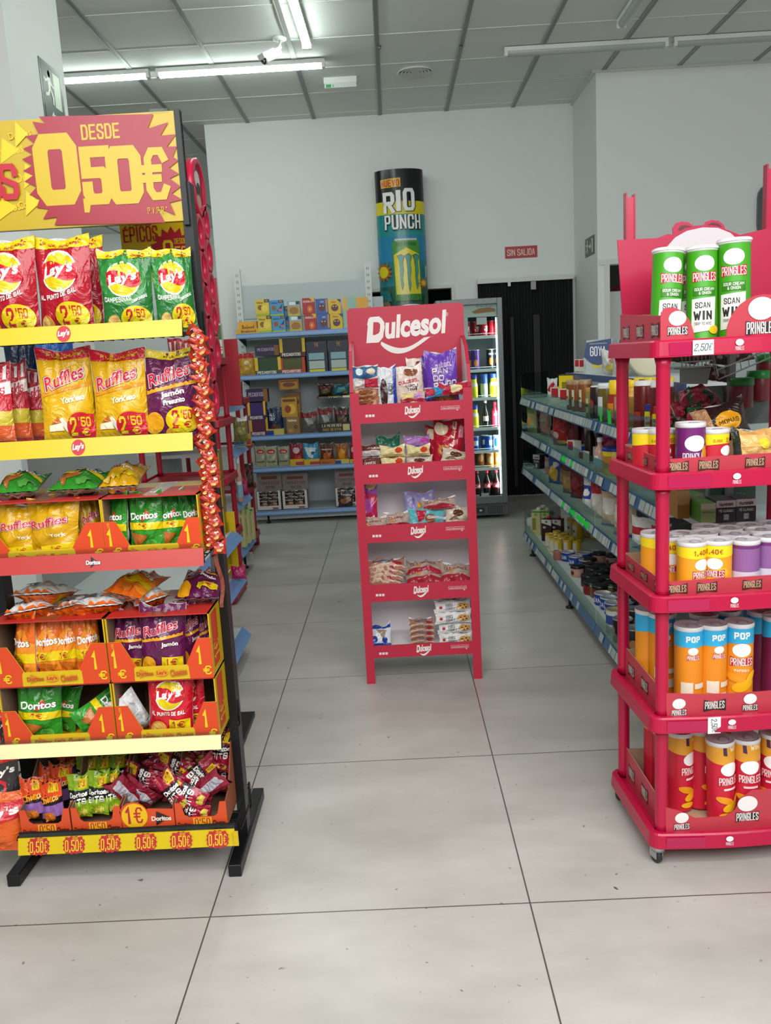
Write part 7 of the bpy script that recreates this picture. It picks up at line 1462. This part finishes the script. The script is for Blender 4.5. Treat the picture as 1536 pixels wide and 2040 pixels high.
gx('tricolour_bag', 1282, 1030, .92, 2, 'white bag with red and blue stripes seen between the stand posts', 'food bag', rz=50, s=.7); gx('red_white_flour', 1318, 1040, .93, 2, 'white bag with small lettering behind the front post', 'food bag', rz=50, s=.9)
# bottom tier
on = 'on the right gondola, bottom tier'
gz('small_white_box', 1054, 1033, 3, 'small white box at the far end '+on, 'food box', 1., 50)
for px, py, n_ in ((1067, 1014, 'left front'), (1085, 1014, 'right front'), (1076, 1008, 'rear')): gz('milk', px, py, 3, 'pale yellow milk carton with green top, '+n_+' one, bottom tier', 'milk carton', .95, 30)
gz('grey_carton', 1101, 1012, 3, 'grey drink carton beside the pale yellow ones', 'milk carton', 1., 30)
for px, n_ in ((1088, 'left'), (1107, 'right')): gz('wine', px, 1031, 3, 'dark wine carton with white top, '+n_+' of two, bottom tier', 'wine carton', .95, 30)
for px, py, n_ in ((1140, 1032, 'left'), (1151, 1039, 'front'), (1171, 1030, 'right'), (1186, 1034, 'rightmost, half hidden')): gz('gold_can_tall', px, py, 3, 'tall yellow and gold tin, '+n_+', bottom tier', 'food can', 1.)
for i, (px, py) in enumerate([(1094, 1063), (1101, 1067), (1109, 1058), (1112, 1074), (1103, 1072), (1117, 1064), (1124, 1069), (1131, 1075), (1149, 1077), (1126, 1061), (1139, 1068)]): gz('gold_can', px, py, 3, 'small yellow golden lidded tin on the gondola bottom tier', 'food can', .95)
for i, (px, py) in enumerate([(1132, 1099), (1147, 1108), (1163, 1101), (1179, 1097), (1167, 1115), (1208, 1100)]): gz('tuna_can', px, py, 3, 'round blue tin '+on, 'food can', 1.1)
gz('pink_cup', 1112, 1098, 3, 'small reddish cup tin before the golden lidded tins', 'food can', 1.)
for i, (px, py) in enumerate([(1150, 1126), (1194, 1100), (1176, 1112), (1219, 1104)]): gz('black_tin', px, py, 3, 'pinkish jar with black lid '+on, 'food jar', 1.)
for i, (px, py) in enumerate([(1172, 1122), (1180, 1130), (1196, 1124), (1208, 1130), (1172, 1144), (1196, 1138), (1222, 1124), (1237, 1132), (1230, 1145), (1212, 1148), (1188, 1152), (1240, 1156)]): gz('black_tin_silver', px, py, 3, 'black lidded jar among many on the gondola bottom tier', 'food jar', 1.)
for i, (px, py) in enumerate([(1178, 1158), (1195, 1165), (1218, 1160), (1238, 1168)]): gz('red_tin', px, py, 3, 'red jar with black lid '+on, 'food jar', 1.)
for i, (px, py) in enumerate([(1192, 1166), (1218, 1165)]): gz('olive_can', px, py, 3, 'olive green tin with golden lid, '+['left', 'right'][i]+' one, bottom tier', 'food can', 1.1)
for i, (px, py) in enumerate([(1201, 1181), (1213, 1190), (1236, 1184), (1222, 1200), (1246, 1198)]): gz('tuna_can', px, py, 3, 'shiny blue tin near the gondola front end, bottom tier', 'food can', 1.15)
gz('white_tall_can', 1226, 1214, 3, 'tall white and blue tin near the red post, bottom tier', 'food can', 1.)
for i, (px, py) in enumerate([(1241, 1232), (1262, 1212), (1284, 1218), (1262, 1250), (1290, 1180), (1306, 1196)]): gz('dark_can', px, py, 3, 'dark tin with pictured label near the red stand', 'food can', 1.)
for i, (px, py) in enumerate([(1262, 1170), (1282, 1150), (1300, 1160), (1275, 1190)]): gz('black_tin_silver', px, py, 3, 'black lidded jar seen behind the red stand posts', 'food jar', 1.1)
# ================================================================ end unit seen through the crimson stand
EY = 2.53
eg = thing('end_shelving', 'grey and white shelving end with wire baskets seen through the crimson stand', 'shelving', (1.75, EY, 0))
def eb(m_, nm, bev=0): o = m_.build(nm, eg, bev); o.location = (-1.75, -EY, 0); return o
ZT = atY(1450, 1041, EY-.06).z; ZU = atY(1440, 880, EY-.02).z
eb(MB().box((1.0, EY+.20, 0), (1.75, EY+.22, ZT+.26), mat('#9aa3a0', .5)), 'back_panel')
for z in (ZT, ZU): eb(MB().box((.90, EY-.10, z-.025), (1.75, EY+.20, z), mat('#d3d9dc', .4)), 'shelf', .003)
xm = atY(1448, 760, EY+.02).x
eb(MB().box((xm, EY, .0), (xm+.018, EY+.02, 1.5), mat('#8d9094', .4, .5)), 'upright')
def e3(px, py, dy=0.): p_ = atY(px, py, EY+dy); return (p_.x, p_.y, p_.z)
eb(MB().add([e3(1354, 733, .05), e3(1417, 733, .05), e3(1409, 765, .0), e3(1354, 765, .0)], [(0, 1, 2, 3)], mat('#8f9a98', .5)).box((e3(1354, 733)[0], EY+.05, e3(1354, 733)[2]-.006), (e3(1417, 733)[0], EY+.18, e3(1354, 733)[2]), mat('#8f9a98', .5)), 'slanted_panel')
wm = MB(); W_ = mat('#b8b8ba', .3, .6)
for y_ in (706, 720, 731): wm.tube([e3(1354, y_+2), e3(1420, y_-2)], .0022, W_, 5)
for k in range(8): wm.tube([e3(1358+8*k, 708), e3(1359+8*k, 732), e3(1362+8*k, 730, .15)], .0016, W_, 5)
wm.tube([e3(1417, 706), e3(1428, 756), e3(1431, 748), e3(1420, 704)], .002, W_, 5); wm.tube([e3(1431, 756), e3(1536, 712)], .0024, W_, 5); wm.tube([e3(1427, 738), e3(1536, 694)], .0024, W_, 5)
for k in range(6): wm.tube([e3(1445+16*k, 750-7*k), e3(1442+16*k, 732-7*k), e3(1452+16*k, 724-7*k, .12)], .0016, W_, 5)
eb(wm, 'wire_basket')
def ep(kind, box, Y, zb, lab, cat, rot=(0, 0, 0), dsc=1): return putpx(kind, box, Y, zb, tuple(math.radians(a) for a in rot), lab, cat, None, dsc)
zE = ZT+.002
ep('green_tea_box', (1396, 1003, 1426, 1044), EY-.06, zE, 'pale green tea box on the white shelf behind the stand', 'tea box')
ep('black_tea_box', (1427, 997, 1466, 1040), EY-.06, zE, 'black tea box with white top, left of two behind the stand', 'tea box')
ep('black_tea_box', (1467, 994, 1506, 1036), EY-.06, zE, 'black tea box with white top, right of two behind the stand', 'tea box')
ep('dark_green_box', (1438, 965, 1505, 1000), EY+.08, zE+.005, 'dark green infusion box behind the black tea boxes', 'tea box')
ep('green_tea_box', (1370, 985, 1404, 1035), EY+.05, zE, 'green tea box farther in, left of the pale one', 'tea box', (0, 0, 12)); ep('orange_tea_box', (1350, 978, 1374, 1030), EY+.02, zE, 'orange and cream tea box beside the front post', 'tea box')
for i, (px, py, rz_) in enumerate([(1365, 800, 20), (1400, 800, -20), (1440, 795, 12), (1378, 770, -30), (1340, 820, 0), (1420, 770, 30)]):
    c = atY(px, py, EY-.02+.05*(i % 3)); put('pink_gummy_bag', (c.x, c.y, max(ZU+.005, c.z-.05)), (math.radians(-50), math.radians(20*(-1)**i), math.radians(rz_)), (.58, .7, .58), 'pink and green wrapped sweets bag heaped behind the crimson stand', 'sweets bag', 'pink sweets heap')
for i, (px, py) in enumerate([(1478, 752), (1512, 738), (1530, 705)]):
    c = atY(px, py, EY-.02+.05*i); put('green_lid_jar', (c.x, c.y, c.z-.135*.65), (0, 0, 0), (.65, .65, .65), 'sweets jar with shiny green lid in the wire rack behind the stand', 'sweets jar')
c = atY(1384, 812, EY-.02); put('green_lid_jar', (c.x, c.y, ZU+.001), (0, 0, 0), (.45, .45, (c.z-ZU)/.135), 'small jar with green lid above the purple tube crisps', 'sweets jar')
c = atY(1388, 823, EY-.07); put('pink_lid_jar', (c.x, c.y, ZU+.001), (0, 0, 0), (.75, .75, (c.z-ZU)/.065), 'small jar with pink lid above the purple tube crisps', 'sweets jar')
bagkind('dark_sweets_bag', '#4a3035', [(ell(.1, .5, .2, .15), '#8f8088'), (ell(-.2, .3, .12, .1), '#b0a0a8')], .13, .12, .05, 91)
for i, (px, py) in enumerate([(1360, 708), (1400, 705), (1440, 712), (1478, 706), (1430, 745), (1498, 790), (1465, 790)]):
    c = atY(px, py+14, EY+.05); put('dark_sweets_bag', (c.x, c.y, c.z), (math.radians(-30), math.radians(10*(-1)**i), 0), (.62, .6, .42), 'dim clear bag of dark sweets in the wire baskets behind the stand', 'sweets bag', 'dark sweets bags')
# ================================================================ left aisle: gondolas and red stands behind the crisps rack
def leftgondola(y0, y1, X_, zs, label):
    o = thing('aisle_gondola', label, 'shelving', (X_-.45, (y0+y1)/2, 0)); yc = (y0+y1)/2
    def g(m_, nm): q_ = m_.build(nm, o); q_.location = (-(X_-.45), -yc, 0); return q_
    g(MB().box((X_-.47, y0, .1), (X_-.45, y1, 1.3), STD), 'back_panel')
    for z in zs:
        g(MB().box((X_-.45, y0, z-.02), (X_-.03, y1, z), mat('#c9d0d0', .4)), 'shelf')
        m_ = MB(); m_.add([(X_-.03, y0, z+.008), (X_-.03, y1, z+.008), (X_+.012, y1, z-.036), (X_+.012, y0, z-.036), (X_-.03, y0, z-.036), (X_-.03, y1, z-.036)], [(0, 3, 2, 1), (0, 4, 3), (1, 2, 5), (3, 4, 5, 2)], mat('#6f93c8', .3)); g(m_, 'price_edge')
    for y in (y0+.12, y1-.1): g(MB().lathe([(.022, 0), (.022, .01), (.008, .015), (.008, .09)], BLK, 10, o=(X_-.06, y, 0)), 'foot')
    g(MB().box((X_-.3, y1-.03, .03), (X_-.02, y1-.01, .09), STL), 'bracket')
leftgondola(2.75, 3.92, -.75, (.115, .385, .59), 'short left aisle gondola, its shelf ends showing behind the crisps rack')
leftgondola(5.22, 5.72, -1.0, (.20, .50, .83, 1.11), 'left aisle gondola between the two red tier stands')
AT = [1.405, 1.06, .735, .40, .065]
tierstand('tier_stand', 'nearer dark red plastic tier stand in the left aisle', (-1.46, 4.72, 0), 0, .50, .40, AT, None, False, mat('#a8142c', .4), bow=0)
tierstand('tier_stand', 'farther dark red plastic tier stand before the back shelving', (-1.60, 6.02, 0), 0, .53, .38, [1.12, .79, .48, .12], None, False, mat('#9c1428', .4), bow=0)
def la(kind, px0, py0, px1, py1, Y, lab, cat, zb=None, rz=0): return putpx(kind, (px0, py0, px1, py1), Y, zb, (0, 0, math.radians(rz)), lab, cat)
b = MB().box((-.10, -.01, 0), (.07, .0, .40), ink('#a81c2c')); c = atY(450, 790, 5.25); b.box((-.02, -.013, .0), (.08, -.010, .0), ink('#a81c2c'))
single('card_display', b, 'tall red card panel behind the nearer red tier stand', 'card', loc=(c.x+.03, 5.24, 1.112))
c = atY(476, 762, 5.3); b = MB().prism([(-.03, 0), (.03, .02), (.03, .115), (-.03, .13)], -.002, .002, ink('#d9ac12')).prism([(-.03, -.13), (.0, -.13), (.0, .125), (.02, .125), (.02, .21), (-.03, .21)], .002, .006, ink('#a81c2c'))
b.deco(flatmap(-.002), [(txt('20', -.025, .07, .018, .10, .06), '#8a2418'), (txt('€', -.02, .03, .005, .062, .06), '#8a2418')])
single('price_sign', b, 'yellow hexagonal price card reading 20 beside the nearer red stand', 'price sign', loc=(-1.045, 5.3, 1.242))
tierG = [('dark_snack_bag', 466, 762, 484, 792, 5.4, 'small dark packet below the yellow price card', 1.112), ('beige_nut_bag', 470, 780, 484, 800, 5.5, 'pale packet right of the nearer red stand', 1.112)]
for kd, a, b_, c_, d_, Y, lb, zb in tierG: la(kd, a, b_, c_, d_, Y, lb, 'snack bag', zb)
la('olive_sack', 464, 832, 494, 876, 5.45, 'olive sack with white tie between the two red stands', 'food bag', .872)
la('low_yellow_tray', 486, 865, 499, 890, 5.6, 'small yellow carton beside the olive sack', 'food box', .832); la('blue_cookie_box', 466, 876, 486, 890, 5.5, 'blue box under the olive sack', 'food box', .832)
la('clear_bottle', 468, 912, 480, 945, 5.35, 'clear plastic bottle low between the red stands', 'bottle', .502); la('dark_snack_bag', 488, 925, 505, 955, 6.1, 'dark packet on the farther red stand', 'snack bag', .482)
la('magenta_pouch', 482, 955, 494, 985, 5.6, 'magenta packet at the edge of the farther red stand', 'snack bag', .502)
for i, px in enumerate((482, 492, 501)): la('milk_carton', px-6, 1006+4*i, px+3, 1048, 5.35+.12*i, 'pale green carton on the low white shelf between the red stands', 'food box', .202)
b = MB().box((-.10, -.004, 0), (.0, .0, .30), YEL).box((-.10, 0, 0), (-.097, .1, .30), YEL); c = atY(469, 1085, 3.95)
b.deco(flatmap(-.004), [(txt('1 EURO', -.05, .05, -.03, .25, .03, 0), '#6b5410')])
single('yellow_card', b, 'yellow advertising card standing behind the rack post', 'card', loc=(c.x+.018, 3.9, .387))
b = MB().box((-.14, -.16, 0), (0, 0, .22), ink('#d09a1c')).deco(lambda a, c_, e: (e, -.16+a, c_), [(poly([(.02, .02), (.12, .12), (.1, .18), (.02, .09)]), '#b5651c')]); c = atX(484, 1270, -.80)
single('yellow_carton', b, 'yellow carton on the lowest shelf behind the rack post', 'box', loc=(-.80, 3.78, .118))
b = MB().box((-.12, -.14, 0), (0, 0, .15), ink('#b0182c')).box((-.1, -.141, .02), (-.01, -.14, .1), ink('#c9c4c4')); single('red_packet', b, 'red packet on the middle shelf behind the rack post', 'snack bag', loc=(-.80, 3.8, .388))
la('magenta_pouch', 460, 1128, 490, 1140, 3.80, 'magenta snack bag lying on the middle shelf behind the rack post', 'snack bag', .388)
for i, (px, py) in enumerate([(452, 985), (452, 1030), (446, 880)]):
    put('yellow_box', (-.825, 3.84, .592+.13*i), (0, 0, 0), (.45, 1, 1.28), 'yellow carton edge showing right of the rack post, '+['lowest', 'middle', 'upper'][i]+' one', 'box')
# green white packet by the ring display
c = atY(462, 680, 4.1); b = MB().box((-.03, -.005, 0), (.03, .05, .2), ink('#cfd6c8')).box((-.031, -.006, .11), (.031, -.005, .19), ink('#3f6a3a')).box((-.031, -.006, .0), (.031, -.005, .03), ink('#3f6a3a'))
b.deco(flatmap(-.006), [(rect(-.03, .05, .03, .055), '#b0303a'), (rect(-.03, .065, .03, .07), '#b0303a')]); single('striped_packet', b, 'green and white striped packet just right of the ring display', 'box', loc=(-.995, 4.98, 1.395))
c = atY(452, 600, 4.15); single('red_card', MB().box((-.03, 0, 0), (.03, .004, .46), ink('#b01c38')), 'tall narrow red card just right of the ring display', 'card', loc=(-1.01, 5.05, 1.395))
# ================================================================ labels: tell look-alikes apart by their place from the left
bpy.context.view_layer.update()
bpy.data.scenes.remove(_ts)
ORD = ['leftmost', 'second from left', 'third from left', 'fourth from left', 'fifth from left', 'sixth from left', 'seventh from left', 'eighth from left', 'ninth from left', 'tenth from left', 'eleventh from left', 'twelfth from left', '13th from left', '14th from left', '15th from left', '16th from left', '17th from left', '18th from left', '19th from left', '20th from left']
_g = {}
for o in THINGS: _g.setdefault(o['label'], []).append(o)
for lb, os_ in _g.items():
    if len(os_) > 1:
        os_.sort(key=lambda o: proj(o.matrix_world.translation)[0])
        for i, o in enumerate(os_):
            o['label'] = lb+', '+(ORD[i] if i < len(os_)-1 or len(os_) < 3 else 'rightmost')
            if 'group' not in o: o['group'] = lb
_l = {}
for o in THINGS:
    if len(o['label'].split()) > 16 or len(o['label'].split()) < 4: print('LABELLEN', o['label'])
    if o['label'] in _l: print('DUP', o['label'])
    _l[o['label']] = 1
print('THINGS', len(THINGS))
